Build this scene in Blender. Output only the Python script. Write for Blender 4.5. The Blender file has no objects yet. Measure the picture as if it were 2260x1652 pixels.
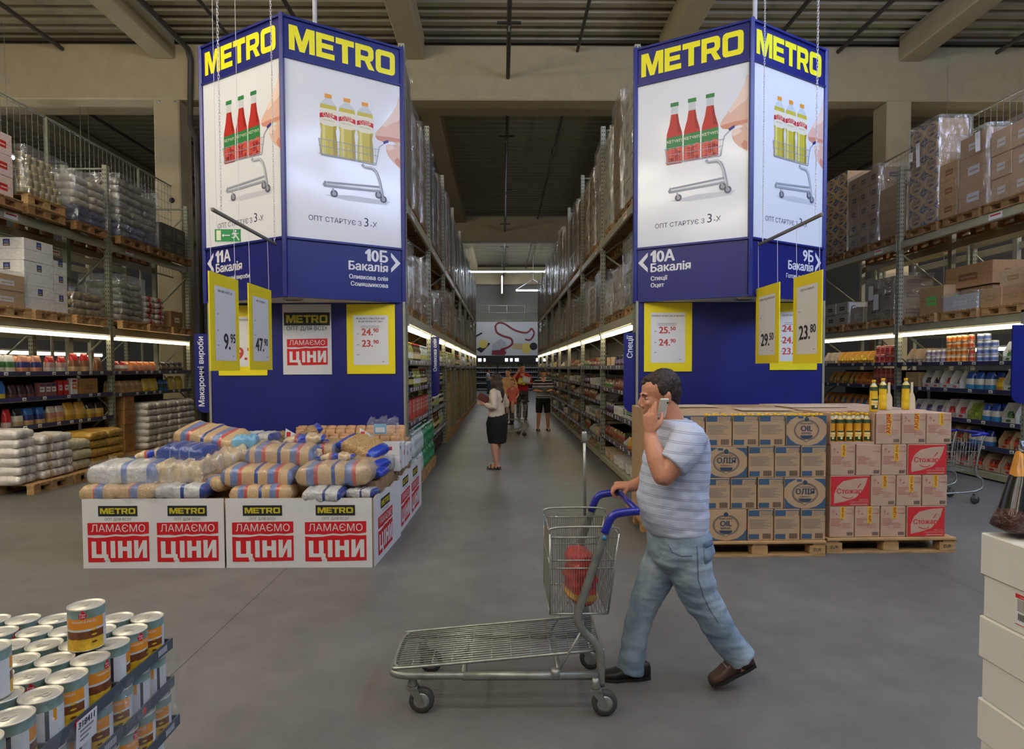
import bpy, bmesh, math, random
from mathutils import Vector, Matrix, noise
from mathutils.geometry import tessellate_polygon
random.seed(11)
S = bpy.context.scene
COL = S.collection
PI = math.pi
V = Vector

# ------------------------------------------------------------------ camera
FPX, W, H = 1400.0, 2260.0, 1652.0
YAW, PITCH, ROLL = math.atan(22 / 1400), math.radians(2.0), -0.004
CAMR = Matrix.Rotation(-YAW, 4, 'Z') @ Matrix.Rotation(PI / 2 - PITCH, 4, 'X') @ Matrix.Rotation(ROLL, 4, 'Z')
cd = bpy.data.cameras.new('camera')
cam = bpy.data.objects.new('camera', cd)
COL.objects.link(cam)
cam.matrix_world = Matrix.Translation((0, 0, 1.72)) @ CAMR
cd.sensor_fit = 'HORIZONTAL'
cd.sensor_width = 36
cd.lens = 36 * FPX / W
_d = CAMR.to_3x3().transposed() @ V((0, 1, 0))
cd.shift_x = (1130 + FPX * _d.x / -_d.z - 1108) / W
cd.shift_y = (812 - 826 + FPX * _d.y / -_d.z) / W
cd.clip_end = 200
S.camera = cam

# ------------------------------------------------------------------ world and exposure
wd = bpy.data.worlds.new('daylight')
S.world = wd
wd.use_nodes = True
wd.node_tree.nodes['Background'].inputs[0].default_value = (0.8, 0.88, 1.0, 1)
wd.node_tree.nodes['Background'].inputs[1].default_value = 0.09
S.view_settings.view_transform = 'Standard'
S.view_settings.look = 'None'
S.view_settings.exposure = 1.5
S.view_settings.gamma = 1.0
S.view_settings.use_curve_mapping = False
cy = S.cycles
cy.max_bounces = 6
cy.diffuse_bounces = 3
cy.glossy_bounces = 3
cy.transmission_bounces = 4
cy.transparent_max_bounces = 24
cy.caustics_reflective = False
cy.caustics_refractive = False
cy.sample_clamp_indirect = 4.0
cy.use_denoising = True
cy.blur_glossy = 0.5


# ------------------------------------------------------------------ helpers
def lin(c):
    return tuple(((x / 255) / 12.92 if x / 255 <= .04045 else ((x / 255 + .055) / 1.055) ** 2.4) for x in c) + (1,)


MATS = {}


def mat(name, col=(128, 128, 128), rough=.5, metal=0, vary=0, vscale=6, bump=0, bscale=40, coat=0, emit=0, spec=.5, stretch=(1, 1, 1), col2=None, alpha=1):
    if name in MATS:
        return MATS[name]
    m = bpy.data.materials.new(name)
    m.use_nodes = True
    nt = m.node_tree
    b = nt.nodes['Principled BSDF']
    c = lin(col)
    b.inputs['Base Color'].default_value = c
    b.inputs['Roughness'].default_value = rough
    b.inputs['Metallic'].default_value = metal
    b.inputs['Specular IOR Level'].default_value = spec
    b.inputs['Coat Weight'].default_value = coat
    b.inputs['Coat Roughness'].default_value = .12
    if emit:
        b.inputs['Emission Color'].default_value = c
        b.inputs['Emission Strength'].default_value = emit
    tc = None
    if vary or bump:
        tc = nt.nodes.new('ShaderNodeTexCoord')
        mp = nt.nodes.new('ShaderNodeMapping')
        mp.inputs['Scale'].default_value = stretch
        nt.links.new(tc.outputs['Object'], mp.inputs[0])
    if vary:
        n = nt.nodes.new('ShaderNodeTexNoise')
        n.inputs['Scale'].default_value = vscale
        n.inputs['Detail'].default_value = 5
        nt.links.new(mp.outputs[0], n.inputs['Vector'])
        r = nt.nodes.new('ShaderNodeMapRange')
        r.inputs[1].default_value = .3
        r.inputs[2].default_value = .7
        nt.links.new(n.outputs[0], r.inputs[0])
        mx = nt.nodes.new('ShaderNodeMix')
        mx.data_type = 'RGBA'
        c2 = lin(col2) if col2 else tuple(x * (1 - vary) for x in c[:3]) + (1,)
        mx.inputs[6].default_value = c2
        mx.inputs[7].default_value = c if col2 else tuple(min(1, x * (1 + vary * .5)) for x in c[:3]) + (1,)
        nt.links.new(r.outputs[0], mx.inputs[0])
        nt.links.new(mx.outputs[2], b.inputs['Base Color'])
    if bump:
        n = nt.nodes.new('ShaderNodeTexNoise')
        n.inputs['Scale'].default_value = bscale
        n.inputs['Detail'].default_value = 3
        nt.links.new(mp.outputs[0], n.inputs['Vector'])
        bp = nt.nodes.new('ShaderNodeBump')
        bp.inputs['Strength'].default_value = bump
        bp.inputs['Distance'].default_value = .02
        nt.links.new(n.outputs[0], bp.inputs['Height'])
        nt.links.new(bp.outputs[0], b.inputs['Normal'])
    MATS[name] = m
    return m


def film_mat(name, tint=(240, 245, 245), fac=.2, bscale=9, strength=.9):
    m = bpy.data.materials.new(name)
    m.use_nodes = True
    nt = m.node_tree
    nt.nodes.remove(nt.nodes['Principled BSDF'])
    out = nt.nodes['Material Output']
    tr = nt.nodes.new('ShaderNodeBsdfTransparent')
    gl = nt.nodes.new('ShaderNodeBsdfGlossy')
    gl.inputs['Roughness'].default_value = .11
    gl.inputs['Color'].default_value = lin(tint)
    df = nt.nodes.new('ShaderNodeBsdfDiffuse')
    df.inputs['Color'].default_value = lin(tint)
    tc = nt.nodes.new('ShaderNodeTexCoord')
    mp = nt.nodes.new('ShaderNodeMapping')
    mp.inputs['Scale'].default_value = (1, 1, .45)
    n = nt.nodes.new('ShaderNodeTexNoise')
    n.inputs['Scale'].default_value = bscale
    n.inputs['Detail'].default_value = 4
    n.inputs['Distortion'].default_value = .6
    nt.links.new(tc.outputs['Object'], mp.inputs[0])
    nt.links.new(mp.outputs[0], n.inputs['Vector'])
    bp = nt.nodes.new('ShaderNodeBump')
    bp.inputs['Strength'].default_value = strength
    bp.inputs['Distance'].default_value = .06
    nt.links.new(n.outputs[0], bp.inputs['Height'])
    nt.links.new(bp.outputs[0], gl.inputs['Normal'])
    m1 = nt.nodes.new('ShaderNodeMixShader')
    m1.inputs[0].default_value = .25
    nt.links.new(gl.outputs[0], m1.inputs[1])
    nt.links.new(df.outputs[0], m1.inputs[2])
    m2 = nt.nodes.new('ShaderNodeMixShader')
    m2.inputs[0].default_value = fac
    nt.links.new(tr.outputs[0], m2.inputs[1])
    nt.links.new(m1.outputs[0], m2.inputs[2])
    nt.links.new(m2.outputs[0], out.inputs[0])
    MATS[name] = m
    return m


FILM = film_mat('stretch_film')
PLASTIC = film_mat('clear_bag', fac=.14, bscale=22, strength=.7)


# text as flat meshes, cap height 1; a scratch scene evaluates text and welded bodies
_TX = {}
SCR = bpy.data.scenes.new('scratch')


def evaluated(o):
    SCR.collection.objects.link(o)
    vl = SCR.view_layers[0]
    vl.update()
    return bpy.data.meshes.new_from_object(o.evaluated_get(vl.depsgraph))


def TXT(s):
    if s in _TX:
        return _TX[s]
    if s[0] == '1' and len(s) == 3:      # numerals with a flagged 1
        one = [(.0, .74), (.0, .58), (.2, .7), (.2, 0), (.42, 0), (.42, 1), (.26, 1)]
        vs, fs, x = [], [], 0
        while s[0] == '1':
            k = len(vs)
            vs += [(a + x, b) for a, b in one]
            fs += [(k, k + 1, k + 2), (k, k + 2, k + 6), (k + 2, k + 3, k + 4), (k + 2, k + 4, k + 5), (k + 2, k + 5, k + 6)]
            x += .56
            s = s[1:]
        v2, f2, w2 = TXT(s)
        k = len(vs)
        vs += [(a + x, b) for a, b in v2]
        fs += [tuple(i + k for i in f) for f in f2]
        return vs, fs, x + w2
    c = bpy.data.curves.new('t', 'FONT')
    c.body = s
    c.resolution_u = 3
    o = bpy.data.objects.new('t', c)
    me = evaluated(o)
    k = 1 / .727
    vs = [(v.co.x * k, v.co.y * k) for v in me.vertices]
    fs = [tuple(p.vertices) for p in me.polygons]
    bpy.data.objects.remove(o)
    bpy.data.curves.remove(c)
    bpy.data.meshes.remove(me)
    x0 = min(v[0] for v in vs)
    w = max(v[0] for v in vs) - x0
    _TX[s] = ([(v[0] - x0, v[1]) for v in vs], fs, w)
    return _TX[s]


class Pl:
    """a flat surface in the place: origin, two unit directions"""
    def __init__(s, o, ux, uy):
        s.o, s.u, s.v = V(o), V(ux).normalized(), V(uy).normalized()
        s.n = s.u.cross(s.v).normalized()

    def p(s, x, y, l=0):
        return s.o + s.u * x + s.v * y + s.n * l


class MB:
    def __init__(s):
        s.v, s.f, s.m, s.s, s.mats = [], [], [], [], []

    def mi(s, m):
        if m not in s.mats:
            s.mats.append(m)
        return s.mats.index(m)

    def add(s, vs, fs, m, smooth=False, M=None):
        o = len(s.v)
        s.v += [tuple(M @ V(p)) if M else tuple(p) for p in vs]
        if not isinstance(m, (list, tuple)):
            m = [m] * len(fs)
        for f, mm in zip(fs, m):
            s.f.append(tuple(i + o for i in f))
            s.m.append(s.mi(mm))
            s.s.append(smooth)
        return s

    def box(s, c, d, m, M=None, ch=0, mats=None):
        """centre, full size; mats: (-x,+x,-y,+y,-z,+z)"""
        hx, hy, hz = d[0] / 2, d[1] / 2, d[2] / 2
        cx, cy_, cz = c
        if not ch:
            vs = [(cx + i * hx, cy_ + j * hy, cz + k * hz) for i in (-1, 1) for j in (-1, 1) for k in (-1, 1)]
            fs = [(0, 1, 3, 2), (4, 6, 7, 5), (0, 4, 5, 1), (2, 3, 7, 6), (0, 2, 6, 4), (1, 5, 7, 3)]
            return s.add(vs, fs, mats or m, False, M)
        ch = min(ch, hx * .9, hy * .9, hz * .9)
        vs, ix = [], {}
        for i in (-1, 1):
            for j in (-1, 1):
                for k in (-1, 1):
                    for a in range(3):
                        e = [hx - ch, hy - ch, hz - ch]
                        e[a] = (hx, hy, hz)[a]
                        ix[i, j, k, a] = len(vs)
                        vs.append((cx + i * e[0], cy_ + j * e[1], cz + k * e[2]))
        fs = []
        q = [(-1, -1), (1, -1), (1, 1), (-1, 1)]
        for a in range(3):
            for sg in (-1, 1):
                f = []
                for (b, d2) in q:
                    t = [b, d2]
                    t.insert(a, sg)
                    f.append(ix[t[0], t[1], t[2], a])
                fs.append(f if (sg > 0) == (a != 1) else f[::-1])
        mm = list(mats) if mats else [m] * 6
        for a in range(3):
            b, c2 = [x for x in range(3) if x != a]
            for (i, j) in q:
                t0 = [0, 0, 0]
                t1 = [0, 0, 0]
                t0[b], t0[c2], t0[a] = i, j, -1
                t1[b], t1[c2], t1[a] = i, j, 1
                f = [ix[(*t0, b)], ix[(*t0, c2)], ix[(*t1, c2)], ix[(*t1, b)]]
                fs.append(f)
                mm.append(m)
        for i in (-1, 1):
            for j in (-1, 1):
                for k in (-1, 1):
                    fs.append([ix[i, j, k, 0], ix[i, j, k, 1], ix[i, j, k, 2]])
                    mm.append(m)
        return s.add(vs, fs, mm, False, M)

    def rings(s, rs, m, cap=True, smooth=True, closed=True):
        """loft through rings of equal length; m: one material or a list per segment"""
        n = len(rs[0])
        vs = [p for r in rs for p in r]
        fs, mm = [], []
        for i in range(len(rs) - 1):
            for j in range(n if closed else n - 1):
                k = (j + 1) % n
                fs.append((i * n + j, i * n + k, (i + 1) * n + k, (i + 1) * n + j))
                mi = m[i] if isinstance(m, (list, tuple)) else m
                mm.append(mi(j) if callable(mi) else mi)
        if cap:
            fs.append(tuple(range(n))[::-1])
            fs.append(tuple((len(rs) - 1) * n + j for j in range(n)))
            a = m[0] if isinstance(m, (list, tuple)) else m
            b = m[-1] if isinstance(m, (list, tuple)) else m
            mm += [a(0) if callable(a) else a, b(0) if callable(b) else b]
        return s.add(vs, fs, mm, smooth)

    def tube(s, pts, r, m, n=6, cap=True, smooth=True):
        pts = [V(p) for p in pts]
        if len(pts) < 2:
            return s
        rs = []
        t0 = (pts[1] - pts[0]).normalized()
        up = V((0, 0, 1)) if abs(t0.z) < .9 else V((1, 0, 0))
        a = t0.cross(up).normalized()
        for i, p in enumerate(pts):
            if i == 0:
                t = t0
            elif i == len(pts) - 1:
                t = (pts[i] - pts[i - 1]).normalized()
            else:
                t = ((pts[i] - pts[i - 1]).normalized() + (pts[i + 1] - pts[i]).normalized()).normalized()
            a = (a - t * a.dot(t)).normalized()
            b = t.cross(a)
            rr = r[i] if isinstance(r, list) else r
            ra, rb = rr if isinstance(rr, (list, tuple)) else (rr, rr)
            rs.append([p + a * ra * math.cos(2 * PI * k / n) + b * rb * math.sin(2 * PI * k / n) for k in range(n)])
        return s.rings(rs, m, cap, smooth)

    def lathe(s, prof, m, c=(0, 0, 0), n=16, axis='Z', smooth=True, cap=True, M=None):
        """profile of (radius, height); m one material or one per segment"""
        rs = []
        for (r, z) in prof:
            ring = []
            for k in range(n):
                x, y = r * math.cos(2 * PI * k / n), r * math.sin(2 * PI * k / n)
                q = {'Z': (x, y, z), 'X': (z, x, y), 'Y': (y, z, x)}[axis]
                q = V((q[0] + c[0], q[1] + c[1], q[2] + c[2]))
                ring.append(M @ q if M else q)
            rs.append(ring)
        return s.rings(rs, m, cap, smooth)

    def poly(s, pl, pts, m, l=.001, holes=()):
        if len(pts) == 4 and not holes:
            return s.add([pl.p(x, y, l) for x, y in pts], [(0, 1, 2, 3)], m)
        loops = [[V((x, y, 0)) for x, y in pts]] + [[V((x, y, 0)) for x, y in h] for h in holes]
        fl = [q for lp in loops for q in lp]
        return s.add([pl.p(q.x, q.y, l) for q in fl], [tuple(t) for t in tessellate_polygon(loops)], m)

    def rect(s, pl, x, y, w, h, m, l=.001):
        return s.poly(pl, [(x, y), (x + w, y), (x + w, y + h), (x, y + h)], m, l)

    def text(s, pl, t, x, y, h, m, l=.002, align='l', bold=0, w=None, rot=0):
        vs, fs, tw = TXT(t)
        k = (w / tw) if w else h
        off = {'l': 0, 'c': -tw * k / 2, 'r': -tw * k}[align]
        cr, sr = math.cos(rot), math.sin(rot)
        for n, (dx, dy) in enumerate([(0, 0)] if not bold else [(-bold, 0), (bold, 0), (0, bold * .6), (0, -bold * .6)]):
            out = []
            for (a, b) in vs:
                px, py = a * k + off + dx * k, b * k + dy * k
                out.append(pl.p(x + px * cr - py * sr, y + px * sr + py * cr, l + n * .00004))
            s.add(out, fs, m)
        return s

    def mesh(s, name):
        me = bpy.data.meshes.new(name)
        me.from_pydata(s.v, [], s.f)
        for m in s.mats:
            me.materials.append(m)
        me.polygons.foreach_set('material_index', s.m)
        me.polygons.foreach_set('use_smooth', s.s)
        me.update()
        return me

    def build(s, name, parent=None, loc=None, rot=None, fix=False):
        me = s.mesh(name)
        if fix:
            bm = bmesh.new()
            bm.from_mesh(me)
            bmesh.ops.recalc_face_normals(bm, faces=bm.faces)
            bm.to_mesh(me)
            bm.free()
        return link(name, me, parent, loc, rot)


def link(name, me, parent=None, loc=None, rot=None):
    o = bpy.data.objects.new(name, me)
    COL.objects.link(o)
    if parent:
        o.parent = parent
    if loc is not None:
        o.location = loc
    if rot is not None:
        o.rotation_euler = rot
    return o


def tag(o, label, cat, group=None, kind=None):
    o['label'] = label
    o['category'] = cat
    if group:
        o['group'] = group
    if kind:
        o['kind'] = kind
    return o


def thing(name, label, cat, loc=(0, 0, 0), rz=0, group=None):
    o = bpy.data.objects.new(name, None)
    COL.objects.link(o)
    o.location = loc
    o.rotation_euler = (0, 0, rz)
    o.empty_display_size = .1
    return tag(o, label, cat, group)


def struct(mb, name):
    o = mb.build(name)
    o['kind'] = 'structure'
    return o


def clone(o, loc, rz=0, label=None, group=None, rot=None):
    c = o.copy()
    COL.objects.link(c)
    c.location = loc
    c.rotation_euler = rot or (0, 0, rz)
    if label:
        c['label'] = label
    if group:
        c['group'] = group
    for ch in list(o.children):
        d = ch.copy()
        COL.objects.link(d)
        d.parent = c
        for g in list(ch.children):
            e = g.copy()
            COL.objects.link(e)
            e.parent = d
    return c


ORD = ['lowest', 'second', 'third', 'fourth', 'fifth', 'sixth', 'seventh']
NTH = ['first', 'second', 'third', 'fourth', 'fifth', 'sixth', 'seventh', 'eighth', 'ninth', 'tenth', 'eleventh', 'twelfth']

# ------------------------------------------------------------------ common materials
WHITE = mat('white_paint', (225, 226, 222), .5)
BLACK = mat('black_plastic', (18, 18, 20), .45)
NAVY = mat('navy_panel', (21, 28, 112), .42, vary=.08, vscale=3)
NAVYD = mat('navy_frame', (27, 35, 118), .35)
YELLOW = mat('yellow_board', (248, 226, 20), .45)
LOGOY = mat('logo_yellow', (250, 240, 30), .4)
LOGOD = mat('logo_dull_yellow', (196, 182, 40), .5)
LOGOBK = mat('logo_black', (34, 36, 38), .5)
REDP = mat('print_red', (205, 18, 30), .5)
PAPER = mat('paper', (228, 228, 226), .7)
CARDW = mat('white_card', (222, 220, 216), .6, vary=.05, vscale=5)
BROWN = mat('brown_card', (176, 142, 100), .75, vary=.14, vscale=7)
BROWN2 = mat('dark_brown_card', (150, 116, 80), .75, vary=.14, vscale=7)
STEEL = mat('rack_steel', (158, 158, 138), .45, metal=.15, vary=.12, vscale=9)
STEELB = mat('rack_beam', (168, 164, 136), .42, vary=.1, vscale=6)
CHROME = mat('zinc', (172, 174, 165), .34, metal=.7, vary=.2, vscale=30)
WOOD = mat('pallet_wood', (190, 150, 98), .75, vary=.35, vscale=5, stretch=(1, 6, 6))
WOODD = mat('pallet_wood_dark', (150, 112, 70), .8, vary=.35, vscale=5, stretch=(1, 6, 6))
TUBE = mat('lamp_tube', (255, 240, 206), .4, emit=3.2)
TUBEC = mat('lamp_tube_ceiling', (255, 244, 226), .4, emit=27)
FILLK = mat('fill_tube_cool', (190, 210, 255), .4, emit=36)  # cool tint for the added fill battens
TUBEF = mat('lamp_tube_far', (232, 240, 255), .4, emit=26)
DARK = mat('dark_void', (30, 28, 26), .8)
INK = mat('ink', (40, 40, 44), .7)
INKB = mat('ink_blue', (50, 66, 84), .7)
GREYTXT = mat('ink_grey', (120, 118, 112), .7)


def batten(name, label, a, b, m, group=None, w=.09, hang=0, half=0):
    """fluorescent batten from a to b, tube below a white housing, hung on wires"""
    a, b = V(a), V(b)
    d = b - a
    L = d.length
    t = thing(name, label, 'ceiling lamp', (a + b) / 2, math.atan2(d.y, d.x), group)
    h = MB()
    h.box((0, 0, .055), (L, w * .6, .04), WHITE)
    h.build('housing', t)
    g = MB()
    g.lathe([(w * .35, -L / 2 + .03), (w * .35, L / 2 - .03)], m, (0, 0, 0), 6, 'X')
    g.build('tube', t)
    if hang:
        for x in (-L / 2 + .3, L / 2 - .3):
            k = MB()
            k.tube([(x, 0, .07), (x, 0, hang)], .006, STEEL, 4)
            k.build('hanger', t)
    return t


# lamp rows over the cross aisle the photograph is taken from (above the frame)
for i, (x0, x1, y) in enumerate([(-9, -3, -3), (-2, 4, -3), (-10, -4, 1.0), (-10, -4, 4.6), (-10, -4, 2.8), (-2.5, 3.5, .6)]):
    batten('ceiling_lamp', 'warm white ceiling batten above the cross aisle in front of the display pallets', (x0, y, 6.9), (x1, y, 6.9), TUBEC, 'warm battens over the cross aisle', hang=3.1)
for i, (x0, x1, y) in enumerate([(4, 10, 1.0), (4, 10, 4.6), (4, 10, 2.8)]):  # added fill, standing in for bluish daylight from the right
    batten('ceiling_lamp', 'added cool fill batten, unseen, standing in for bluish daylight by the cereal rack', (x0, y, 6.9), (x1, y, 6.9), FILLK, 'added cool fill battens over the cross aisle', hang=3.1)
for x, m in ((-5.5, TUBEC), (6.0, FILLK)):  # added rows above the view to brighten roof, beams and posters
    for (y0, y1) in ((-5, 1.5), (3, 9.6)):
        batten('ceiling_lamp', 'added unseen fill batten lighting the roof over the start of the aisles', (x, y0, 8.5), (x, y1, 8.5), m, 'added fill battens over the aisle starts', hang=1.4)

# ------------------------------------------------------------------ room shell
def floor_mat():
    m = mat('concrete_floor', (121, 118, 112), .46, vary=.22, vscale=.7, bump=.05, bscale=60, col2=(99, 96, 91))
    nt = m.node_tree
    b = nt.nodes['Principled BSDF']
    tc = nt.nodes.new('ShaderNodeTexCoord')
    sp = nt.nodes.new('ShaderNodeSeparateXYZ')
    nt.links.new(tc.outputs['Object'], sp.inputs[0])
    last = None
    for (ax, v) in ((0, -1.87), (0, 3.63), (1, 7.35), (1, 12.85), (0, 9.1), (1, 18.4)):
        s1 = nt.nodes.new('ShaderNodeMath')
        s1.operation = 'SUBTRACT'
        nt.links.new(sp.outputs[ax], s1.inputs[0])
        s1.inputs[1].default_value = v
        s2 = nt.nodes.new('ShaderNodeMath')
        s2.operation = 'ABSOLUTE'
        nt.links.new(s1.outputs[0], s2.inputs[0])
        s3 = nt.nodes.new('ShaderNodeMath')
        s3.operation = 'LESS_THAN'
        nt.links.new(s2.outputs[0], s3.inputs[0])
        s3.inputs[1].default_value = .0035
        if last:
            s4 = nt.nodes.new('ShaderNodeMath')
            s4.operation = 'MAXIMUM'
            nt.links.new(last.outputs[0], s4.inputs[0])
            nt.links.new(s3.outputs[0], s4.inputs[1])
            last = s4
        else:
            last = s3
    mx = nt.nodes.new('ShaderNodeMix')
    mx.data_type = 'RGBA'
    old = b.inputs['Base Color'].links[0].from_socket
    # scuffs
    n = nt.nodes.new('ShaderNodeTexNoise')
    n.inputs['Scale'].default_value = 3.5
    n.inputs['Detail'].default_value = 8
    n.inputs['Roughness'].default_value = .7
    nt.links.new(tc.outputs['Object'], n.inputs['Vector'])
    r = nt.nodes.new('ShaderNodeMapRange')
    r.inputs[1].default_value, r.inputs[2].default_value = .35, .75
    r.inputs[3].default_value, r.inputs[4].default_value = .8, 1.1
    nt.links.new(n.outputs[0], r.inputs[0])
    mu = nt.nodes.new('ShaderNodeMix')
    mu.data_type = 'RGBA'
    mu.blend_type = 'MULTIPLY'
    mu.inputs[0].default_value = 1
    nt.links.new(old, mu.inputs[6])
    nt.links.new(r.outputs[0], mu.inputs[7])
    nt.links.new(last.outputs[0], mx.inputs[0])
    nt.links.new(mu.outputs[2], mx.inputs[6])
    mx.inputs[7].default_value = lin((46, 46, 46))
    nt.links.new(mx.outputs[2], b.inputs['Base Color'])
    return m


XL, XR, YB, YF = -21, 21, 52, -9
q = MB()
q.add([(XL, YF, 0), (XR, YF, 0), (XR, YB, 0), (XL, YB, 0)], [(0, 1, 2, 3)], floor_mat())
struct(q, 'floor')
CONC = mat('concrete_beam', (178, 164, 130), .8, vary=.07, vscale=3)
DECK = mat('roof_deck', (158, 150, 124), .55, vary=.06, vscale=2)
WALLM = mat('plaster_wall', (150, 146, 136), .8)
q = MB()
ys = []
y = YF
prof = []
while y < YB:
    prof += [(y, 9.95), (y + .17, 9.95), (y + .2, 10.1), (y + .37, 10.1)]
    y += .4
vs = [(x, a, b) for (a, b) in prof for x in (XL, XR)]
q.add(vs, [(2 * i, 2 * i + 1, 2 * i + 3, 2 * i + 2) for i in range(len(prof) - 1)], DECK)
struct(q, 'ceiling')
for nm, c, d in (('wall_left', (XL - .1, (YF + YB) / 2, 5), (.2, YB - YF, 10)), ('wall_right', (XR + .1, (YF + YB) / 2, 5), (.2, YB - YF, 10)), ('wall_back', (0, YB + .1, 5), (XR - XL, .2, 10))):
    q = MB()
    q.box(c, d, WALLM)
    struct(q, nm)
n = 0


def trim(c, d, m=CONC):
    global n
    n += 1
    q = MB()
    q.box(c, d, m, ch=.03)
    struct(q, 'trim_%d' % n)


for Y in (16.2, 33.8, 50.5):            # roof beams across the hall, doubled by a lower one behind
    trim((0, Y, 9.02), (42, .5, 1.34))
    trim((0, Y + 1.6, 9.25), (42, .5, .95))
for X in (-14.6, -8.25, -2.15, 4.2, 10.2, 16.2):  # girders along the hall
    for (a, b) in ((-9, 15.95), (18.1, 33.5), (35.7, 50.2)):
        trim((X, (a + b) / 2, 9.62), (.55, b - a, .6))
q = MB()
q.box((-8.245, 16.3, 4.65), (.63, .63, 9.3), CONC, ch=.03)
for (x, z) in ((-8.4, 8.3), (-8.4, 8.5), (-8.02, 8.3), (-8.02, 8.5)):
    q.lathe([(.03, -.02), (.03, 0)], CHROME, (x, 15.99, z), 8, 'Y')
q.lathe([(.07, -.01), (.07, 0)], DARK, (-8.15, 15.985, 5.9), 10, 'Y')
struct(q, 'column_concrete')
q = MB()
q.box((10.0, 16.3, 4.65), (.63, .63, 9.3), CONC, ch=.03)
struct(q, 'column_concrete')

PIPE = mat('dark_pipe', (62, 58, 50), .5)
PIPEG = mat('grey_pipe', (120, 118, 106), .45, metal=.3)
pl = [(-16.5, .035), (-12.6, .05), (-10.7, .05), (-6.4, .04), (-4.6, .05), (1.9, .04), (6.6, .05), (8.4, .05), (12.4, .05), (14.2, .05)]
for i, (x, r) in enumerate(pl):
    q = MB()
    q.tube([(x, YF, 9.55), (x, YB, 9.55)], r, PIPE, 8)
    for yy in range(-6, 50, 6):
        q.tube([(x, yy, 9.55), (x, yy, 9.97)], .012, PIPE, 4)
    tag(q.build('ceiling_pipe'), 'dark pipe running along the hall under the ribbed roof', 'pipe', 'pipes under the roof')
q = MB()
q.tube([(.18, YF, 8.9), (.18, 50, 8.9)], .05, PIPE, 8)
for yy in (2, 8, 13.5, 20, 26, 32, 38, 44):
    q.tube([(.18, yy, 8.9), (.18, yy, 9.97)], .02, PIPE, 5)
    q.box((.18, yy, 8.92), (.5, .06, .04), PIPE)
    q.lathe([(.03, -.16), (.015, -.08), (.03, -.04)], PIPEG, (.18, yy, 8.9), 6)
tag(q.build('sprinkler_pipe'), 'sprinkler pipe above the middle of the aisle between the two blue towers', 'pipe')
q = MB()
q.tube([(-7.55, YF, 9.45), (-7.55, 15.7, 9.45), (-7.55, 15.85, 9.25), (-7.6, 15.85, 7.7), (-7.45, 15.85, 7.35), (-7.4, 15.85, 0.0)], .07, PIPE, 10)
tag(q.build('drain_pipe'), 'thick grey drain pipe coming down beside the concrete column', 'pipe')
batten('ceiling_lamp', 'bright ceiling batten glimpsed between the wrapped loads on top of the pasta rack', (-11, 14.2, 6.5), (-11, 17.3, 6.5), TUBEF, hang=3)
for xx in (-14.5, 10.6):  # added lamps kept out of sight behind the loads, lighting the roof
    batten('ceiling_lamp', 'added fill batten hidden behind the racks to light the roof', (xx, 9, 5.2), (xx, 17, 5.2), TUBEC, 'added fill battens over the outer aisles', hang=4)
batten('ceiling_lamp', 'bright batten spanning the far end of the middle aisle', (-2.35, 40, 7.75), (2.75, 40, 7.75), TUBEF, hang=1.5)
batten('ceiling_lamp', 'bright batten running away at the far end of the middle aisle', (.02, 41, 7.6), (.02, 50, 7.6), TUBEF, hang=1.6)
t = batten('ceiling_lamp', 'bright batten hung by wires that meet in a triangle near the wine poster', (.95, 43, 6.95), (3.3, 43, 6.95), TUBEF)
h = MB()
for s in (-1, 1):
    h.tube([(s * 1.1, 0, .07), (0, 0, .75)], .03, WHITE, 4)
h.tube([(0, 0, .75), (0, 0, 2.4)], .012, WHITE, 4)
h.build('hanger', t)

# ------------------------------------------------------------------ racks
RAIL = mat('price_rail', (58, 58, 92), .35, coat=.4)
TAGW = mat('price_tag', (226, 224, 214), .5)
SHADEP = mat('shade_sheet', (66, 62, 54), .7)  # dark colour standing in for shade behind the shelf goods


def post(q, x, y, zt, sg, holes=True):
    q.box((x - sg * -.0 + sg * .04, y, zt / 2), (.08, .1, zt), STEEL)
    q.box((x + sg * .04, y, .005), (.13, .16, .01), STEEL)
    if holes:
        z = .12
        while z < zt - .05:
            for dy in (-.022, .022):
                q.add([(x - sg * .0015, y + dy - .008, z), (x - sg * .0015, y + dy + .008, z), (x - sg * .0015, y + dy + .005, z + .03), (x - sg * .0015, y + dy - .005, z + .03)], [(0, 1, 2, 3)], DARK)
            for dx in (.02, .06):
                q.add([(x + sg * (dx - .008), y - .0515, z), (x + sg * (dx + .008), y - .0515, z), (x + sg * (dx + .005), y - .0515, z + .03), (x + sg * (dx - .005), y - .0515, z + .03)], [(0, 1, 2, 3)], DARK)
            z += .075


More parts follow.
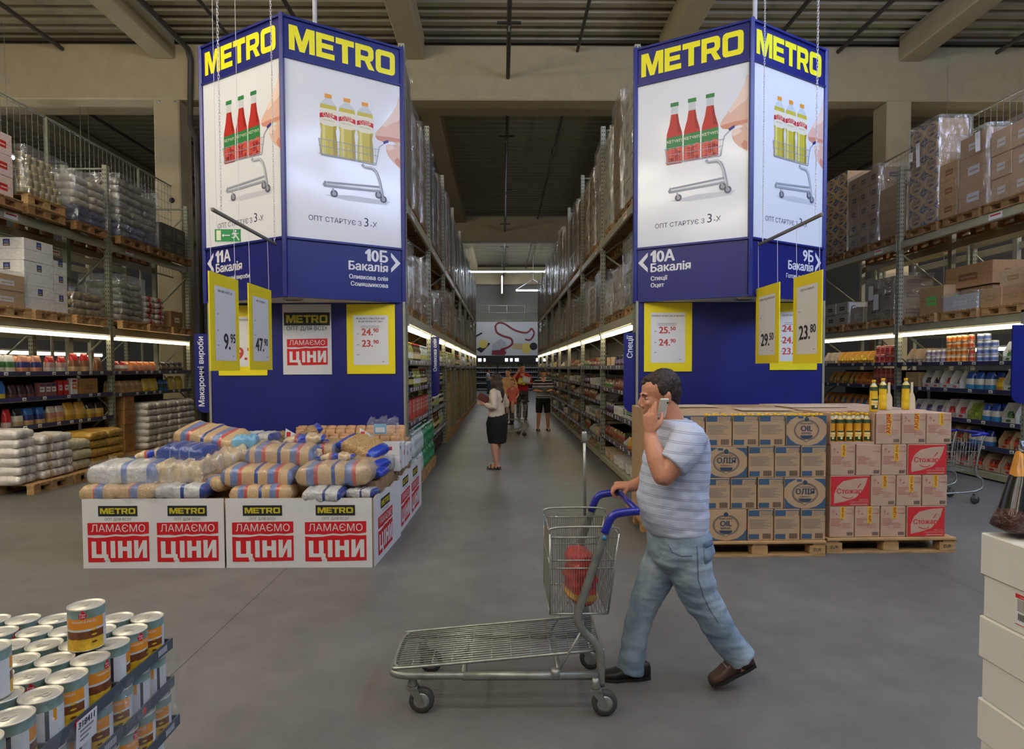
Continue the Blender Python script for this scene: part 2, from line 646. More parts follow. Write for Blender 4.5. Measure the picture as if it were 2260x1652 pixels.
def rack(label, xf, sg, y0, n, bay, depth, shelves, zt=5.4, base=True, mesh=None, back=1.6):
    R = thing('pallet_rack', label, 'pallet rack', (xf, y0, 0))
    for i in range(n + 1):
        yy = i * bay
        a = MB()
        post(a, 0, yy, zt, sg, i < 3)
        a.build('upright', R)
        a = MB()
        post(a, sg * (depth - .08), yy, zt, sg, False)
        a.build('upright', R)
        a = MB()
        z = .3
        k = 0
        while z < zt - .8:
            x0, x1 = sg * .06, sg * (depth - .06)
            a.tube([(x0 if k % 2 else x1, yy, z), (x1 if k % 2 else x0, yy, z + .7)], .02, STEEL, 4)
            z += .7
            k += 1
        a.tube([(sg * .06, yy, zt - .06), (sg * (depth - .06), yy, zt - .06)], .02, STEEL, 4)
        a.build('brace', R)
    for i in range(n):
        ya, yb = i * bay + .05, (i + 1) * bay - .05
        for z in (2.41, 3.95):
            for x in (sg * .02, sg * (depth - .02)):
                a = MB()
                a.box((x, (ya + yb) / 2, z), (.045, yb - ya, .13), STEELB, ch=.006)
                if x == sg * .02:
                    for yy in (ya, yb):
                        a.box((x - sg * .01, yy, z), (.05, .05, .2), STEEL)
                a.build('beam', R)
        if base:
            a = MB()
            a.box((sg * .3, (ya + yb) / 2, .07), (.6, yb - ya, .1), STEELB, ch=.006)
            a.build('base_shelf', R)
        for z in shelves[min(i, len(shelves) - 1)]:
            a = MB()
            a.box((sg * .3, (ya + yb) / 2, z - .03), (.6, yb - ya, .05), STEELB, ch=.004)
            sh = a.build('shelf', R)
            r = MB()
            r.box((-sg * .012, (ya + yb) / 2, z - .012), (.02, yb - ya, .062), RAIL)
            yy = ya + .12
            rr = random.Random(int(z * 100) + i * 7)
            while yy < yb - .15:
                r.box((-sg * .0235, yy, z - .012), (.003, .075, .045), TAGW)
                r.box((-sg * .0255, yy, z - .016), (.001, .045, .012), INK)
                yy += rr.choice([.22, .3, .42, .55])
            r.build('price_rail', sh)
        if back and len(shelves[min(i, len(shelves) - 1)]) > 1:  # added dark sheet in place of the shade seen between goods
            a = MB()
            a.box((sg * .63, (ya + yb) / 2, .05 + back / 2), (.015, yb - ya, back), SHADEP)
            a.build('back_panel', R)
        if i < 3:
            for k in range(2):
                yy = ya + .25 + k * 1.5
                a = MB()
                a.box((-sg * .001, yy + .3, 3.95), (.004, .26, .09), PAPER)
                a.box((-sg * .0045, yy + .3, 3.965), (.002, .2, .018), REDP)
                if k == 0:
                    a.build('load_plate', R)
    if mesh:
        y1, y2, z1, z2 = mesh
        a = MB()
        x = sg * (depth + .25)
        yy = y1
        while yy <= y2:
            a.tube([(x, yy, z1), (x, yy, z2)], .0045, PIPEG, 4, cap=False)
            yy += .14
        z = z1
        while z <= z2:
            a.tube([(x, y1, z), (x, y2, z)], .0045, PIPEG, 4, cap=False)
            z += .2
        for z in (z1, (z1 + z2) / 2, z2):
            a.tube([(x, y1, z), (x, y2, z)], .02, STEEL, 5)
        yy = y1
        while yy <= y2 + .1:
            a.tube([(x, yy, 0), (x, yy, z2)], .028, STEEL, 6)
            yy += 2.9
        a.build('mesh_guard', R)
    return R


def strip(xf, sg, y0, n, bay, where):
    for i in range(n):
        ya, yb = y0 + i * bay + .07, y0 + (i + 1) * bay - .07
        t = thing('strip_light', 'lit strip lamp under the beam, %s bay of the %s' % (NTH[i], where), 'strip light', (xf, (ya + yb) / 2, 2.3))
        h = MB()
        h.box((sg * .06, 0, .025), (.07, yb - ya, .02), WHITE)
        h.box((sg * .09, 0, 0), (.012, yb - ya, .07), WHITE)
        h.build('housing', t)
        L = (yb - ya) / 2
        for s in (-1, 1):
            g = MB()
            g.box((sg * .035, s * L / 2, -.008), (.055, L - .03, .05), TUBE)
            g.build('tube', t)


XA, XB, XC, XD = -7.1, -1.3, 1.82, 7.33
Y0, BAY = 8.78, 2.92
LS = [[.88, 1.3, 1.68], [1.27, 1.68]]
RS = [[.5, .88, 1.35, 1.78]]
BS = [[.95, 1.43, 1.82], [.5, .94, 1.43, 1.82], [1.8]]
CS = [[.52, .95, 1.36, 1.74], [.4, .73, 1.09, 1.37, 1.74], [.4, .73, 1.09, 1.37, 1.74]]
NA = 8
rack('tall grey pallet rack of pasta bags with a mesh guard on top', XA, -1, Y0, 2, BAY, .82, LS, base=False, mesh=(-2.9, 8.7, 4.0, 6.25))
rack('tall grey pallet rack of sweets and cereal cartons behind the cooking oil pallets', XD, 1, Y0, 2, BAY, 1.05, RS, mesh=(-2.9, 5.8, 4.2, 6.3))
OILR = 'oil rack'
SPIR = 'spice rack'
rack('long grey pallet rack of olive oil along the middle aisle', XB, -1, Y0, NA, BAY, 1.1, BS, base=False, zt=6.1, back=2.2)
rack('long grey pallet rack of spices along the middle aisle', XC, 1, Y0, NA, BAY, 1.1, CS, zt=6.1, back=2.2)
rack('grey pallet rack standing back to back behind the pasta rack', -8.5, -1, Y0, 2, BAY, .9, [[]], zt=4.6, base=False)
rack('grey pallet rack standing back to back behind the sweets rack', 8.7, 1, Y0, 2, BAY, .9, [[]], zt=4.6, base=False)
strip(XA, -1, Y0, 2, BAY, 'pasta rack')
strip(XD, 1, Y0, 2, BAY, 'sweets rack')
strip(XB, -1, Y0, NA, BAY, OILR)
strip(XC, 1, Y0, NA, BAY, SPIR)
batten('strip_light', 'lit lamp glimpsed through the back of the pasta rack', (-10.6, 7.5, 2.1), (-10.6, 17, 2.1), TUBE, w=.12, hang=7)
batten('strip_light', 'lit lamp glimpsed through the back of the sweets rack', (11.0, 8.5, 2.1), (11.0, 16, 2.1), TUBE, w=.12, hang=7)

# ------------------------------------------------------------------ the two sign towers
GLYPH = {
    'M': ([(0, 0), (0, 1), (.42, 1), (.66, .42), (.90, 1), (1.32, 1), (1.32, 0), (1.03, 0), (1.03, .62), (.79, 0), (.53, 0), (.29, .62), (.29, 0)], [], 1.32),
    'E': ([(0, 0), (0, 1), (.95, 1), (.95, .77), (.30, .77), (.30, .61), (.9, .61), (.9, .40), (.30, .40), (.30, .23), (.97, .23), (.97, 0)], [], .97),
    'T': ([(.34, 0), (.34, .75), (0, .75), (0, 1), (1.0, 1), (1.0, .75), (.66, .75), (.66, 0)], [], 1.0),
    'R': ([(0, 0), (0, 1), (.82, 1), (.95, .96), (1.03, .85), (1.03, .52), (.95, .4), (.82, .35), (1.08, 0), (.74, 0), (.52, .33), (.30, .33), (.30, 0)], [[(.30, .54), (.30, .77), (.66, .77), (.73, .72), (.73, .59), (.66, .54)]], 1.08),
    'O': ([(.0, .18), (.0, .82), (.05, .94), (.18, 1), (.95, 1), (1.08, .94), (1.13, .82), (1.13, .18), (1.08, .06), (.95, 0), (.18, 0), (.05, .06)], [[(.30, .27), (.30, .73), (.34, .77), (.79, .77), (.83, .73), (.83, .27), (.79, .23), (.34, .23)]], 1.13)}


def logo(q, pl, x, y, w, m, l=.002, h=None):
    tw = sum(GLYPH[c][2] for c in 'METRO') + 4 * .07
    k = w / tw
    ky = h or k
    for c in 'METRO':
        o, hs, gw = GLYPH[c]
        f = lambda pts: [(x + px * k, y + py * ky) for px, py in pts]
        q.poly(pl, f(o), m, l, [f(hh) for hh in hs])
        x += (gw + .07) * k


SKIN1, SKIN2, SKIN3 = mat('print_skin', (232, 190, 168), .4), mat('print_skin_light', (244, 218, 202), .4), mat('print_skin_deep', (214, 148, 122), .4)
P_OIL, P_OILD, P_OILL = mat('print_oil', (206, 190, 62), .4), mat('print_oil_dark', (172, 152, 40), .4), mat('print_oil_pale', (226, 216, 130), .4)
P_ORANGE = mat('print_orange', (238, 158, 44), .4)
P_RED, P_REDD, P_REDL = mat('print_ketchup', (190, 44, 34), .4), mat('print_ketchup_dark', (150, 28, 24), .4), mat('print_tomato', (214, 84, 66), .4)
P_GREEN, P_GREEND = mat('print_green', (44, 128, 66), .4), mat('print_green_dark', (20, 92, 48), .4)
P_CREAM, P_GLASS, P_GREY, P_GREYD = mat('print_cream', (236, 230, 206), .4), mat('print_glass', (206, 212, 214), .4), mat('print_grey', (160, 166, 178), .4), mat('print_grey_dark', (96, 98, 108), .4)
P_WHITE = mat('poster_white', (238, 240, 243), .16, coat=.3)
P_BLUE = mat('print_handle_blue', (48, 44, 132), .4)
P_INK = mat('print_ink_blue', (48, 56, 92), .4)
P_SH = mat('print_pale_grey', (206, 209, 216), .3)
SIGNW = mat('sign_white', (232, 232, 236), .4)


def smooth2(pts, n=4):
    out = []
    m = len(pts)
    for i in range(m):
        a, b, c, d = [V(pts[(i + j) % m]) for j in (-1, 0, 1, 2)]
        for k in range(n):
            u = k / n
            p = .5 * ((2 * b) + (c - a) * u + (2 * a - 5 * b + 4 * c - d) * u * u + (3 * b - a - 3 * c + d) * u ** 3)
            out.append((min(p.x, 1.0), p.y))
    return out


def circ(x, y, r, n=14, ry=None):
    return [(x + r * math.cos(2 * PI * k / n), y + (ry or r) * math.sin(2 * PI * k / n)) for k in range(n)]


def stroke(q, pl, pts, w, m, l):
    for (a, b) in zip(pts, pts[1:]):
        d = V((b[0] - a[0], b[1] - a[1]))
        if d.length < 1e-6:
            continue
        p = V((-d.y, d.x)).normalized() * w / 2
        q.poly(pl, [(a[0] + p.x, a[1] + p.y), (b[0] + p.x, b[1] + p.y), (b[0] - p.x, b[1] - p.y), (a[0] - p.x, a[1] - p.y)], m, l)


def poster(q, pl, w, h, kind):
    """printed advertisement on a plane of width w and height h"""
    X = lambda u: u * w
    Y = lambda v: h - v * h
    P = lambda pts: [(X(a), Y(b)) for a, b in pts]
    q.rect(pl, 0, 0, w, h, P_WHITE, .001)
    q.poly(pl, P([(.3, .735), (.55, .715), (.9, .72), (.86, .745), (.5, .75)]), P_SH, .0015)
    # hand
    q.poly(pl, P(smooth2([(1, .085), (.965, .13), (.9, .2), (.83, .265), (.775, .31), (.765, .335), (.785, .355), (.84, .362), (.92, .35), (1, .345)])), SKIN1, .0020)
    q.poly(pl, P(smooth2([(1, .085), (.965, .13), (.9, .2), (.84, .258), (.86, .27), (.92, .24), (1, .2)])), SKIN2, .0024)
    q.poly(pl, P([(.765, .335), (.785, .355), (.84, .362), (.92, .35), (1, .345), (1, .325), (.9, .325), (.82, .33)]), SKIN3, .0024)
    q.poly(pl, P(smooth2([(1, .37), (.93, .368), (.875, .375), (.865, .4), (.88, .435), (.92, .468), (.965, .49), (1, .5)])), SKIN1, .0020)
    q.poly(pl, P([(.97, .44), (.945, .465), (.965, .49), (1, .5), (1, .455)]), SKIN3, .0024)
    q.poly(pl, P([(.875, .375), (.865, .4), (.89, .41), (.95, .39), (.93, .368)]), SKIN2, .0024)
    for i in range(3):
        c = .35 + i * .162
        o = 0 if kind == 'oil' else -.004
        B = lambda pts: P([(c + a * .075, b + o * i) for a, b in pts])
        if kind == 'oil':
            q.poly(pl, B([(-.35, .165), (.35, .165), (.36, .18), (.85, .205), (1, .24), (1, .33), (.86, .36), (.98, .42), (1, .5), (.9, .51), (-.9, .51), (-1, .5), (-.98, .42), (-.86, .36), (-1, .33), (-1, .24), (-.85, .205), (-.36, .18)]), P_GLASS, .003)
            q.poly(pl, B([(-.9, .212), (.9, .212), (.98, .24), (.98, .33), (.84, .36), (.96, .42), (.98, .5), (.88, .508), (-.88, .508), (-.98, .5), (-.96, .42), (-.84, .36), (-.98, .33), (-.98, .24)]), P_OIL, .0035)
            q.poly(pl, B([(.55, .32), (.84, .33), (.8, .36), (.94, .42), (.96, .5), (.6, .505), (.5, .42)]), P_OILD, .0038)
            q.poly(pl, B([(-.7, .33), (-.4, .33), (-.35, .5), (-.75, .5)]), P_OILL, .0038)
            q.poly(pl, B([(-.4, .15), (.4, .15), (.4, .172), (-.4, .172)]), P_ORANGE, .004)
            q.poly(pl, B([(-1, .235), (1, .235), (1, .322), (.5, .332), (-.5, .332), (-1, .322)]), P_CREAM, .004)
            q.poly(pl, B([(-1, .268), (-.4, .258), (.4, .258), (1, .268), (1, .294), (.4, .284), (-.4, .284), (-1, .294)]), REDP, .0045)
            q.text(pl, 'ОЛІЯ', X(c), Y(.281 + o * i), .02 * h, P_CREAM, .005, 'c', .02)
            q.text(pl, 'РАФІНОВАНА', X(c), Y(.305 + o * i), .007 * h, P_OILD, .005, 'c')
        else:
            q.poly(pl, B([(-.42, .165), (.42, .165), (.45, .22), (.6, .27), (.95, .33), (1, .36), (1, .505), (.9, .515), (-.9, .515), (-1, .505), (-1, .36), (-.95, .33), (-.6, .27), (-.45, .22)]), P_GLASS, .003)
            q.poly(pl, B([(-.42, .215), (.42, .215), (.6, .27), (.95, .33), (1, .36), (1, .505), (.9, .513), (-.9, .513), (-1, .505), (-1, .36), (-.95, .33), (-.6, .27)]), P_RED, .0035)
            q.poly(pl, B([(.2, .22), (.4, .22), (.55, .27), (.85, .33), (.4, .33)]), P_REDD, .0038)
            q.poly(pl, B([(-.5, .145), (.5, .145), (.52, .168), (-.52, .168)]), P_GREEN, .004)
            q.poly(pl, B([(-1, .352), (1, .346), (1, .505), (-1, .51)]), P_GREEN, .004)
            q.text(pl, 'КЕТЧУП', X(c), Y(.385 + o * i), .017 * h, P_CREAM, .005, 'c', .02)
            rr = random.Random(i)
            q.poly(pl, B([(-1, .43), (-.5, .415), (0, .425), (.5, .41), (1, .42), (1, .505), (-1, .51)]), P_REDL, .0045)
            for k in range(6):
                q.poly(pl, [(X(c + (rr.random() * 1.7 - .85) * .066) + a, Y(.435 + rr.random() * .01 + (k % 3) * .025) + b) for a, b in circ(0, 0, .022 * w, 9)], P_RED if k % 2 else P_REDD, .005 + k * .0001)
    # toy trolley
    wl = .0045 * w
    for v in (.415, .455, .5):
        stroke(q, pl, P([(.262, v), (.79 + (.455 - v) * .4, v)]), wl, P_GREY, .0065)
    for k in range(14):
        u = .27 + k * .038
        stroke(q, pl, P([(u, .415), (u + .006, .5)]), wl * .6, P_GREY, .0065)
    stroke(q, pl, P([(.262, .415), (.29, .505), (.77, .51), (.80, .4), (.86, .365)]), wl * 1.6, P_GREY, .007)
    q.poly(pl, P([(.835, .362), (.885, .345), (.89, .36), (.845, .376)]), P_BLUE, .0075)
    stroke(q, pl, P([(.64, .52), (.66, .535), (.74, .535), (.775, .555), (.80, .6), (.825, .68), (.83, .7)]), .026 * w, P_GREY, .0065)
    stroke(q, pl, P([(.66, .53), (.74, .532), (.77, .555), (.795, .6), (.82, .68)]), .01 * w, P_GLASS, .007)
    stroke(q, pl, P([(.32, .655), (.30, .68), (.82, .665)]), .022 * w, P_GREY, .0065)
    stroke(q, pl, P([(.33, .66), (.80, .64)]), .016 * w, P_GREY, .0065)
    stroke(q, pl, P([(.32, .672), (.81, .66)]), .008 * w, P_GLASS, .007)
    for (u, v) in ((.39, .72), (.835, .712), (.79, .69)):
        q.poly(pl, circ(X(u), Y(v), .032 * w, 16), P_GREYD, .0068)
        q.poly(pl, circ(X(u), Y(v), .018 * w, 14), P_GREY, .0072)
        stroke(q, pl, P([(u, v), (u - .012, v - .03)]), .018 * w, P_GREY, .0075)
    q.text(pl, 'ОПТ СТАРТУЄ З', X(.17), Y(.89), 0, P_INK, .003, 'l', 0, .46 * w)
    q.text(pl, '3', X(.655), Y(.89), .054 * h, P_INK, .003)
    q.text(pl, '-Х', X(.712), Y(.89), .033 * h, P_INK, .003)


def tower(label, xl, ya, xap, xr, yw, dirs):
    T = thing('sign_tower', label, 'advertising sign', (xap, yw, 2.62))
    o = V((xap, yw, 2.62))
    A, B, C = V((xl, yw, 2.62)) - o, V((xap, ya, 2.62)) - o, V((xr, yw, 2.62)) - o
    for fi, (p, r, kind) in enumerate(((A, B, 'ketchup'), (B, C, 'oil'))):
        w = (r - p).length
        ux = (r - p).normalized()
        side, txt = dirs[fi]
        pl = Pl(p, ux, (0, 0, 1))

        def panel(z0, z1, m, nm):
            q = MB()
            q.add([pl.p(x, z, l) for l in (-.03, 0) for x, z in ((0, z0), (w, z0), (w, z1), (0, z1))], [(0, 1, 2, 3), (4, 5, 6, 7), (0, 1, 5, 4), (1, 2, 6, 5), (2, 3, 7, 6), (3, 0, 4, 7)], m)
            return q
        q = panel(.0, .70, NAVY, '')
        fz = lambda v: .70 - v * .70
        mx = .85 if side == 'r' else .15
        q.text(pl, txt[0], mx * w, fz(.265), .15, SIGNW, .003, side, .05)
        q.text(pl, txt[1], mx * w, fz(.45), .11, SIGNW, .003, side, .05)
        for k, s in enumerate(txt[2:]):
            q.text(pl, s, mx * w, fz(.615 + .13 * k), .056, SIGNW, .003, side, .045)
        sg = 1 if side == 'r' else -1
        cx = (.92 if side == 'r' else .08) * w
        q.poly(pl, [(cx - sg * .06, fz(.07)), (cx - sg * .06, fz(.15)), (cx + sg * .005, fz(.26)), (cx - sg * .06, fz(.37)), (cx - sg * .06, fz(.45)), (cx + sg * .075, fz(.26))], SIGNW, .003)
        q.build('direction_panel', T)
        q = panel(.72, 2.88, P_WHITE, '')
        poster(q, Pl(pl.p(.04, .72), ux, (0, 0, 1)), w - .08, 2.16, kind)
        q.build('poster_panel', T)
        q = panel(2.90, 3.36, NAVY, '')
        logo(q, pl, .055 * w, 2.99, w * .88, LOGOY, .003, .30)
        q.build('header_panel', T)
        for z in (.71, 2.89, 3.37, .0):
            q = MB()
            q.box((w / 2, 0, 0), (w, .05, .026), NAVYD, Matrix.Translation(p + V((0, 0, z))) @ Matrix.Rotation(math.atan2(ux.y, ux.x), 4, 'Z'))
            q.build('frame_rail', T)
    for p in (A, B, C):
        q = MB()
        q.box((p.x, p.y - .005, 1.69), (.055, .055, 3.42), NAVYD, ch=.008)
        q.build('corner_post', T)
    q = MB()
    q.add([A + V((0, 0, -.012)), B + V((0, 0, -.012)), C + V((0, 0, -.012)), A + V((0, 0, .0)), B, C], [(0, 1, 2), (3, 4, 5)], WHITE)
    q.build('underside', T)
    q = MB()
    q.box((B.x + .02, B.y + .22, -.02), (.22, .12, .03), CHROME)
    q.box((B.x + .02, B.y + .22, -.037), (.17, .08, .005), BLACK)
    q.build('downlight', T)
    q = MB()
    q.tube([(B.x + .25, B.y + .55, 3.36), (B.x + .25, B.y + .55, 7.3)], .03, SIGNW, 6)
    q.build('hanging_pole', T)
    return T


tower('triangular blue sign tower pointing to aisles 11А and 10Б above the pasta display', -4.0, 7.86, -2.65, -1.325, 8.68,
      (('l', ['11А', 'Бакалія', 'Макаронні вироби']), ('r', ['10Б', 'Бакалія', 'Оливкова олія', 'Соняшникова'])))
tower('triangular blue sign tower pointing to aisles 10А and 9Б above the cooking oil pallets', 1.82, 7.92, 3.1, 4.405, 8.68,
      (('l', ['10А', 'Бакалія', 'Спеції', 'Оцет']), ('r', ['9Б', 'Бакалія', 'Готові сніданки'])))
# blue end walls under the towers
q = MB()
q.box((-2.63, 8.66, 1.31), (2.62, .05, 2.62), NAVY)
for x in (-3.94, -1.32):
    q.box((x, 8.655, 1.31), (.03, .07, 2.62), STEEL)
tag(q.build('end_panel'), 'blue end wall of the olive oil rack behind the pasta display', 'wall panel')
q = MB()
q.box((3.12, 8.66, 1.31), (2.56, .05, 2.62), NAVY)
for x in (1.84, 4.4):
    q.box((x, 8.655, 1.31), (.03, .07, 2.62), STEEL)
tag(q.build('end_panel'), 'blue end wall of the spice rack behind the cooking oil pallets', 'wall panel')


def blade(label, x, y, w, z0, z1, txt, flip=1):
    """narrow hanging aisle name plate with a rounded lower corner, facing the cross aisle"""
    q = MB()
    pl = Pl((x, y, z0), (1, 0, 0), (0, 0, 1))
    r = w * .75
    cor = [(r - r * math.cos(a), r - r * math.sin(a)) for a in [k * PI / 16 for k in range(9)]]
    pts = cor + [(w, 0), (w, z1 - z0), (0, z1 - z0)] if flip > 0 else [(0, 0)] + [(w - px, py) for px, py in cor][::-1] + [(w, z1 - z0), (0, z1 - z0)]
    for l in (0, -.02):
        q.poly(pl, pts, NAVY, l)
    nn = len(pts)
    q.add([pl.p(a, b, l) for l in (0, -.02) for a, b in pts], [(i, (i + 1) % nn, nn + (i + 1) % nn, nn + i) for i in range(nn)], NAVY)
    if txt:
        q.text(pl, txt, w * .66, (z1 - z0) * (1 if len(txt) < 9 else 1) - .04, w * .42, SIGNW, .003, 'r', .03, None, PI / 2)
    return tag(q.build('aisle_sign'), label, 'sign')


blade('narrow blue upright sign for pasta beside the end wall of the pasta aisle', -4.16, 8.66, .185, 1.13, 2.2, 'Макаронні вироби')
blade('narrow blue upright sign sticking out from the olive oil rack in the middle aisle', -1.30, 11.7, .15, 1.2, 2.3, 'Оливкова олія', -1)
blade('narrow blue upright sign for spices at the start of the spice rack', 1.665, 8.66, .18, 1.1, 2.2, 'Спеції')
blade('narrow blue upright sign at the near end of the sweets rack', 7.08, 8.7, .19, 1.2, 2.29, '')

# ------------------------------------------------------------------ price boards
def paper_print(q, pl, x, y, w, h, head, prices, col, small=True):
    q.rect(pl, x, y, w, h, PAPER, .002)
    k = w / .47
    for i, s in enumerate(head):
        q.text(pl, s, x + w / 2, y + h - (.055 + .04 * i) * k, .022 * k, INK, .003, 'c', .02)
    if small:
        for i in range(2):
            q.rect(pl, x + w * .2, y + h - (.15 + .022 * i) * k, w * .55, .006, GREYTXT, .003)
    for (px, py, hh, a, b, c, bl) in prices:
        q.text(pl, a, x + px * w, y + py * h, hh, c, .003, 'r', .05)
        q.text(pl, b, x + px * w + .01, y + py * h + hh * .42, hh * .58, c, .003, 'l', .05)
    for (dx, dy) in ((.1, .62), (.1, .4), (.1, .2), (.82, .06)):
        q.rect(pl, x + dx * w, y + dy * h, .03, .008, GREYTXT, .003)


def board(label, pl, w, h, paper, head, prices, wires=None, small=True):
    """yellow price board whose lower left corner is the plane's origin"""
    t = thing('price_board', label, 'price sign', pl.o)
    p2 = Pl((0, 0, 0), pl.u, pl.v)
    q = MB()
    q.add([p2.p(x, y, l) for l in (-.006, .006) for x, y in ((0, 0), (w, 0), (w, h), (0, h))], [(3, 2, 1, 0), (4, 5, 6, 7), (0, 1, 5, 4), (1, 2, 6, 5), (2, 3, 7, 6), (3, 0, 4, 7)], YELLOW)
    q.build('board', t)
    q = MB()
    paper_print(q, Pl(p2.p(0, 0, .006), pl.u, pl.v), *paper, head, prices, None, small)
    q.build('paper_sheet', t)
    if wires:
        q = MB()
        for x in (.06, w - .06):
            q.tube([p2.p(x, h - .01), p2.p(x - .02, h + wires)], .0028, SIGNW, 4, cap=False)
        q.build('string', t)
    return t


EX, EZ, EY = V((1, 0, 0)), V((0, 0, 1)), V((0, 1, 0))
PRED = mat('price_red', (196, 72, 66), .6)
wall = 8.626
board('yellow price board on the blue wall next to the white notice', Pl((-2.095, wall, 1.65), EX, EZ), .65, .94, (.09, .12, .47, .67), ['Ф.LIFE ФУЗ.ТРЮОЛОР 500Г', 'Ф.LIFE ПЕННЕ РІГ 500 Г'],
      [(.55, .60, .092, '24.', '90', PRED, 0), (.55, .37, .092, '23.', '90', PRED, 0)])
board('yellow price board on the blue wall half hidden by two hanging boards', Pl((-3.82, wall, 1.635), EX, EZ), .65, .94, (.1, .12, .47, .67), ['СПЕЦПРОПОЗИЦІЯ'],
      [(.6, .14, .17, '9.', '99', PRED, 0)], small=False)
board('yellow price board on the blue wall above the head of the walking man', Pl((1.935, wall, 1.665), EX, EZ), .655, .935, (.09, .12, .47, .68), ['ОЛЕЙНО ОЛІЯ СОН. РАФ.0,87Л'],
      [(.55, .59, .092, '25.', '50', PRED, 0), (.55, .345, .092, '24.', '90', PRED, 0)])
board('yellow price board on the blue wall with three red prices, partly behind hanging boards', Pl((3.66, wall, 1.68), EX, EZ), .65, .915, (.1, .12, .47, .67), ['ЩЕДР.АРОМ ОЛІЯ СОН'],
      [(.45, .60, .092, '24.', '90', PRED, 0), (.45, .365, .092, '24.', '50', PRED, 0), (.45, .14, .092, '23.', '80', PRED, 0)])
PAPERG = PAPER
hl, hr = -2.75, 3.2
board('nearer of two yellow price boards hanging by the pasta display, showing 9.95', Pl((hl, 6.03, 1.705), EY, EZ), .66, .94, (.10, .1, .47, .72), ['МАК. ВИР. АСОРТ. 1КГ'], [(.7, .16, .16, '9.', '95', INK, 1)], .58, False)
board('farther of two yellow price boards hanging by the pasta display, showing 47.90', Pl((hl, 6.955, 1.71), EY, EZ), .68, .945, (.10, .1, .47, .72), ['МАК. ПТІТІМ 5КГ'], [(.66, .16, .15, '47.', '90', INK, 1)], .58, False)
board('farther of two yellow price boards hanging above the oil pallets, showing 29.50', Pl((hr, 7.955, 1.765), -EY, EZ), .67, .935, (.10, .1, .47, .72), ['ОЛЕЙНА ТРАД.ОЛІЯ СОН.0,87'], [(.66, .16, .15, '29.', '50', INK, 1)], .58, False)
board('nearer of two yellow price boards hanging above the oil pallets, showing 23.80', Pl((hr, 6.93, 1.755), -EY, EZ), .62, .935, (.09, .1, .45, .72), ['ОЛІЯ СОН. РАФ.0,87Л'], [(.66, .22, .15, '23.', '80', INK, 1)], .58, False)
for (x, y0, y1, c0, c1, lb) in ((hl, 6.13, 7.83, 6.33, 7.79, 'grey hanging rail on chains carrying yellow price boards beside the pasta display'), (hr, 6.33, 7.9, 6.47, 7.78, 'grey hanging rail on chains carrying yellow price boards above the oil pallets')):
    t = thing('hanging_rail', lb, 'sign rail', (x, (y0 + y1) / 2, 3.24))
    q = MB()
    q.box((0, 0, 0), (.03, y1 - y0, .035), PIPEG, ch=.006)
    q.build('bar', t)
    for yy in (c0, c1):
        q = MB()
        z = .02
        k = 0
        yy -= (y0 + y1) / 2
        while z < 6.6:
            a = .008
            if k % 2:
                q.tube([(a, yy, z), (a, yy, z + .035), (-a, yy, z + .035), (-a, yy, z), (a, yy, z)], .0028, SIGNW, 4, cap=False)
            else:
                q.tube([(0, yy - a, z), (0, yy - a, z + .035), (0, yy + a, z + .035), (0, yy + a, z), (0, yy - a, z)], .0028, SIGNW, 4, cap=False)
            z += .03
            k += 1
        q.build('chain', t)
# emergency exit sign
G = mat('exit_green', (14, 140, 66), .35)
t = thing('exit_sign', 'green running man exit sign hanging in front of the ketchup poster', 'exit sign', (-3.205, 7.2, 3.14))
pl = Pl((0, 0, 0), EX, EZ)
q = MB()
q.box((.142, .008, .075), (.284, .012, .15), G)
q.rect(pl, 0, 0, .284, .006, SIGNW, .001)
q.rect(pl, 0, .144, .284, .006, SIGNW, .001)
q.rect(pl, .02, .02, .05, .11, mat('exit_cream', (226, 232, 196), .4), .002)
q.poly(pl, [(.08, .075), (.10, .095), (.10, .08), (.17, .08), (.17, .07), (.10, .07), (.10, .055)], SIGNW, .002)
q.poly(pl, circ(.232, .124, .0115, 10), SIGNW, .002)
for p, w in (([(.222, .108), (.235, .07)], .022), ([(.235, .07), (.214, .05), (.19, .052)], .012), ([(.238, .07), (.256, .045), (.27, .02)], .013), ([(.218, .106), (.198, .095), (.195, .08)], .009), ([(.226, .106), (.25, .092), (.266, .1)], .009)):
    stroke(q, pl, p, w, SIGNW, .0022)
q.build('face', t)
q = MB()
for x in (.02, .27):
    q.tube([(x, .008, .15), (x, .008, 6.4)], .0028, SIGNW, 4, cap=False)
q.build('wire', t)


# ------------------------------------------------------------------ shop slogan print
def slogan(q, pl, x, y, w, l=.002):
    """red two-block slogan, lower left corner x, y"""
    f = lambda pts: [(x + a * w, y + b * w) for a, b in pts]
    q.poly(pl, f([(0, .445), (0, .645), (1, .66), (1, .475), (.86, .455), (.72, .465), (.58, .45), (.46, .462), (.3, .44), (.2, .45)]), REDP, l)
    q.text(pl, 'ЛАМАЄМО', x + .5 * w, y + .5 * w, 0, CARDW, l + .001, 'c', 0, .88 * w)
    q.poly(pl, f([(.0, .0), (.0, .41), (.12, .40), (.28, .405), (.45, .43), (.6, .42), (.74, .435), (.9, .425), (1, .43), (1, .015), (.36, .0), (.345, .06), (.27, .06), (.27, .0)]), REDP, l)
    for pts in ([(.06, .34), (.135, .34), (.135, .13), (.225, .13), (.225, .34), (.3, .34), (.3, .13), (.33, .13), (.33, .03), (.262, .03), (.262, .07), (.06, .07)], [(.37, .35), (.445, .35), (.445, .07), (.37, .07)],
                [(.49, .35), (.565, .35), (.565, .255), (.64, .255), (.64, .35), (.715, .35), (.715, .07), (.64, .07), (.64, .185), (.565, .185), (.565, .07), (.49, .07)],
                [(.755, .36), (.825, .36), (.825, .2), (.9, .36), (.965, .36), (.965, .07), (.895, .07), (.895, .23), (.82, .07), (.755, .07)]):
        q.poly(pl, f(pts), CARDW, l + .001)


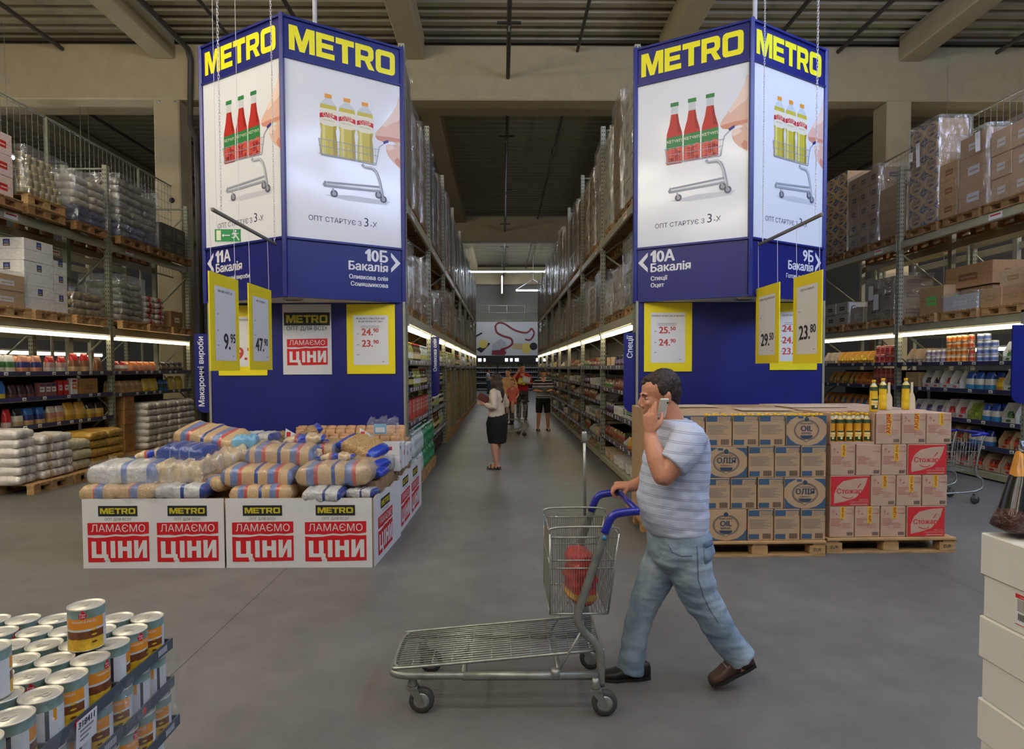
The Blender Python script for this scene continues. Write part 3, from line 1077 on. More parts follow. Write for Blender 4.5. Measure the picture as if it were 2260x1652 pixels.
def shop_logo(q, pl, x, y, w, l=.002):
    q.rect(pl, x, y, w, w * .265, LOGOBK, l)
    logo(q, pl, x + w * .05, y + w * .06, w * .9, LOGOD, l + .001, w * .148)


q = MB()
pl = Pl((-2.955, wall - .002, 1.645), EX, EZ)
q.rect(pl, 0, 0, .655, .945, mat('white_notice', (214, 214, 212), .6), .002)
q.rect(pl, .02, .66, .615, .175, LOGOBK, .004)
logo(q, pl, .05, .695, .555, LOGOD, .005, .105)
q.text(pl, 'ОПТ ДЛЯ ВСІХ', .055, .595, 0, INK, .004, 'l', 0, .55)
slogan(q, pl, .055, .125, .545, .004)
tag(q.build('notice_sheet'), 'white notice with a black and yellow logo and red slogan on the blue wall', 'sign')


# ------------------------------------------------------------------ euro pallet
def pallet_parts(t, m=WOOD, brand=True):
    """1.2 x 0.8 pallet about its centre, 0.144 high, as parts of thing t"""
    for i in range(5):
        y = -.4 + .05 + i * .175
        q = MB()
        q.box((0, y, .133), (1.2, .1 if i % 2 else .13, .022), m, ch=.002)
        q.build('deck_board', t)
    for x in (-.55, 0, .55):
        q = MB()
        q.box((x, 0, .111), (.13, .8, .022), m, ch=.002)
        q.build('cross_board', t)
    for y in (-.35, 0, .35):
        q = MB()
        q.box((0, y, .011), (1.2, .1, .022), m, ch=.002)
        q.build('base_board', t)
        for x in (-.527, 0, .527):
            q = MB()
            q.box((x, y, .061), (.145, .1, .078), m, ch=.002)
            if brand and y < 0 and x:
                q.text(Pl((x, y - .0505, .04), EX, EZ), 'EUR', 0, .008, .03, DARK, .001, 'c')
            q.build('block', t)


def simple_pallet(w, d, m):
    q = MB()
    for i in range(7):
        q.box((-w / 2 + .05 + i * (w - .1) / 6, 0, .133), (.095, d, .022), m)
    for y in (-d / 2 + .06, 0, d / 2 - .06):
        q.box((0, y, .111), (w, .1, .022), m)
        q.box((0, y, .011), (w, .1, .022), m)
        for x in (-w / 2 + .07, 0, w / 2 - .07):
            q.box((x, y, .061), (.13, .1, .078), m)
    return q.mesh('pallet')


PAL_A = simple_pallet(.8, 1.05, WOOD)
PAL_B = simple_pallet(.8, 1.05, WOODD)


def pallet(label, x, y, group=None, rz=0, m=WOOD):
    t = thing('pallet', label, 'pallet', (x, y, 0), rz, group)
    pallet_parts(t, m)
    return t


# ------------------------------------------------------------------ pasta display
CORR = mat('card_edge', (176, 160, 136), .8)


def skirt(label, p0, p1, h, prints, thick=.012, wob=0):
    """printed cardboard wall from p0 to p1 with prints at given distances"""
    p0, p1 = V(p0), V(p1)
    w = (p1 - p0).length
    pl = Pl(p0, p1 - p0, EZ)
    q = MB()
    nx = 12
    hh = [h + (wob * math.sin(i * 1.7 + w * 5) if wob else 0) for i in range(nx + 1)]
    for l, m in ((0, CARDW), (-thick, CARDW)):
        q.add([pl.p(w * i / nx, z, l) for i in range(nx + 1) for z in (0, hh[i])], [(2 * i, 2 * i + 2, 2 * i + 3, 2 * i + 1) for i in range(nx)], m)
    q.add([pl.p(w * i / nx, hh[i], l) for i in range(nx + 1) for l in (0, -thick)], [(2 * i, 2 * i + 2, 2 * i + 3, 2 * i + 1) for i in range(nx)], CORR)
    for x in (0, w):
        q.add([pl.p(x, 0, 0), pl.p(x, 0, -thick), pl.p(x, h, -thick), pl.p(x, h, 0)], [(0, 1, 2, 3)], CORR)
    for c in prints:
        shop_logo(q, pl, c - .17, .455, .34)
        q.text(pl, 'ОПТ ДЛЯ ВСІХ', c, .418, 0, GREYTXT, .002, 'c', 0, .23)
        slogan(q, pl, c - .265, .055, .53)
    return tag(q.build('cardboard_skirt'), label, 'display box')


skirt('white cardboard wall with two printed slogans, the one under the plain white pasta pack', (-3.635, 5.5, 0), (-2.41, 5.48, 0), .605, (.31, .91))
skirt('white cardboard wall with two printed slogans, the one meeting the printed side wall', (-2.395, 5.48, 0), (-1.13, 5.46, 0), .605, (.32, .95))
skirt('white cardboard wall with one slogan on the aisle side of the pasta display', (-1.115, 5.47, 0), (-1.05, 6.5, 0), .6, (.40,), wob=.012)
skirt('white cardboard wall with two slogans on the aisle side, beside the green bottles', (-1.07, 6.5, 0), (-1.03, 8.02, 0), .6, (.4, 1.05), wob=.02)
skirt('plain white cardboard end wall of the pasta display facing the pasta rack', (-3.64, 7.9, 0), (-3.64, 5.51, 0), .5, ())
for x, y in ((-3.0, 5.93), (-1.75, 5.93), (-3.0, 6.78), (-1.75, 6.78), (-3.0, 7.6), (-1.75, 7.6)):
    t = thing('pallet', 'wooden pallet inside the white cardboard walls of the pasta display', 'pallet', (x, y, 0), 0, 'pallets of the pasta display')
    link('deck', PAL_A, t, rot=(0, 0, PI / 2))
q = MB()
for x in (-3.0, -1.75):
    for (y0, y1, z) in ((5.55, 5.83, .56), (5.85, 6.3, .68), (6.32, 7.1, .8), (7.12, 8.0, .86)):
        b = MB()
        b.box((x, (y0 + y1) / 2, (z + .144) / 2), (1.17, y1 - y0, z - .144), BROWN, ch=.006)
        tag(b.build('carton'), 'brown carton under the heap of pasta packs inside the cardboard walls', 'carton', 'cartons under the pasta heap')

PASTA = mat('pasta_tan', (212, 178, 130), .35, vary=.28, vscale=120, bump=.5, bscale=130, coat=.5)
PASTAL = mat('pasta_pale', (214, 188, 148), .3, vary=.2, vscale=90, bump=.5, bscale=40, coat=.6)
PBLUE = mat('pack_blue', (114, 130, 172), .3, vary=.1, vscale=30, bump=.35, bscale=40, coat=.5)
PDBLUE = mat('pack_dark_blue', (58, 76, 142), .3, vary=.12, vscale=20, bump=.35, bscale=30, coat=.5)
PRED2 = mat('pack_red_line', (196, 90, 80), .3, coat=.5)
PWHITE = mat('pack_white', (196, 196, 192), .3, vary=.14, vscale=25, bump=.6, bscale=30, coat=.6)
PBBLUE = mat('bag_bright_blue', (36, 66, 176), .3, bump=.3, bscale=30, coat=.6)
PPALE = mat('pack_pale_blue', (128, 186, 214), .3, coat=.4)
MACA = mat('macaroni', (200, 162, 104), .4, vary=.45, vscale=60, bump=1.0, bscale=70, coat=.4)


def sack(L, Wd, T, mats, seed=0, nx=26, n=24, p=4.4, crimp=.02, wr=.006, ex=9):
    """soft pack: length L (x), width Wd (y), thickness T (z); mats: function of u in -1..1 -> material"""
    q = MB()
    rs, ms = [], []
    rr = random.Random(seed)
    ph = [rr.random() * 6 for _ in range(8)]
    for i in range(nx + 1):
        u = -1 + 2 * i / nx
        au = abs(u)
        s = (1 - au ** ex) ** (1 / 2.2) if au < 1 else 0
        t = max(T / 2 * s, crimp * .3)
        w = Wd / 2 * (.86 + .14 * s)
        ring = []
        for k in range(n):
            a = 2 * PI * k / n
            c, sn = math.cos(a), math.sin(a)
            y = math.copysign(abs(c) ** (2 / p), c) * w
            z = math.copysign(abs(sn) ** (2 / p), sn) * t
            wv = wr * (math.sin(u * 9 + ph[0] + a * 2) + .7 * math.sin(u * 17 + ph[1] - a * 3) + .5 * math.sin(a * 5 + ph[2] + u * 4))
            ring.append((u * L / 2 + wv * .4, y + wv * c * .6, z + wv * sn + T / 2))
        rs.append(ring)
        if i < nx:
            ms.append(mats(-1 + 2 * (i + .5) / nx))
    q.rings(rs, ms, True, True)
    return q


def bands(base, lst, end=None):
    def f(u):
        if end and abs(u) > .86:
            return end
        for (a, b, m) in lst:
            if a <= u < b:
                return m
        return base
    return f


B2 = [(-.72, -.5, PBLUE), (-.5, -.42, PRED2), (-.06, .04, PDBLUE), (.28, .5, PBLUE), (.5, .58, PRED2)]
HEAP = {
    'pack': [sack(.64, .34, .19, bands(PASTA, B2), 1, 40).mesh('pasta_pack'), sack(.64, .34, .19, bands(PASTA, B2, PBLUE), 2, 40).mesh('pasta_pack')],
    'short': [sack(.34, .3, .14, bands(PASTA, [(-.2, .2, PBLUE), (-.3, -.2, PRED2)]), 3, 30).mesh('pasta_pack')],
    'white': [sack(.45, .3, .14, bands(PWHITE, [(.1, .2, PDBLUE), (.8, 1, PDBLUE)]), 4, 30).mesh('pasta_pack')],
    'whiteblue': [sack(.6, .4, .21, bands(PWHITE, [(-.02, .14, PBLUE), (.72, 1.1, PBLUE)]), 5, 36).mesh('pasta_pack')],
    'clear': [sack(.46, .3, .2, bands(PASTAL, [(-.3, -.26, PWHITE), (.25, .29, PWHITE)]), 6, 34, wr=.014).mesh('pasta_pack')],
    'blue': [sack(.48, .32, .19, bands(PDBLUE, [(-.4, -.36, PBLUE), (.0, .04, PBLUE), (.4, .44, PBLUE)]), 7, 36).mesh('pasta_pack')],
    'pale': [sack(.23, .16, .12, bands(PPALE, []), 8).mesh('pasta_pack')],
    'bag': [sack(.34, .16, .085, bands(PASTAL, [(-.25, .15, PBBLUE), (-.38, -.25, PRED2)], PBBLUE), 9, 34, ex=2.2).mesh('pasta_bag')],
    'mac': [sack(.44, .3, .14, bands(MACA, [(-1, -.66, PBBLUE), (.62, 1, PBBLUE)]), 10, 34, ex=2.6).mesh('pasta_bag')],
    'green': [sack(.2, .14, .14, bands(mat('herb_green', (60, 92, 52), .4, vary=.6, vscale=30, col2=(196, 150, 90)), []), 11).mesh('pasta_bag')]}
# kind, x, y, z(bottom), yaw, pitch(y rot), roll(x rot), size scale, label
HP = [('short', -3.51, 5.66, .575, 5, 0, 0, 1, 'tan pasta pack with a blue band, lowest at the corner facing the pasta rack'),
      ('short', -3.19, 5.66, .575, -3, 0, 0, 1, 'tan pasta pack lowest in the heap between a banded pack and a plain white one'),
      ('white', -2.82, 5.68, .575, 0, 0, 0, 1, 'plain white pasta pack with a dark seam resting on the cardboard wall'),
      ('short', -2.57, 5.79, .63, -28, 0, 0, .9, 'small tan pack tilted at the gap between the two cardboard walls'),
      ('pack', -2.12, 5.67, .54, 2, 0, 0, .85, 'tan pasta pack mostly buried under a larger banded pack by the wall gap'),
      ('white', -1.56, 5.58, .575, -3, 0, 8, .78, 'white wrapped pack leaning over the cardboard wall above the printed logo'),
      ('white', -1.25, 5.66, .575, -12, 0, 0, .6, 'small white wrapped pack by the corner of the two cardboard walls'),
      ('whiteblue', -3.38, 5.82, .685, 4, 0, 2, 1, 'big white pasta pack with blue ends lying over the tan ones facing the pasta rack'),
      ('clear', -2.9, 5.82, .685, -4, 0, 2, 1, 'tan pack bundled in creased clear film under the dark blue pack'),
      ('pack', -2.19, 5.79, .66, 2, 2, 3, 1, 'banded tan pasta pack lying over the gap, second from the bottom'),
      ('pack', -1.5, 5.78, .675, 1, -1, 2, 1.05, 'longest banded pasta pack lying along the cardboard wall by its corner'),
      ('blue', -2.98, 6.06, .83, -6, 3, 6, 1, 'dark blue pasta pack with a white price label lying on clear film'),
      ('clear', -2.62, 6.08, .765, 24, -12, 8, .96, 'creased white and tan pack leaning up beside the dark blue one'),
      ('pack', -2.08, 6.05, .82, 3, 2, 5, .98, 'banded pasta pack with a blue end, third up above the cardboard wall gap'),
      ('pack', -2.9, 6.42, .93, -12, 9, 14, 1.08, 'tilted banded pasta pack crowning the heap'),
      ('pale', -2.5, 6.2, .96, 8, 0, 10, 1, 'small pale blue pack tucked beside the topmost pasta pack'),
      ('white', -2.53, 6.66, .95, -8, 0, 4, .82, 'white pack with a dark seam behind the pale blue one'),
      ('bag', -3.36, 6.15, .87, 14, -8, 0, .95, 'single pasta bag with blue ends lying alone facing the pasta rack'),
      ('bag', -1.98, 6.36, .965, 6, -4, 6, 1.2, 'single pasta bag with a blue and red band lying across the heap'),
      ('bag', -1.79, 6.1, .84, 78, -62, 0, .7, 'blue pasta bag standing on end between tan packs'),
      ('bag', -1.57, 6.05, .84, -3, -2, 0, .95, 'single pasta bag lying in front of the loose macaroni bags'),
      ('bag', -2.33, 6.36, .935, -6, 2, 0, .8, 'thin pasta bag half buried beside the pale blue pack'),
      ('mac', -1.39, 6.3, .88, -22, 16, 14, 1.05, 'large macaroni bag with blue corners tilted on top of others'),
      ('mac', -1.7, 6.6, .87, 32, 4, 10, .8, 'macaroni bag lying behind the tilted one, its blue end up'),
      ('mac', -1.3, 6.12, .76, -18, 6, 4, .85, 'macaroni bag under the large tilted one'),
      ('mac', -1.27, 5.98, .70, -10, 3, 2, .8, 'lowest macaroni bag by the aisle side of the display'),
      ('mac', -2.05, 6.8, .98, 20, -34, 10, .72, 'macaroni bag pointing up in front of the blue wall'),
      ('green', -2.42, 6.95, .9, 0, 0, 0, 1, 'green patterned bag beside the white price card in the display'),
      ('pack', -2.95, 6.75, .80, 0, 0, 0, .95, 'banded pasta pack lying behind the crown of the heap'),
      ('clear', -3.3, 6.5, .72, 10, 0, 0, 1, 'creased clear pack low at the back of the heap facing the pasta rack'),
      ('whiteblue', -1.3, 6.45, .66, 85, 0, 0, .8, 'white pack with blue ends lying along the aisle side wall'),
      ('pack', -1.95, 6.45, .8, 0, 0, 0, .95, 'banded pack underneath the single bags in the middle of the heap')]
for i, (k, x, y, z, a, b, c, s, lb) in enumerate(HP):
    me = HEAP[k][i % len(HEAP[k])]
    o = link('pasta_bag' if k in ('bag', 'mac', 'green') else 'pasta_pack', me, None, (x, y, z), (math.radians(c), math.radians(b), math.radians(a)))
    o.scale = (s, s, s)
    tag(o, lb, 'pasta')
    if k in ('clear', 'whiteblue') or i in (1, 10, 13):
        f = link('clear_wrap', sack(.66 if k not in ('clear',) else .5, .37, .215 if k != 'clear' else .22, lambda u: PLASTIC, 50 + i, 20, wr=.02).mesh('clear_wrap'), o, (0, 0, -.004))
    if k == 'blue':
        q = MB()
        q.rect(Pl((.09, -.162, .05), EX, EZ), 0, 0, .07, .045, PAPER, .004)
        q.rect(Pl((.09, -.162, .05), EX, EZ), .008, .015, .05, .016, INK, .005)
        q.build('price_label', o)
# rolled tops of brown bags behind the macaroni
RB = mat('kraft_bag', (206, 158, 110), .55, vary=.2, vscale=14, bump=.3, bscale=20)
q = MB()
q.rings([[(math.copysign(abs(math.cos(a)) ** .6, math.cos(a)) * .055 * w, math.copysign(abs(math.sin(a)) ** .6, math.sin(a)) * .045 * d, z) for a in [2 * PI * k / 14 for k in range(14)]] for (w, d, z) in ((.9, .9, 0), (1, 1, .02), (1, 1, .14), (1.0, .8, .165), (.95, .5, .18))], RB)
q.lathe([(.02, -.05), (.024, 0), (.02, .05)], RB, (0, 0, .185), 8, 'X')
RBM = q.mesh('kraft_bag')
for r in range(3):
    for k in range(11):
        o = link('kraft_bag', RBM, None, (-2.3 + k * .112 + .03 * (r % 2), 7.0 + r * .17, (.801 if r < 1 else .861)), (0, 0, .1 * math.sin(k * 3 + r)))
        tag(o, 'small kraft paper bag with a rolled top in the rows by the blue wall', 'paper bag', 'kraft bags at the back of the pasta display')
for x, lb in ((-2.25, 'white price card with a red print by the green bag in the display'), (-1.46, 'white price card with a red print in front of the kraft bags by the aisle')):
    q = MB()
    pl = Pl((x - .07, 6.78, .95), EX, V((0, .25, 1)))
    for l in (0, -.003):
        q.poly(pl, [(0, 0), (.16, 0), (.16, .05), (0, .14)], PAPER, l)
    q.rect(pl, .012, .025, .045, .075, REDP, .001)
    tag(q.build('price_card'), lb, 'price sign')
t = thing('gift_pack', 'small white box in a crumpled clear bag on top of the kraft bags', 'packet', (-1.3, 6.75, 1.03), .2)
q = MB()
q.box((0, 0, .05), (.13, .1, .1), PPALE, ch=.006)
q.rect(Pl((-.065, -.05, 0), EX, EZ), .015, .02, .1, .05, PAPER, .002)
q.build('box', t)
sack(.34, .2, .17, lambda u: PLASTIC, 77, 20, wr=.022).build('clear_bag', t, (.03, 0, -.01))
TEA = mat('white_carton', (226, 226, 224), .5)
for i, (x, y, z, w, d, h) in enumerate([(-1.2, 6.85, .62, .2, .14, .16), (-1.2, 6.85, .78, .2, .14, .15), (-1.17, 7.05, .62, .16, .14, .29), (-1.16, 7.22, .62, .16, .14, .24), (-1.2, 7.4, .62, .2, .16, .22), (-1.2, 7.6, .62, .2, .16, .22)]):
    q = MB()
    q.box((x, y, z + h / 2), (w, d, h), TEA, ch=.004)
    p = Pl((x + w / 2, y - d / 2, z), EY, EZ)
    q.rect(p, d * .2, h * .5, d * .35, h * .2, REDP if i % 2 == 0 else INKB)
    p = Pl((x - w / 2, y - d / 2, z), EX, EZ)
    q.rect(p, w * .3, h * .45, w * .3, h * .25, REDP if i % 2 else P_SH)
    tag(q.build('carton'), 'small white carton stacked inside the aisle side of the pasta display', 'carton', 'white cartons in the pasta display')

# ------------------------------------------------------------------ cooking oil pallets
pallet('wooden pallet under the red printed cooking oil cartons', 3.58, 6.14)
pallet('wooden pallet under the blue printed cooking oil cartons behind the walking man', 2.33, 6.06)
pallet('wooden pallet behind the red printed cooking oil cartons', 3.55, 7.0)
pallet('wooden pallet behind the blue printed cooking oil cartons', 2.05, 6.95)
OC = mat('oil_carton', (186, 154, 116), .7, vary=.1, vscale=8)
OCP = mat('pink_carton', (196, 162, 134), .7, vary=.08, vscale=8)
OBLUE = mat('carton_blue_print', (62, 88, 112), .7)
ORED = mat('carton_red_print', (206, 42, 46), .6)
OPINK = mat('carton_pink_print', (176, 92, 86), .7)
TAPE = mat('yellow_tape', (222, 184, 62), .4)
OH = .287
CAPY = mat('yellow_cap', (240, 190, 30), .4)


def carton_mesh(kind, w, d, v):
    """carton standing on z=0, front face at y=-d/2"""
    q = MB()
    base = OCP if kind[0] == 's' else OC
    open_ = 'open' in kind
    h = OH - .002
    if not open_:
        q.box((0, 0, h / 2), (w - .004, d - .004, h), base, ch=.004)
        q.box((0, 0, h + .0005), (w - .02, .004, .001), CORR)
    else:
        for (c, dd) in (((0, -d / 2 + .004, h * .46), (w - .006, .005, h * .92)), ((0, d / 2 - .004, h * .46), (w - .006, .005, h * .92)), ((-w / 2 + .004, 0, h * .46), (.005, d - .006, h * .92)), ((w / 2 - .004, 0, h * .46), (.005, d - .006, h * .92)), ((0, 0, .003), (w - .006, d - .006, .005))):
            q.box(c, dd, base)
        q.box((0, d * .12, h * .95), (w - .01, d * .7, .006), base, Matrix.Rotation(.04, 4, 'X'))
    pl = Pl((-w / 2, -d / 2 + .0015, 0), EX, EZ)
    if kind.startswith('sbig'):
        q.rect(pl, .006, .006, w - .012, h - .012, ORED, .0005)
        q.poly(pl, [(w * .1, h * .1), (w * .1, h * .42), (w * .18, h * .66), (w * .32, h * .82), (w * .6, h * .9), (w * .93, h * .93), (w * .88, h * .7), (w * .78, h * .45), (w * .62, h * .27), (w * .35, h * .16)], OCP, .001)
        q.text(pl, 'Стожар', w * .48, h * .42, 0, ORED, .0015, 'c', .035, .62 * w)
        stroke(q, pl, [(w * .68, h * .6), (w * .76, h * .74)], .008, ORED, .0015)
        stroke(q, pl, [(w * .3, h * .33), (w * .4, h * .27), (w * .5, h * .26), (w * .58, h * .32)], .007, ORED, .0015)
        q.text(pl, 'МАСЛО', w * .94, h * .19, .016, OCP, .0015, 'r')
        q.text(pl, 'ПОДСОЛНЕЧНОЕ', w * .95, h * .12, .015, OCP, .0015, 'r')
        q.rect(pl, w * .5, h * .05, w * .44, .008, OCP, .0015)
    elif kind.startswith('s'):
        rr = random.Random(v)
        q.text(pl, 'Стожар', w * .95, h * .76, 0, OPINK, .001, 'r', .03, w * .28)
        stroke(q, pl, [(w * .72, h * .9), (w * .9, h * .93), (w * .96, h * .8)], .003, OPINK, .001)
        if v % 3 != 1:
            stroke(q, pl, [(w * .1, h * .82), (w * .15, h * .88), (w * .2, h * .82)], .004, OPINK, .001)
            stroke(q, pl, [(w * .15, h * .86), (w * .15, h * .72)], .003, OPINK, .001)
            q.poly(pl, circ(w * .28, h * .76, .008, 8), OPINK, .001)
        for k in range(6):
            q.rect(pl, w * .06, h * (.6 - .045 * k), w * (.25 + .3 * rr.random()), .004, OPINK, .001)
        for k in range(4):
            q.rect(pl, w * .5, h * (.45 - .05 * k), w * (.25 + .15 * rr.random()), .003, OPINK, .001)
        for k in range(7):
            q.rect(pl, w * (.7 + .034 * k), h * .06, w * .018, h * .11, INK, .001)
        if v != 1:
            a, L = w * (.42 + .1 * ((v * 3) % 4) / 3), h * (.42 + .3 * ((v * 2) % 3) / 2)
            q.poly(pl, [(a, h), (a + .045, h), (a + .042, h - L), (a + .012, h - L + .012), (a, h - L)], TAPE, .0012)
            tx = ['АКЦИЯ', 'АКЦИ', 'ЦИЯ АКЦ', 'КЦИЯ'][v % 4]
            q.text(pl, tx, a + .034, h - L + .02, 0, REDP, .002, 'l', .03, L - .03, PI / 2)
    elif kind.startswith('obig'):
        for sx in (0, 1):
            X = lambda t: t if not sx else w - t
            q.poly(pl, [(X(.004), .004), (X(w * .42), .004), (X(w * .24), h * .07), (X(w * .1), h * .2), (X(.004), h * .38)], OBLUE, .001)
        if v % 2:
            q.rect(pl, w * .3, h * .87, w * .12, h * .08, OBLUE, .001)
            for sx in (0, 1):
                X = lambda t: t if not sx else w - t
                q.poly(pl, [(X(.004), h * .96), (X(w * .3), h * .96), (X(w * .1), h * .82), (X(.004), h * .66)], OBLUE, .001)
        c = (w * .5, h * .5)
        e = lambda r, ry: circ(c[0], c[1], r, 28, ry)
        q.poly(pl, e(w * .31, h * .33), INKB, .0012, [e(w * .295, h * .31)])
        q.poly(pl, e(w * .28, h * .29), INKB, .0012, [e(w * .272, h * .278)])
        q.poly(pl, circ(w * .5, h * .84, w * .055, 14), INKB, .001)
        q.text(pl, 'OIL' if v % 3 == 0 else 'ОЛІЯ', w * .5, h * .47, .05, INKB, .0014, 'c', .05)
        q.text(pl, 'SUNFLOWER' if v % 3 == 0 else 'СОНЯШНИКОВА', w * .5, h * .68, 0, INKB, .0014, 'c', .02, w * .3)
        q.text(pl, 'REFINED' if v % 3 == 0 else 'РАФІНОВАНА', w * .5, h * .37, 0, INKB, .0014, 'c', .02, w * .24)
        q.poly(pl, [(w * .34, h * .33), (w * .66, h * .33), (w * .62, h * .25), (w * .5, h * .22), (w * .38, h * .25)], INKB, .0014)
        q.poly(pl, circ(w * .5, h * .17, w * .06, 14, h * .05), OC, .0016)
        q.poly(pl, circ(w * .5, h * .17, w * .055, 14, h * .045), INKB, .0018, [circ(w * .5, h * .17, w * .048, 14, h * .036)])
    else:
        rr = random.Random(v + 9)
        q.rect(pl, .006, h * .78, w - .012, h * .19, OBLUE, .001)
        q.rect(pl, w * .44, h * .72, w * .5, h * .22, OC, .0014)
        for k in range(3):
            q.text(pl, ['СОНЯШНИКОВА', 'РАФІНОВАНА ОЛІЯ', 'НЕТТО 4,6'][k], w * .48, h * (.88 - .055 * k), .009, INKB, .0018)
        for k in range(9):
            q.rect(pl, w * .06, h * (.66 - .035 * k), w * (.55 + .35 * rr.random()), .0035, GREYTXT, .001)
        q.rect(pl, .008, .012, w * .4, h * .16, OBLUE, .001)
        for k in range(9):
            q.rect(pl, w * (.58 + .036 * k), h * .05, w * .02, h * .17, INK, .001)
    return q.mesh('oil_carton')


_CM = {}


def carton(kind, x, y, z, w, d, v, label, group=None, rz=0):
    k = (kind, round(w, 3), round(d, 3), v)
    if k not in _CM:
        _CM[k] = carton_mesh(*k)
    o = link('oil_carton', _CM[k], None, (x, y, z), (0, 0, rz))
    return tag(o, label, 'carton', group)


FR = 5.76
ly = [.146 + i * OH for i in range(4)]
LN = ['lowest', 'second', 'third', 'topmost']
# red printed stack: x starts per layer from the ground up
RST = [[('s', .232, 0), ('s', .232, 2), ('s', .232, 3), ('sbig', .36, 0)], [('sbig', .375, 0), ('s', .232, 3), ('s', .232, 2), ('s', .232, 0)],
       [('s', .232, 0), ('s', .232, 1), ('s', .232, 2), ('sbig', .365, 0)], [None, ('s', .232, 4), ('s', .225, 5), ('s', .232, 6)]]
POSN = ['first', 'second', 'third', 'fourth']
for li, row in enumerate(RST):
    x = 3.015
    for ci, e in enumerate(row):
        if e is None:
            x += .42
            continue
        k, w, v = e
        d = .385 if k == 's' else .26
        xx = x + w / 2
        if k == 'sbig':
            lb = 'cooking oil carton with a wide red printed leaf face in the %s layer' % LN[li]
        else:
            lb = 'pinkish cooking oil carton, %s from the gap between stacks in the %s layer' % (POSN[ci], LN[li])
        carton(k, xx, FR + d / 2, ly[li], w, d, v, lb, rz=.012 * math.sin(ci * 5 + li))
        x += w + .008
# blue printed stack
BST = [[('obig', .385, 0), ('o', .235, 0), ('o', .235, 1), ('o', .225, 2)], [('o', .235, 3), ('o', .235, 1), ('o', .235, 0), ('obig', .38, 1)],
       [('obig', .385, 1), ('o', .235, 2), ('o', .23, 3), ('o', .23, 1)], [('oopen', .235, 4), ('oopen', .235, 0), ('oopen', .235, 1), ('obigopen', .37, 3)]]
for li, row in enumerate(BST):
    x = 2.945 - sum(e[1] + .008 for e in row)
    for k in range(1):
        if li in (0, 1, 2, 3):
            carton('o', x - .125, FR - .08 + .195, ly[li], .235, .385, 5, 'cooking oil carton hidden behind the walking man in the %s layer' % LN[li])
    for ci, (k, w, v) in enumerate(row):
        d = .385 if 'big' not in k else .26
        lb = ('cooking oil carton with a blue oval emblem, %s layer of the stack behind the man' if 'big' in k else 'narrow blue printed cooking oil carton, ' + POSN[3 - ci] + ' from the gap, %s layer') % LN[li]
        carton(k, x + w / 2, FR - .08 + d / 2, ly[li], w, d, v, lb, rz=.01 * math.sin(ci * 3 + li * 2))
        if 'open' in k:
            nb = 3 if 'big' not in k else 5
            for bi in range(nb):
                for bj in range(2):
                    q = MB()
                    cc = (x + (bi + .5) * w / nb + .004 * math.sin(bi * 5), FR - .08 + .045 + bj * .08, ly[3])
                    q.lathe([(.034, .006), (.036, .02), (.036, .2), (.03, .24), (.014, .262), (.013, .268), (.0175, .268), (.0175, .288), (.0001, .289)], [P_OIL] * 6 + [CAPY] * 2, cc, 10)
                    tag(q.build('oil_bottle'), 'yellow capped oil bottle in the open carton with %s' % ('an oval emblem' if 'big' in k else 'a narrow front, %s from the gap' % POSN[3 - ci]), 'bottle', 'bottles in the open blue printed carton %s' % POSN[3 - ci])
        x += w + .008
# rear rows: the top layer and the sides that show
for (x0, n, yy, gname) in ((3.02, 3, 6.36, 'red'), (3.0, 3, 6.78, 'red2'), (3.0, 3, 7.17, 'red3'), (1.75, 3, 6.26, 'blue'), (1.5, 4, 6.72, 'blue2'), (1.5, 4, 7.11, 'blue3')):
    for i in range(n):
        for li in range(4):
            z = ly[li] if 'red' in gname or li < 3 else ly[li] - .004
            carton('s' if 'red' in gname else 'obig', x0 + .19 + i * .39, yy, z, .385, .385, 1, 'closed brown carton in the rear rows of the %s printed cooking oil stack' % gname.rstrip('23'), 'rear cartons of the %s printed stack' % gname.rstrip('23'))
FLAP = mat('carton_flap', (206, 182, 150), .7, vary=.08, vscale=6)
for (x, y, w, d, r, lb) in ((3.3, 6.75, .62, .38, .05, 'loose flat cardboard sheet lying on the red printed stack near the blue wall'), (2.6, 6.3, .5, .36, -.06, 'loose flat cardboard sheet lying on the blue printed stack near the gap'), (2.0, 6.9, .6, .4, .03, 'loose flat cardboard sheet at the back of the blue printed stack')):
    q = MB()
    q.box((0, 0, .004), (w, d, .006), FLAP)
    q.box((0, -d / 2 - .02, .01), (w, .05, .005), FLAP, Matrix.Rotation(.15, 4, 'X'))
    tag(q.build('cardboard_sheet', None, (x, y, 1.296), (0, 0, r)), lb, 'cardboard')
# the open carton of bottles at the corner of the red stack
q = MB()
for (c, d) in (((0, .255, OH / 2), (.41, .005, OH)), ((-.203, .03, OH / 2), (.005, .44, OH)), ((.203, .03, OH / 2), (.005, .44, OH)), ((0, .03, .003), (.41, .44, .005)), ((0, -.185, .012), (.41, .005, .024))):
    q.box(c, d, OCP)
tag(q.build('oil_carton', None, (3.22, FR + .2, ly[3])), 'cut open carton showing rows of oil bottles at the corner of the red printed stack', 'carton')
OILM = mat('sunflower_oil', (226, 160, 40), .08, coat=.5)
OILT = mat('sunflower_oil_bright', (240, 196, 40), .08, coat=.5)
CLEAR = mat('bottle_shoulder', (196, 190, 150), .08, coat=.6)
LBLG = mat('bottle_label_green', (30, 66, 42), .4)
LBLY = mat('bottle_label_yellow', (246, 218, 130), .4)


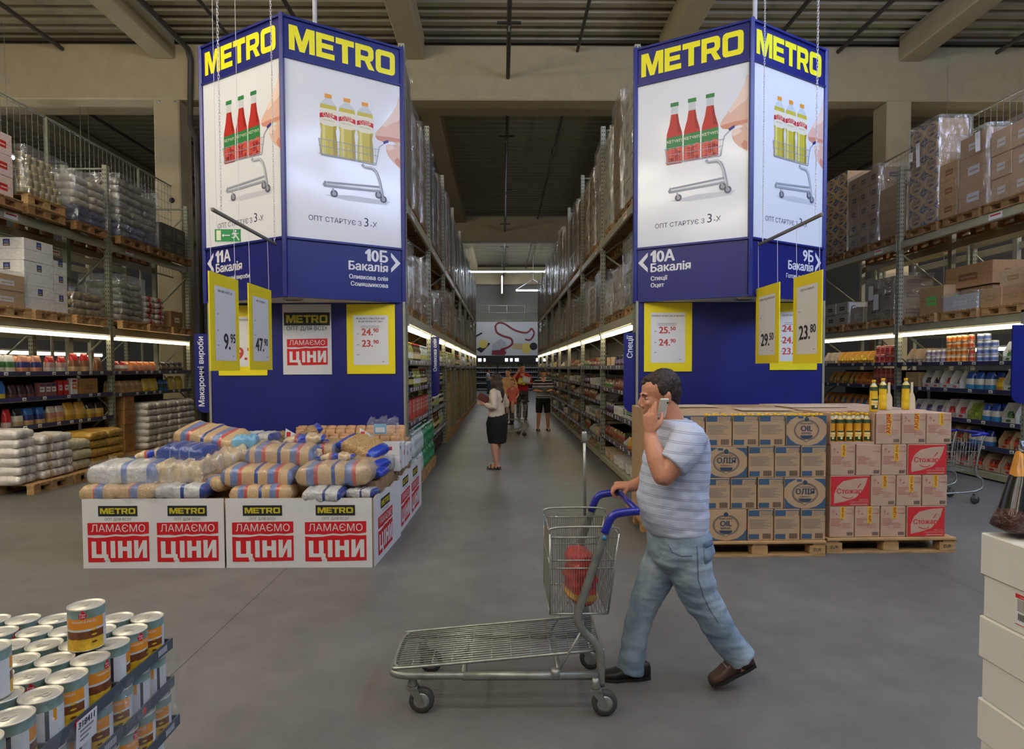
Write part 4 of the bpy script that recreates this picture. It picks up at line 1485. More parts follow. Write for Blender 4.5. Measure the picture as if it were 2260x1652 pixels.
def bottle(name, label, loc, oil, group, h=.285, tagc=False, rz=0):
    t = thing(name, label, 'bottle', loc, rz, group)
    s = h / .285
    q = MB()
    q.lathe([(.028 * s, 0), (.034 * s, .006 * s), (.034 * s, .06 * s), (.0325 * s, .064 * s), (.034 * s, .07 * s), (.034 * s, .13 * s), (.031 * s, .14 * s), (.034 * s, .15 * s), (.031 * s, .16 * s), (.034 * s, .17 * s), (.031 * s, .18 * s), (.0345 * s, .19 * s), (.0345 * s, .205 * s), (.028 * s, .232 * s), (.014 * s, .252 * s), (.013 * s, .262 * s)], [oil] * 13 + [CLEAR] * 2, n=16)
    q.build('body', t)
    q = MB()
    rz0 = .0352 * s
    for (z0, z1, m, a0, a1) in ((.025, .062, LBLG, -2.6, -.54), (.062, .105, LBLY, -2.6, -.54), (.105, .118, LBLG, -2.6, -.54)):
        n = 10
        vs = [(rz0 * math.cos(a0 + (a1 - a0) * i / n), rz0 * math.sin(a0 + (a1 - a0) * i / n), z * s) for i in range(n + 1) for z in (z0, z1)]
        q.add(vs, [(2 * i, 2 * i + 2, 2 * i + 3, 2 * i + 1) for i in range(n)], m, True)
    vs = circ(0, 0, .012 * s, 12)
    q.add([(x, -rz0 - .001, .05 * s + y) for x, y in vs], [tuple(range(12))], LBLY)
    vs2, fs, tw = TXT('Стожар')
    k = .056 * s / tw
    q.add([((rz0 + .001) * math.sin((a - tw / 2) * k / rz0), -(rz0 + .001) * math.cos((a - tw / 2) * k / rz0), .075 * s + b * k) for a, b in vs2], fs, REDP)
    q.build('label', t)
    q = MB()
    q.lathe([(rz0, .19 * s), (rz0, .206 * s), (.031 * s, .224 * s)], LBLG, n=14, cap=False)
    q.build('neck_label', t)
    q = MB()
    q.lathe([(.0165 * s, .262 * s), (.0165 * s, .283 * s), (.015 * s, .285 * s)], CAPY, n=12)
    q.build('cap', t)
    return t


b0 = bottle('oil_bottle', 'amber oil bottle in the open corner carton, front row', (3.05, FR + .06, ly[3] + .007), OILM, 'front row of bottles in the open corner carton', .278)
for i in range(1, 5):
    clone(b0, (3.05 + i * .082, FR + .06 + .004 * (i % 2), ly[3] + .007))
for i in range(5):
    clone(b0, (3.06 + i * .082, FR + .15, ly[3] + .007), 0, 'amber oil bottle in the open corner carton, behind the front row', 'rear bottles in the open corner carton')
TOPZ = ly[3] + OH
bottle('oil_bottle', 'yellow oil bottle on top of the cartons, nearest to the open corner carton', (3.49, 5.9, TOPZ + .001), OILT, None, .30)
NECKT = mat('neck_tag', (222, 200, 164), .6)
for (x, y, r, lb) in ((3.76, 6.2, 2.2, 'yellow oil bottle with a bottle shaped card, middle one of three on the cartons'), (4.0, 6.22, 2.6, 'yellow oil bottle with a bottle shaped card, farthest from the open corner carton')):
    b = bottle('oil_bottle', lb, (x, y, TOPZ + .001), OILT, None, .31, True, r)
    q = MB()
    pts = [(-.035, 0), (.035, 0), (.035, .1), (.03, .13), (.013, .17), (.011, .27), (-.011, .27), (-.013, .17), (-.03, .13), (-.035, .1)]
    pl = Pl((.042 * math.cos(-r) - .03 * math.sin(-r) * -1, .042 * math.sin(-r) - .03 * math.cos(-r), .0), V((math.cos(-r), math.sin(-r), 0)), EZ)
    q.poly(pl, pts, NECKT, 0)
    q.poly(pl, pts, NECKT, -.002)
    q.build('neck_card', b)

# ------------------------------------------------------------------ tins on trays, near corner
TINS = mat('tin_metal', (214, 210, 194), .34, metal=.45, vary=.08, vscale=30)
TSIDE = mat('tin_label_white', (204, 208, 206), .4, vary=.08, vscale=40)
TSKY = mat('tin_label_sky', (150, 176, 176), .4, vary=.25, vscale=20, col2=(92, 120, 84))
TOR = mat('tin_label_orange', (224, 142, 36), .4)
TBR = mat('tin_label_brown', (122, 66, 30), .4, vary=.4, vscale=60)
TFR = mat('tin_label_fruit', (226, 180, 44), .4, vary=.3, vscale=60)
TRAYC = mat('grey_tray', (72, 82, 88), .55, vary=.08, vscale=12)
R0, TH = .0465, .122


def tin_mesh(text=False):
    q = MB()
    n = 32

    def wall(lo):
        def f(j):
            a = (j + .5) / n * 2 * PI
            front = abs(((a - (-PI / 2) + PI) % (2 * PI)) - PI)
            if front < 1.15:
                return {0: TFR, 1: TFR, 2: TBR, 3: TSIDE, 4: TOR, 5: TSKY}[lo]
            if 1.95 < front < 2.15 and lo in (1, 2, 3, 4):
                return INK
            if 2.3 < front < 2.6 and lo in (4,):
                return TOR
            return TSIDE if lo < 5 else TSKY
        return f
    zs = [.004, .02, .036, .058, .064, .094, .118]
    prof = [(R0 * .97, 0), (R0 * 1.01, .002), (R0, .004)] + [(R0, z) for z in zs[1:]] + [(R0 * 1.015, .1195), (R0 * 1.015, TH), (R0 * .97, TH), (R0 * .95, TH - .004), (R0 * .8, TH - .004), (R0 * .78, TH - .0025), (.0001, TH - .003)]
    ms = [TINS, TINS] + [wall(i) for i in range(6)] + [TINS] * 7
    q.lathe(prof, ms, n=n)
    # ring pull
    q.rings([[(x * k, y * k * .8 + .012, TH - .001) for x, y in circ(0, 0, .012, 12)] for k in (1, .6)], TINS, False)
    q.box((0, -.004, TH - .0015), (.008, .016, .002), TINS)

    def wrap(s, w, z, m, r, c=0):
        vs, fs, tw = TXT(s)
        k = w / tw
        q.add([(r * math.sin((a - tw / 2) * k / r + c), -r * math.cos((a - tw / 2) * k / r + c), z + b * k) for a, b in vs], fs, m)
    r = R0 + .0006
    wrap('PINEAPPLE PIECES', .062, .083, SIGNW, r)
    for (cx, cz, rr, m) in ((-.002, .104, .0105, REDP), (-.002, .116, .003, REDP)):
        q.add([((r) * math.sin((cx + x) / r), -r * math.cos((cx + x) / r), cz + y) for x, y in circ(0, 0, rr, 10)], [tuple(range(10))], m)
    wrap('Fine', .014, .105, SIGNW, r + .0004, -.04)
    wrap('Life', .012, .098, SIGNW, r + .0004, -.04)
    rr = random.Random(3)
    for k in range(9):
        a, z, s = rr.uniform(-.6, .15), rr.uniform(.012, .034), rr.uniform(.004, .007)
        q.add([(r * math.sin(a + x / r), -r * math.cos(a + x / r), z + y) for x, y in circ(0, 0, s, 7, s * .7)], [tuple(range(7))], TFR)
    for k in range(7):
        q.add([(r * math.sin(.55 + x / r), -r * math.cos(.55 + x / r), .018 + k * .007 + y) for x, y in circ(0, 0, .008, 7, .003)], [tuple(range(7))], TBR if k % 2 else TFR)
    return q.mesh('food_tin')


TIN = tin_mesh()
P0 = Matrix.Translation((-1.105, 2.1, 0)) @ Matrix.Rotation(.02, 4, 'Z')


def tpos(x, y, z):
    p = P0 @ V((x, y, z))
    return p


t = thing('pallet', 'wooden pallet under the trays of pineapple tins', 'pallet', tpos(-.42, -.6, 0), .02 + PI / 2)
pallet_parts(t, WOOD, False)
LZ = [.146 + .1295 * i for i in range(6)]
pitch = .096
rt = random.Random(5)
for li, z in enumerate(LZ):
    top = li == 5
    off = (0, .012, -.008, .018, .004, 0)[li]
    for tr in range(4):
        for tc in range(2 if top else 1):
            # tray of 3 x 4
            q = MB()
            w, d = .388, .292
            for (c, dd) in (((0, 0, .002), (w, d, .003)), ((w / 2, 0, .017), (.004, d, .034)), ((-w / 2, 0, .017), (.004, d, .034)), ((0, d / 2, .015), (w, .004, .03)), ((0, -d / 2, .015), (w, .004, .03))):
                q.box(c, dd, TRAYC)
            pf = Pl((w / 2 + .002, -d / 2, 0), EY, EZ)
            if (li + tr) % 2 == 0:
                q.poly(pf, circ(.1, .018, .012, 8, .012), REDP, .001)
            else:
                for k in range(8):
                    q.rect(pf, .2 + k * .007, .008, .0035, .02, SIGNW, .001)
            c = tpos(-w / 2 + off - tc * .392, -d / 2 - tr * .296 + .004, z)
            tag(q.build('card_tray', None, c, (0, 0, .02 + .015 * math.sin(li * 2 + tr))), 'grey cardboard tray of pineapple tins, %s layer, %s from the back' % (ORD[li] if not top else 'topmost', NTH[tr]), 'tray', 'trays of tins, layer %s %s' % (ORD[li], NTH[tr]))
            for i in range(3):
                for j in range(4):
                    if not top and j > 0:
                        continue
                    a = -.05 - j * pitch + off - tc * .392
                    b = -.05 - (tr * 3 + i) * pitch * 1.02
                    if top and tr == 3 and tc == 0 and j < 2 and i > 0:
                        continue
                    p = tpos(a, b, z + .004)
                    rz = rt.choice([1.57, .3, 2.6, -1.2, 1.2, 3.1]) if j == 0 else rt.uniform(0, 6)
                    if top and tr == 0 and i == 0 and j == 0 and tc == 0:
                        rz = .35
                    o = link('food_tin', TIN, None, p, (0, 0, rz))
                    tag(o, 'pineapple tin packed in a grey tray, %s layer of the pallet' % (ORD[li] if not top else 'topmost'), 'tin', 'tins in the %s layer' % ORD[li])
TZ = LZ[5] + .004 + TH
o = link('food_tin', TIN, None, (-1.205, 1.83, TZ + .002), (0, 0, .42))
tag(o, 'single pineapple tin with its orange label facing out, standing on the other tins', 'tin')
o = link('food_tin', TIN, None, (-1.262, 1.55, TZ + .002), (0, 0, 2.9))
tag(o, 'single tin showing its white label, standing on the tins nearest the camera', 'tin')
q = MB()
pl = Pl(tpos(.002, -.5, LZ[5] - .045), P0.to_3x3() @ V((0, 1, 0)), V((.05, 0, 1)))
q.rect(pl, 0, 0, .085, .075, PAPER, .003)
q.text(pl, '318411', .008, .052, 0, INK, .004, 'l', .04, .066)
for k in range(3):
    q.rect(pl, .015, .04 - .012 * k, .055 - .01 * k, .005, GREYTXT, .004)
tag(q.build('paper_slip'), 'white paper slip with a printed number stuck on the grey trays', 'label')
for i, (y, z, L, hh) in enumerate(((-.42, LZ[4] - .01, .36, .16), (-.12, LZ[4] - .03, .25, .15), (-.75, LZ[5] - .02, .3, .15), (-.16, LZ[3], .3, .15))):
    q = MB()
    rr = random.Random(i)
    nx, nz = 14, 8
    vs = []
    for a in range(nx + 1):
        for b in range(nz + 1):
            u, v = a / nx, b / nz
            vs.append(tpos(.012 + .016 * math.sin(u * 9 + i) * math.sin(v * 5 + i) + rr.uniform(0, .006) + .02 * v * (1 - v), y + (u - .5) * L, z + v * hh))
    q.add(vs, [(a * (nz + 1) + b, (a + 1) * (nz + 1) + b, (a + 1) * (nz + 1) + b + 1, a * (nz + 1) + b + 1) for a in range(nx) for b in range(nz)], PLASTIC, True)
    tag(q.build('film_sheet'), 'crumpled clear shrink film hanging on the side of the tin trays', 'plastic film', 'shrink film on the tin trays')

# ------------------------------------------------------------------ white boxes at the near right
WBOX = mat('white_box', (226, 224, 214), .55, vary=.03, vscale=6)
for i in range(4):
    z = 1.142 - .291 * (i + 1)
    t = thing('archive_box', 'white lidded cardboard box, %s from the top of the stack under the coffee bag' % NTH[i], 'box', (1.885, 1.88, z), .0)
    q = MB()
    q.box((0, 0, .142), (.42, .56, .282), WBOX, ch=.004)
    q.build('body', t)
    q = MB()
    q.box((0, 0, .218), (.436, .576, .146), WBOX, ch=.004)
    q.build('lid', t)
    if i < 2:
        q = MB()
        pl = Pl((-.2105, .14 - i * .05, .03), -EY, EZ)
        q.rect(pl, 0, 0, .16, .1, PAPER, .001)
        q.rect(pl, 0, .086, .16, .014, ORED, .002)
        q.rect(pl, 0, 0, .16, .002, ORED, .002)
        q.text(pl, 'Кава натуральна в зернах', .02, .09, .005, PAPER, .003)
        for k in range(8):
            q.rect(pl, .008, .08 - k * .005, .13 - .03 * (k % 3), .0025, GREYTXT, .002)
        for k in range(9):
            q.rect(pl, .012 + k * .006, .015, .0035, .022, INK, .002)
        q.build('sticker', t)
# hidden support under the stack
t = thing('pallet', 'wooden pallet under the stack of white lidded boxes', 'pallet', (1.98, 1.75, -.0), PI / 2)
pallet_parts(t, WOOD, False)
for o in [x for x in COL.objects if x.name.startswith('archive_box')]:
    o.location.z += .0
COF = mat('coffee_pouch', (16, 15, 15), .22, coat=.6)
BEAN = mat('coffee_beans', (76, 40, 26), .3, vary=.6, vscale=50, bump=.9, bscale=55, coat=.5)
GOLDP = mat('pouch_gold', (216, 146, 40), .3, vary=.4, vscale=25, coat=.5)
t = thing('coffee_bag', 'black coffee pouch with gold print and coffee beans on the white boxes', 'coffee', (1.805, 2.115, 1.147), .12)
t.rotation_euler = (0, .16, .12)
q = MB()
rs, ms = [], []
for (z, w, d, m, yo) in ((0, .12, .055, BEAN, 0), (.01, .14, .065, BEAN, 0), (.06, .125, .06, BEAN, 0), (.075, .12, .058, COF, 0), (.17, .105, .045, COF, .005), (.19, .1, .042, GOLDP, .006), (.25, .098, .03, GOLDP, .01), (.27, .097, .02, COF, .012), (.31, .097, .004, COF, .014)):
    rs.append([(math.copysign(abs(math.cos(a)) ** .55, math.cos(a)) * w, math.copysign(abs(math.sin(a)) ** .55, math.sin(a)) * d + yo, z + .004 * math.sin(5 * a + z * 40)) for a in [2 * PI * k / 20 for k in range(20)]])
    ms.append(m)
q.rings(rs, ms[:-1])
q.build('pouch', t)
q = MB()
pl = Pl((-.1, -.058, .09), EX, V((0, .08, 1)))
q.text(pl, 'Чорна', .005, .062, .026, SIGNW, .004, 'l', .02)
q.text(pl, 'Карта', .02, .025, .03, SIGNW, .004, 'l', .03)
q.poly(Pl((-.1, -.06, .06), EX, EZ), [(0, 0), (.08, .0), (.05, .03), (.0, .035)], GOLDP, .004)
q.build('print', t)

# ------------------------------------------------------------------ flatbed trolley
t = thing('flatbed_trolley', 'grey flatbed trolley with a wire basket and blue handle pushed by the man', 'trolley', (0, 3.36, 0))
OY = 3.36
YN, YFR = 3.11 - OY, 3.59 - OY
BLUEH = mat('handle_blue', (26, 34, 150), .32, coat=.3)
RUB = mat('rubber_grey', (62, 62, 60), .7)
FRM = mat('trolley_frame', (146, 148, 139), .38, metal=.55, vary=.3, vscale=14)


def cv(pts, n=6):
    """smooth a polyline through its points"""
    out = []
    P = [V(p) for p in pts]
    for i in range(len(P) - 1):
        a, b, c, d = P[max(i - 1, 0)], P[i], P[i + 1], P[min(i + 2, len(P) - 1)]
        for k in range(n):
            u = k / n
            out.append(.5 * ((2 * b) + (c - a) * u + (2 * a - 5 * b + 4 * c - d) * u * u + (3 * b - a - 3 * c + d) * u ** 3))
    out.append(P[-1])
    return out


# lower frame loop
q = MB()
q.tube([(.47, YN, .185)] + cv([(-.48, YN, .195), (-.54, YN + .02, .196), (-.56, YN + .08, .197), (-.56, YFR - .08, .197), (-.54, YFR - .02, .196), (-.48, YFR, .195)], 4) + [(.47, YFR, .185)], (.017, .019), FRM, 8)
q.tube([(-.2, YN, .19), (-.2, YFR, .19)], .014, FRM, 6)
q.tube([(.28, YN, .188), (.28, YFR, .188)], .014, FRM, 6)
for yy in (YN, YFR):
    q.tube([(-.2, yy, .19), (.47, yy, .186)], .022, FRM, 8)
    q.tube([(.24, yy, .2), (.28, yy, .2)], .026, FRM, 8)
q.build('chassis', t)
# wire deck, lower at its nose
zd = lambda x: .222 + (x + .56) * .082
ya, yb = YN + .015, YFR - .02
q = MB()
loop = cv([(.5, ya, zd(.5)), (-.46, ya, zd(-.46)), (-.53, ya + .025, zd(-.53)), (-.555, ya + .09, zd(-.555)), (-.555, yb - .09, zd(-.555)), (-.53, yb - .025, zd(-.53)), (-.46, yb, zd(-.46)), (.5, yb, zd(.5))], 4)
q.tube(loop, .0075, CHROME, 6)
q.tube([(.5, ya, zd(.5)), (.505, ya + .03, zd(.5) - .02), (.505, yb - .03, zd(.5) - .02), (.5, yb, zd(.5))], .0075, CHROME, 6)
nw = 17
for i in range(1, nw):
    y = ya + (yb - ya) * i / nw
    e = -.553 if .12 < i / nw < .88 else -.535
    q.tube([(e, y, zd(e)), (.49, y, zd(.49))], .0035, CHROME, 5)
for i in range(10):
    x = -.46 + i * .1
    q.tube([(x, ya, zd(x) - .005), (x, yb, zd(x) - .005)], .0038, CHROME, 5)
q.build('wire_deck', t)
# side uprights and braces
for yy in (YN, YFR):
    q = MB()
    q.tube(cv([(.485, yy, .13), (.485, yy, .27), (.465, yy, .34), (.40, yy, .41), (.372, yy, .47), (.385, yy, .54), (.455, yy, .75), (.52, yy, .93)], 5), (.014, .021), FRM, 8)
    q.build('upright', t)
    q = MB()
    q.tube([(.40, yy, .43), (.27, yy, .20)], .006, CHROME, 5)
    q.build('brace', t)
q = MB()
for yy in (YN, YFR):
    q.tube(cv([(.505, yy, .90), (.53, yy, .965), (.56, yy, .995), (.62, yy, 1.005), (.675, yy, 1.01)], 4), (.017, .021), BLUEH, 8)
q.tube([(.665, YN, 1.012), (.665, YFR, 1.012)], .0155, BLUEH, 10)
q.build('handle', t)
# basket
bx0, bx1, bz0, bz1 = .235, .58, .49, .925
q = MB()
for yy in (YN + .02, YFR - .02):
    q.tube(cv([(bx0, yy, bz1 - .03), (bx0 + .03, yy, bz1), (bx1 - .03, yy, bz1), (bx1, yy, bz1 - .03)], 4), .006, CHROME, 6)
    q.tube([(bx0, yy, bz1 - .03), (bx0, yy, bz0)], .0055, CHROME, 6)
    q.tube([(bx1, yy, bz1 - .03), (bx1 - .055, yy, bz0)], .0055, CHROME, 6)
    q.tube([(bx0, yy, bz0), (bx1 - .055, yy, bz0)], .0055, CHROME, 6)
    for z in (bz0 + .23, bz0 + .27, bz1 - .05):
        q.tube([(bx0, yy, z), (bx1 - .05 * (bz1 - z) / (bz1 - bz0), yy, z)], .004, CHROME, 5)
    for i in range(27):
        x = bx0 + .012 + i * .0122
        if x > bx1 - .06:
            z0 = bz0 + (x - (bx1 - .055)) / .055 * (bz1 - bz0) if x > bx1 - .055 else bz0
        else:
            z0 = bz0
        q.tube([(x, yy, z0), (x, yy, bz1 - .045)], .0019, CHROME, 4, cap=False)
for x, nz in ((bx0, 1), (bx1, 0)):
    for i in range(30):
        y = YN + .035 + i * (YFR - YN - .07) / 29
        if nz:
            q.tube([(x, y, bz0), (x, y, bz1 - .03)], .0019, CHROME, 4, cap=False)
        elif i % 3 == 0:
            q.tube([(bx1 - .055, y, bz0), (bx1, y, bz1 - .03)], .0025, CHROME, 4, cap=False)
    for z in (bz0, bz0 + .25, bz1 - .03):
        xx = x if nz else bx1 - .055 * (bz1 - z) / (bz1 - bz0)
        q.tube([(xx, YN + .02, z), (xx, YFR - .02, z)], .0045, CHROME, 5)
for i in range(14):
    x = bx0 + .01 + i * .021
    q.tube([(x, YN + .02, bz0), (x, YFR - .02, bz0)], .0022, CHROME, 4, cap=False)
q.build('basket', t)
q = MB()
q.box((bx0 - .004, YFR - .06, .87), (.006, .03, .05), PPALE)
q.build('basket_tag', t)
q = MB()
q.tube([(.468, YFR - .01, .88), (.465, YFR - .01, 1.33)], .0085, CHROME, 8)
q.lathe([(.014, 0), (.016, .01), (.016, .05), (.012, .06)], CHROME, (.465, YFR - .01, 1.3), 8)
q.build('flag_pole', t)
q = MB()
q.lathe([(.013, -.003), (.013, .001)], mat('badge_blue', (70, 130, 170), .4), (.50, YN - .013, .88), 12, 'Y')
q.build('badge', t)
for (x, yy, a) in ((-.41, YN + .02, .35), (.50, YN - .03, .5), (-.41, YFR - .04, .35), (.50, YFR - .02, .5)):
    w = MB()
    M = Matrix.Translation((x, yy, .064))
    w.lathe([(.042, -.019), (.058, -.017), (.063, -.011), (.063, .011), (.058, .017), (.042, .019)], RUB, (0, 0, 0), 22, 'Y', M=M)
    w.lathe([(.008, -.024), (.03, -.021), (.04, -.019), (.042, .0), (.04, .019), (.03, .021), (.008, .024)], CHROME, (0, 0, 0), 16, 'Y', M=M)
    co = w.build('wheel', t)
    k = MB()
    dx = -.045
    for s in (-1, 1):
        k.add([(x + dx - .025, yy + s * .024, .13), (x + dx + .028, yy + s * .024, .13), (x + .014, yy + s * .026, .056), (x - .01, yy + s * .026, .056), (x + dx - .025, yy + s * .028, .13), (x + dx + .028, yy + s * .028, .13), (x + .014, yy + s * .03, .056), (x - .01, yy + s * .03, .056)], [(0, 1, 2, 3), (4, 5, 6, 7), (0, 1, 5, 4), (1, 2, 6, 5), (2, 3, 7, 6), (3, 0, 4, 7)], FRM)
    k.box((x + dx, yy, .132), (.055, .06, .01), FRM)
    k.lathe([(.024, 0), (.026, .01), (.02, .03), (.016, .05)], FRM, (x + dx, yy, .136), 10)
    k.build('caster_fork', t)
# red bag inside the basket
o = sack(.27, .21, .13, bands(mat('red_bag', (200, 44, 34), .3, vary=.25, vscale=20, bump=.4, bscale=18, coat=.5), [(-.75, -.55, mat('bag_ochre', (206, 160, 60), .4))]), 31).build('grocery_bag', None, (.47, OY - .06, .63), (0, -1.5, .25))
tag(o, 'red packet standing inside the wire basket of the flatbed trolley', 'packet')

# ------------------------------------------------------------------ shopping trolley behind the oil pallets
t = thing('shopping_trolley', 'ordinary wire shopping trolley with a blue handle half hidden by the oil cartons', 'trolley', (5.7, 8.0, 0))


def shopping(t, hm):
    q = MB()
    for s in (-1, 1):
        for i in range(15):
            x = -.55 + i * .055
            q.tube([(x, s * .2, .42 + (.0 if i > 2 else .05)), (x, s * .25, .78)], .0025, CHROME, 4, cap=False)
        for z in (.42, .54, .66, .78):
            y = s * (.2 + .05 * (z - .42) / .36)
            q.tube([(-.56, y, z), (.25, y, z)], .0045, CHROME, 5)
    for i in range(9):
        y = -.2 + i * .05
        q.tube([(-.56, y, .78), (-.54, y, .46), (.22, y, .40), (.25, y, .8)], .0025, CHROME, 4)
    q.build('basket', t)
    q = MB()
    for s in (-1, 1):
        q.tube(cv([(-.5, s * .18, .12), (.2, s * .22, .16), (.28, s * .23, .3), (.2, s * .22, .4), (.25, s * .24, .75), (.3, s * .25, .88)], 4), .012, CHROME, 6)
    q.tube([(-.5, -.18, .12), (-.5, .18, .12)], .012, CHROME, 6)
    q.build('frame', t)
    q = MB()
    q.tube([(.3, -.27, .88), (.3, .27, .88)], .018, hm, 8)
    for s in (-1, 1):
        q.tube([(.12, s * .25, .86), (.3, s * .26, .88)], .016, hm, 8)
    q.build('handle', t)
    for (x, y) in ((-.48, -.18), (-.48, .18), (.2, -.22), (.2, .22)):
        q = MB()
        q.lathe([(.05, -.015), (.058, 0), (.05, .015)], RUB, (x, y, .058), 14, 'Y')
        q.box((x, y, .1), (.03, .05, .06), FRM)
        q.build('wheel', t)


shopping(t, BLUEH)
t2 = thing('shopping_trolley', 'wire shopping trolley with a dark handle carrying a small child in the middle aisle', 'trolley', (.3, 16.1, 0), .3)
shopping(t2, BLACK)

# ------------------------------------------------------------------ people
def fuse(name, mb, voxel, m, parent=None, smooth=2, wr=None, M=None):
    """weld closed pieces into one continuous surface"""
    me = mb.mesh('tmp')
    o = bpy.data.objects.new('tmp', me)
    r = o.modifiers.new('r', 'REMESH')
    r.mode = 'VOXEL'
    r.voxel_size = voxel
    s = o.modifiers.new('s', 'SMOOTH')
    s.factor = .5
    s.iterations = smooth
    out = evaluated(o)
    bpy.data.objects.remove(o)
    bpy.data.meshes.remove(me)
    out.name = name
    out.materials.clear()
    out.materials.append(m)
    if wr:
        amp, fr, st = wr
        nv = len(out.vertices)
        no = [0.0] * (3 * nv)
        out.vertices.foreach_get('normal', no)
        for i, v in enumerate(out.vertices):
            p = v.co.copy()
            n = noise.noise(V((p.x * fr * st[0], p.y * fr * st[1], p.z * fr * st[2]))) + .5 * noise.noise(V((p.x * fr * 2.3 * st[0], p.y * fr * 2.3, p.z * fr * 2.3 * st[2] + 7)))
            v.co = p + V(no[3 * i:3 * i + 3]) * n * amp
    out.polygons.foreach_set('use_smooth', [True] * len(out.polygons))
    return link(name, out, parent)


def ell(q, c, r, M=None, n=16, k=10):
    """closed ellipsoid"""
    c = V(c)
    vs = [V((0, 0, r[2]))]
    for i in range(1, k):
        a = PI * i / k
        vs += [V((r[0] * math.sin(a) * math.cos(2 * PI * j / n), r[1] * math.sin(a) * math.sin(2 * PI * j / n), r[2] * math.cos(a))) for j in range(n)]
    vs.append(V((0, 0, -r[2])))
    vs = [(M @ (v + c)) if M else v + c for v in vs]
    fs = [(0, 1 + j, 1 + (j + 1) % n) for j in range(n)]
    for i in range(k - 2):
        fs += [(1 + i * n + j, 1 + (i + 1) * n + j, 1 + (i + 1) * n + (j + 1) % n, 1 + i * n + (j + 1) % n) for j in range(n)]
    e = len(vs) - 1
    fs += [(e, 1 + (k - 2) * n + (j + 1) % n, 1 + (k - 2) * n + j) for j in range(n)]
    q.add(vs, fs, SKINM, True)


def limb(q, pts, rs, n=14, sub=4, ends=True):
    """tapered limb through joints, rounded ends"""
    P = cv(pts, sub)
    R = []
    for i in range(len(rs) - 1):
        R += [rs[i] + (rs[i + 1] - rs[i]) * k / sub for k in range(sub)]
    R.append(rs[-1])
    if ends:
        d0, d1 = (P[0] - P[1]).normalized(), (P[-1] - P[-2]).normalized()
        P = [P[0] + d0 * R[0] * .75, P[0] + d0 * R[0] * .45] + P + [P[-1] + d1 * R[-1] * .45, P[-1] + d1 * R[-1] * .75]
        R = [R[0] * .45, R[0] * .85] + R + [R[-1] * .85, R[-1] * .45]
    q.tube(P, R, SKINM, n)


def column(q, rings, n=28, p=2.3):
    """torso from (z, xc, yc, rx, ry) rings"""
    rs = []
    for (z, xc, yc, rx, ry) in rings:
        rs.append([(xc + math.copysign(abs(math.cos(a)) ** (2 / p), math.cos(a)) * rx, yc + math.copysign(abs(math.sin(a)) ** (2 / p), math.sin(a)) * ry, z) for a in [2 * PI * k / n for k in range(n)]])
    q.rings(rs, SKINM)


SKINM = mat('skin', (204, 142, 112), .5, vary=.1, vscale=18, bump=.12, bscale=90)
SKINP = mat('skin_fair', (214, 158, 130), .5, vary=.06, vscale=18)
HAIRD = mat('hair_dark', (50, 37, 30), .55, vary=.4, vscale=40, bump=.9, bscale=70, stretch=(1, 1, .4))
HAIRB = mat('hair_brown', (58, 40, 30), .5, vary=.35, vscale=30, bump=.7, bscale=60, stretch=(1, 1, .15))
EYEW = mat('eye_white', (168, 150, 138), .3)
EYED = mat('eye_iris', (52, 40, 32), .2)


def head_bits(q, M, s=1.0):
    for c, r in (((.0, 0, .03), (.098, .077, .09)), ((.048, 0, -.035), (.060, .062, .085)), ((.042, 0, -.082), (.056, .054, .042)), ((.084, 0, -.103), (.022, .026, .02)), ((.09, 0, .018), (.017, .046, .012)),
                 ((.099, 0, -.066), (.014, .025, .008)), ((.099, 0, -.078), (.012, .022, .007)), ((.08, .034, -.03), (.022, .02, .02)), ((.08, -.034, -.03), (.022, .02, .02)),
                 ((-.012, .078, -.012), (.021, .009, .033)), ((-.012, -.078, -.012), (.021, .009, .033)), ((-.018, .084, .0), (.012, .008, .02)), ((-.018, -.084, .0), (.012, .008, .02))):
        ell(q, c, r, M)
    q2 = [M @ V(p) for p in ((.1, 0, .008), (.112, 0, -.012), (.122, 0, -.036))]
    q.tube(q2, [.009, .0115, .0145], SKINM, 10)
    for y in (-.011, .011):
        ell(q, (.112, y, -.042), (.011, .009, .008), M)


def eyes(M, root):
    for y in (-.032, .032):
        q = MB()
        ell(q, (.086, y, -.003), (.0112, .013, .0066), M, 12, 8)
        ell(q, (.0925, y, -.003), (.0062, .0066, .0062), M, 10, 6)
        o = q.build('eye', root)
        o.data.materials.clear()
        o.data.materials.append(EYEW)
        o.data.materials.append(EYED)
        n = len(o.data.polygons)
        cut = 12 * 8
        for i, p in enumerate(o.data.polygons):
            p.material_index = 0 if i < cut else 1
        q = MB()
        q.tube([M @ V(p) for p in ((.103, y * .55, .016), (.105, y, .022), (.094, y * 1.6, .017))], [.003, .0042, .002], HAIRD, 6)
        q.build('eyebrow', root)


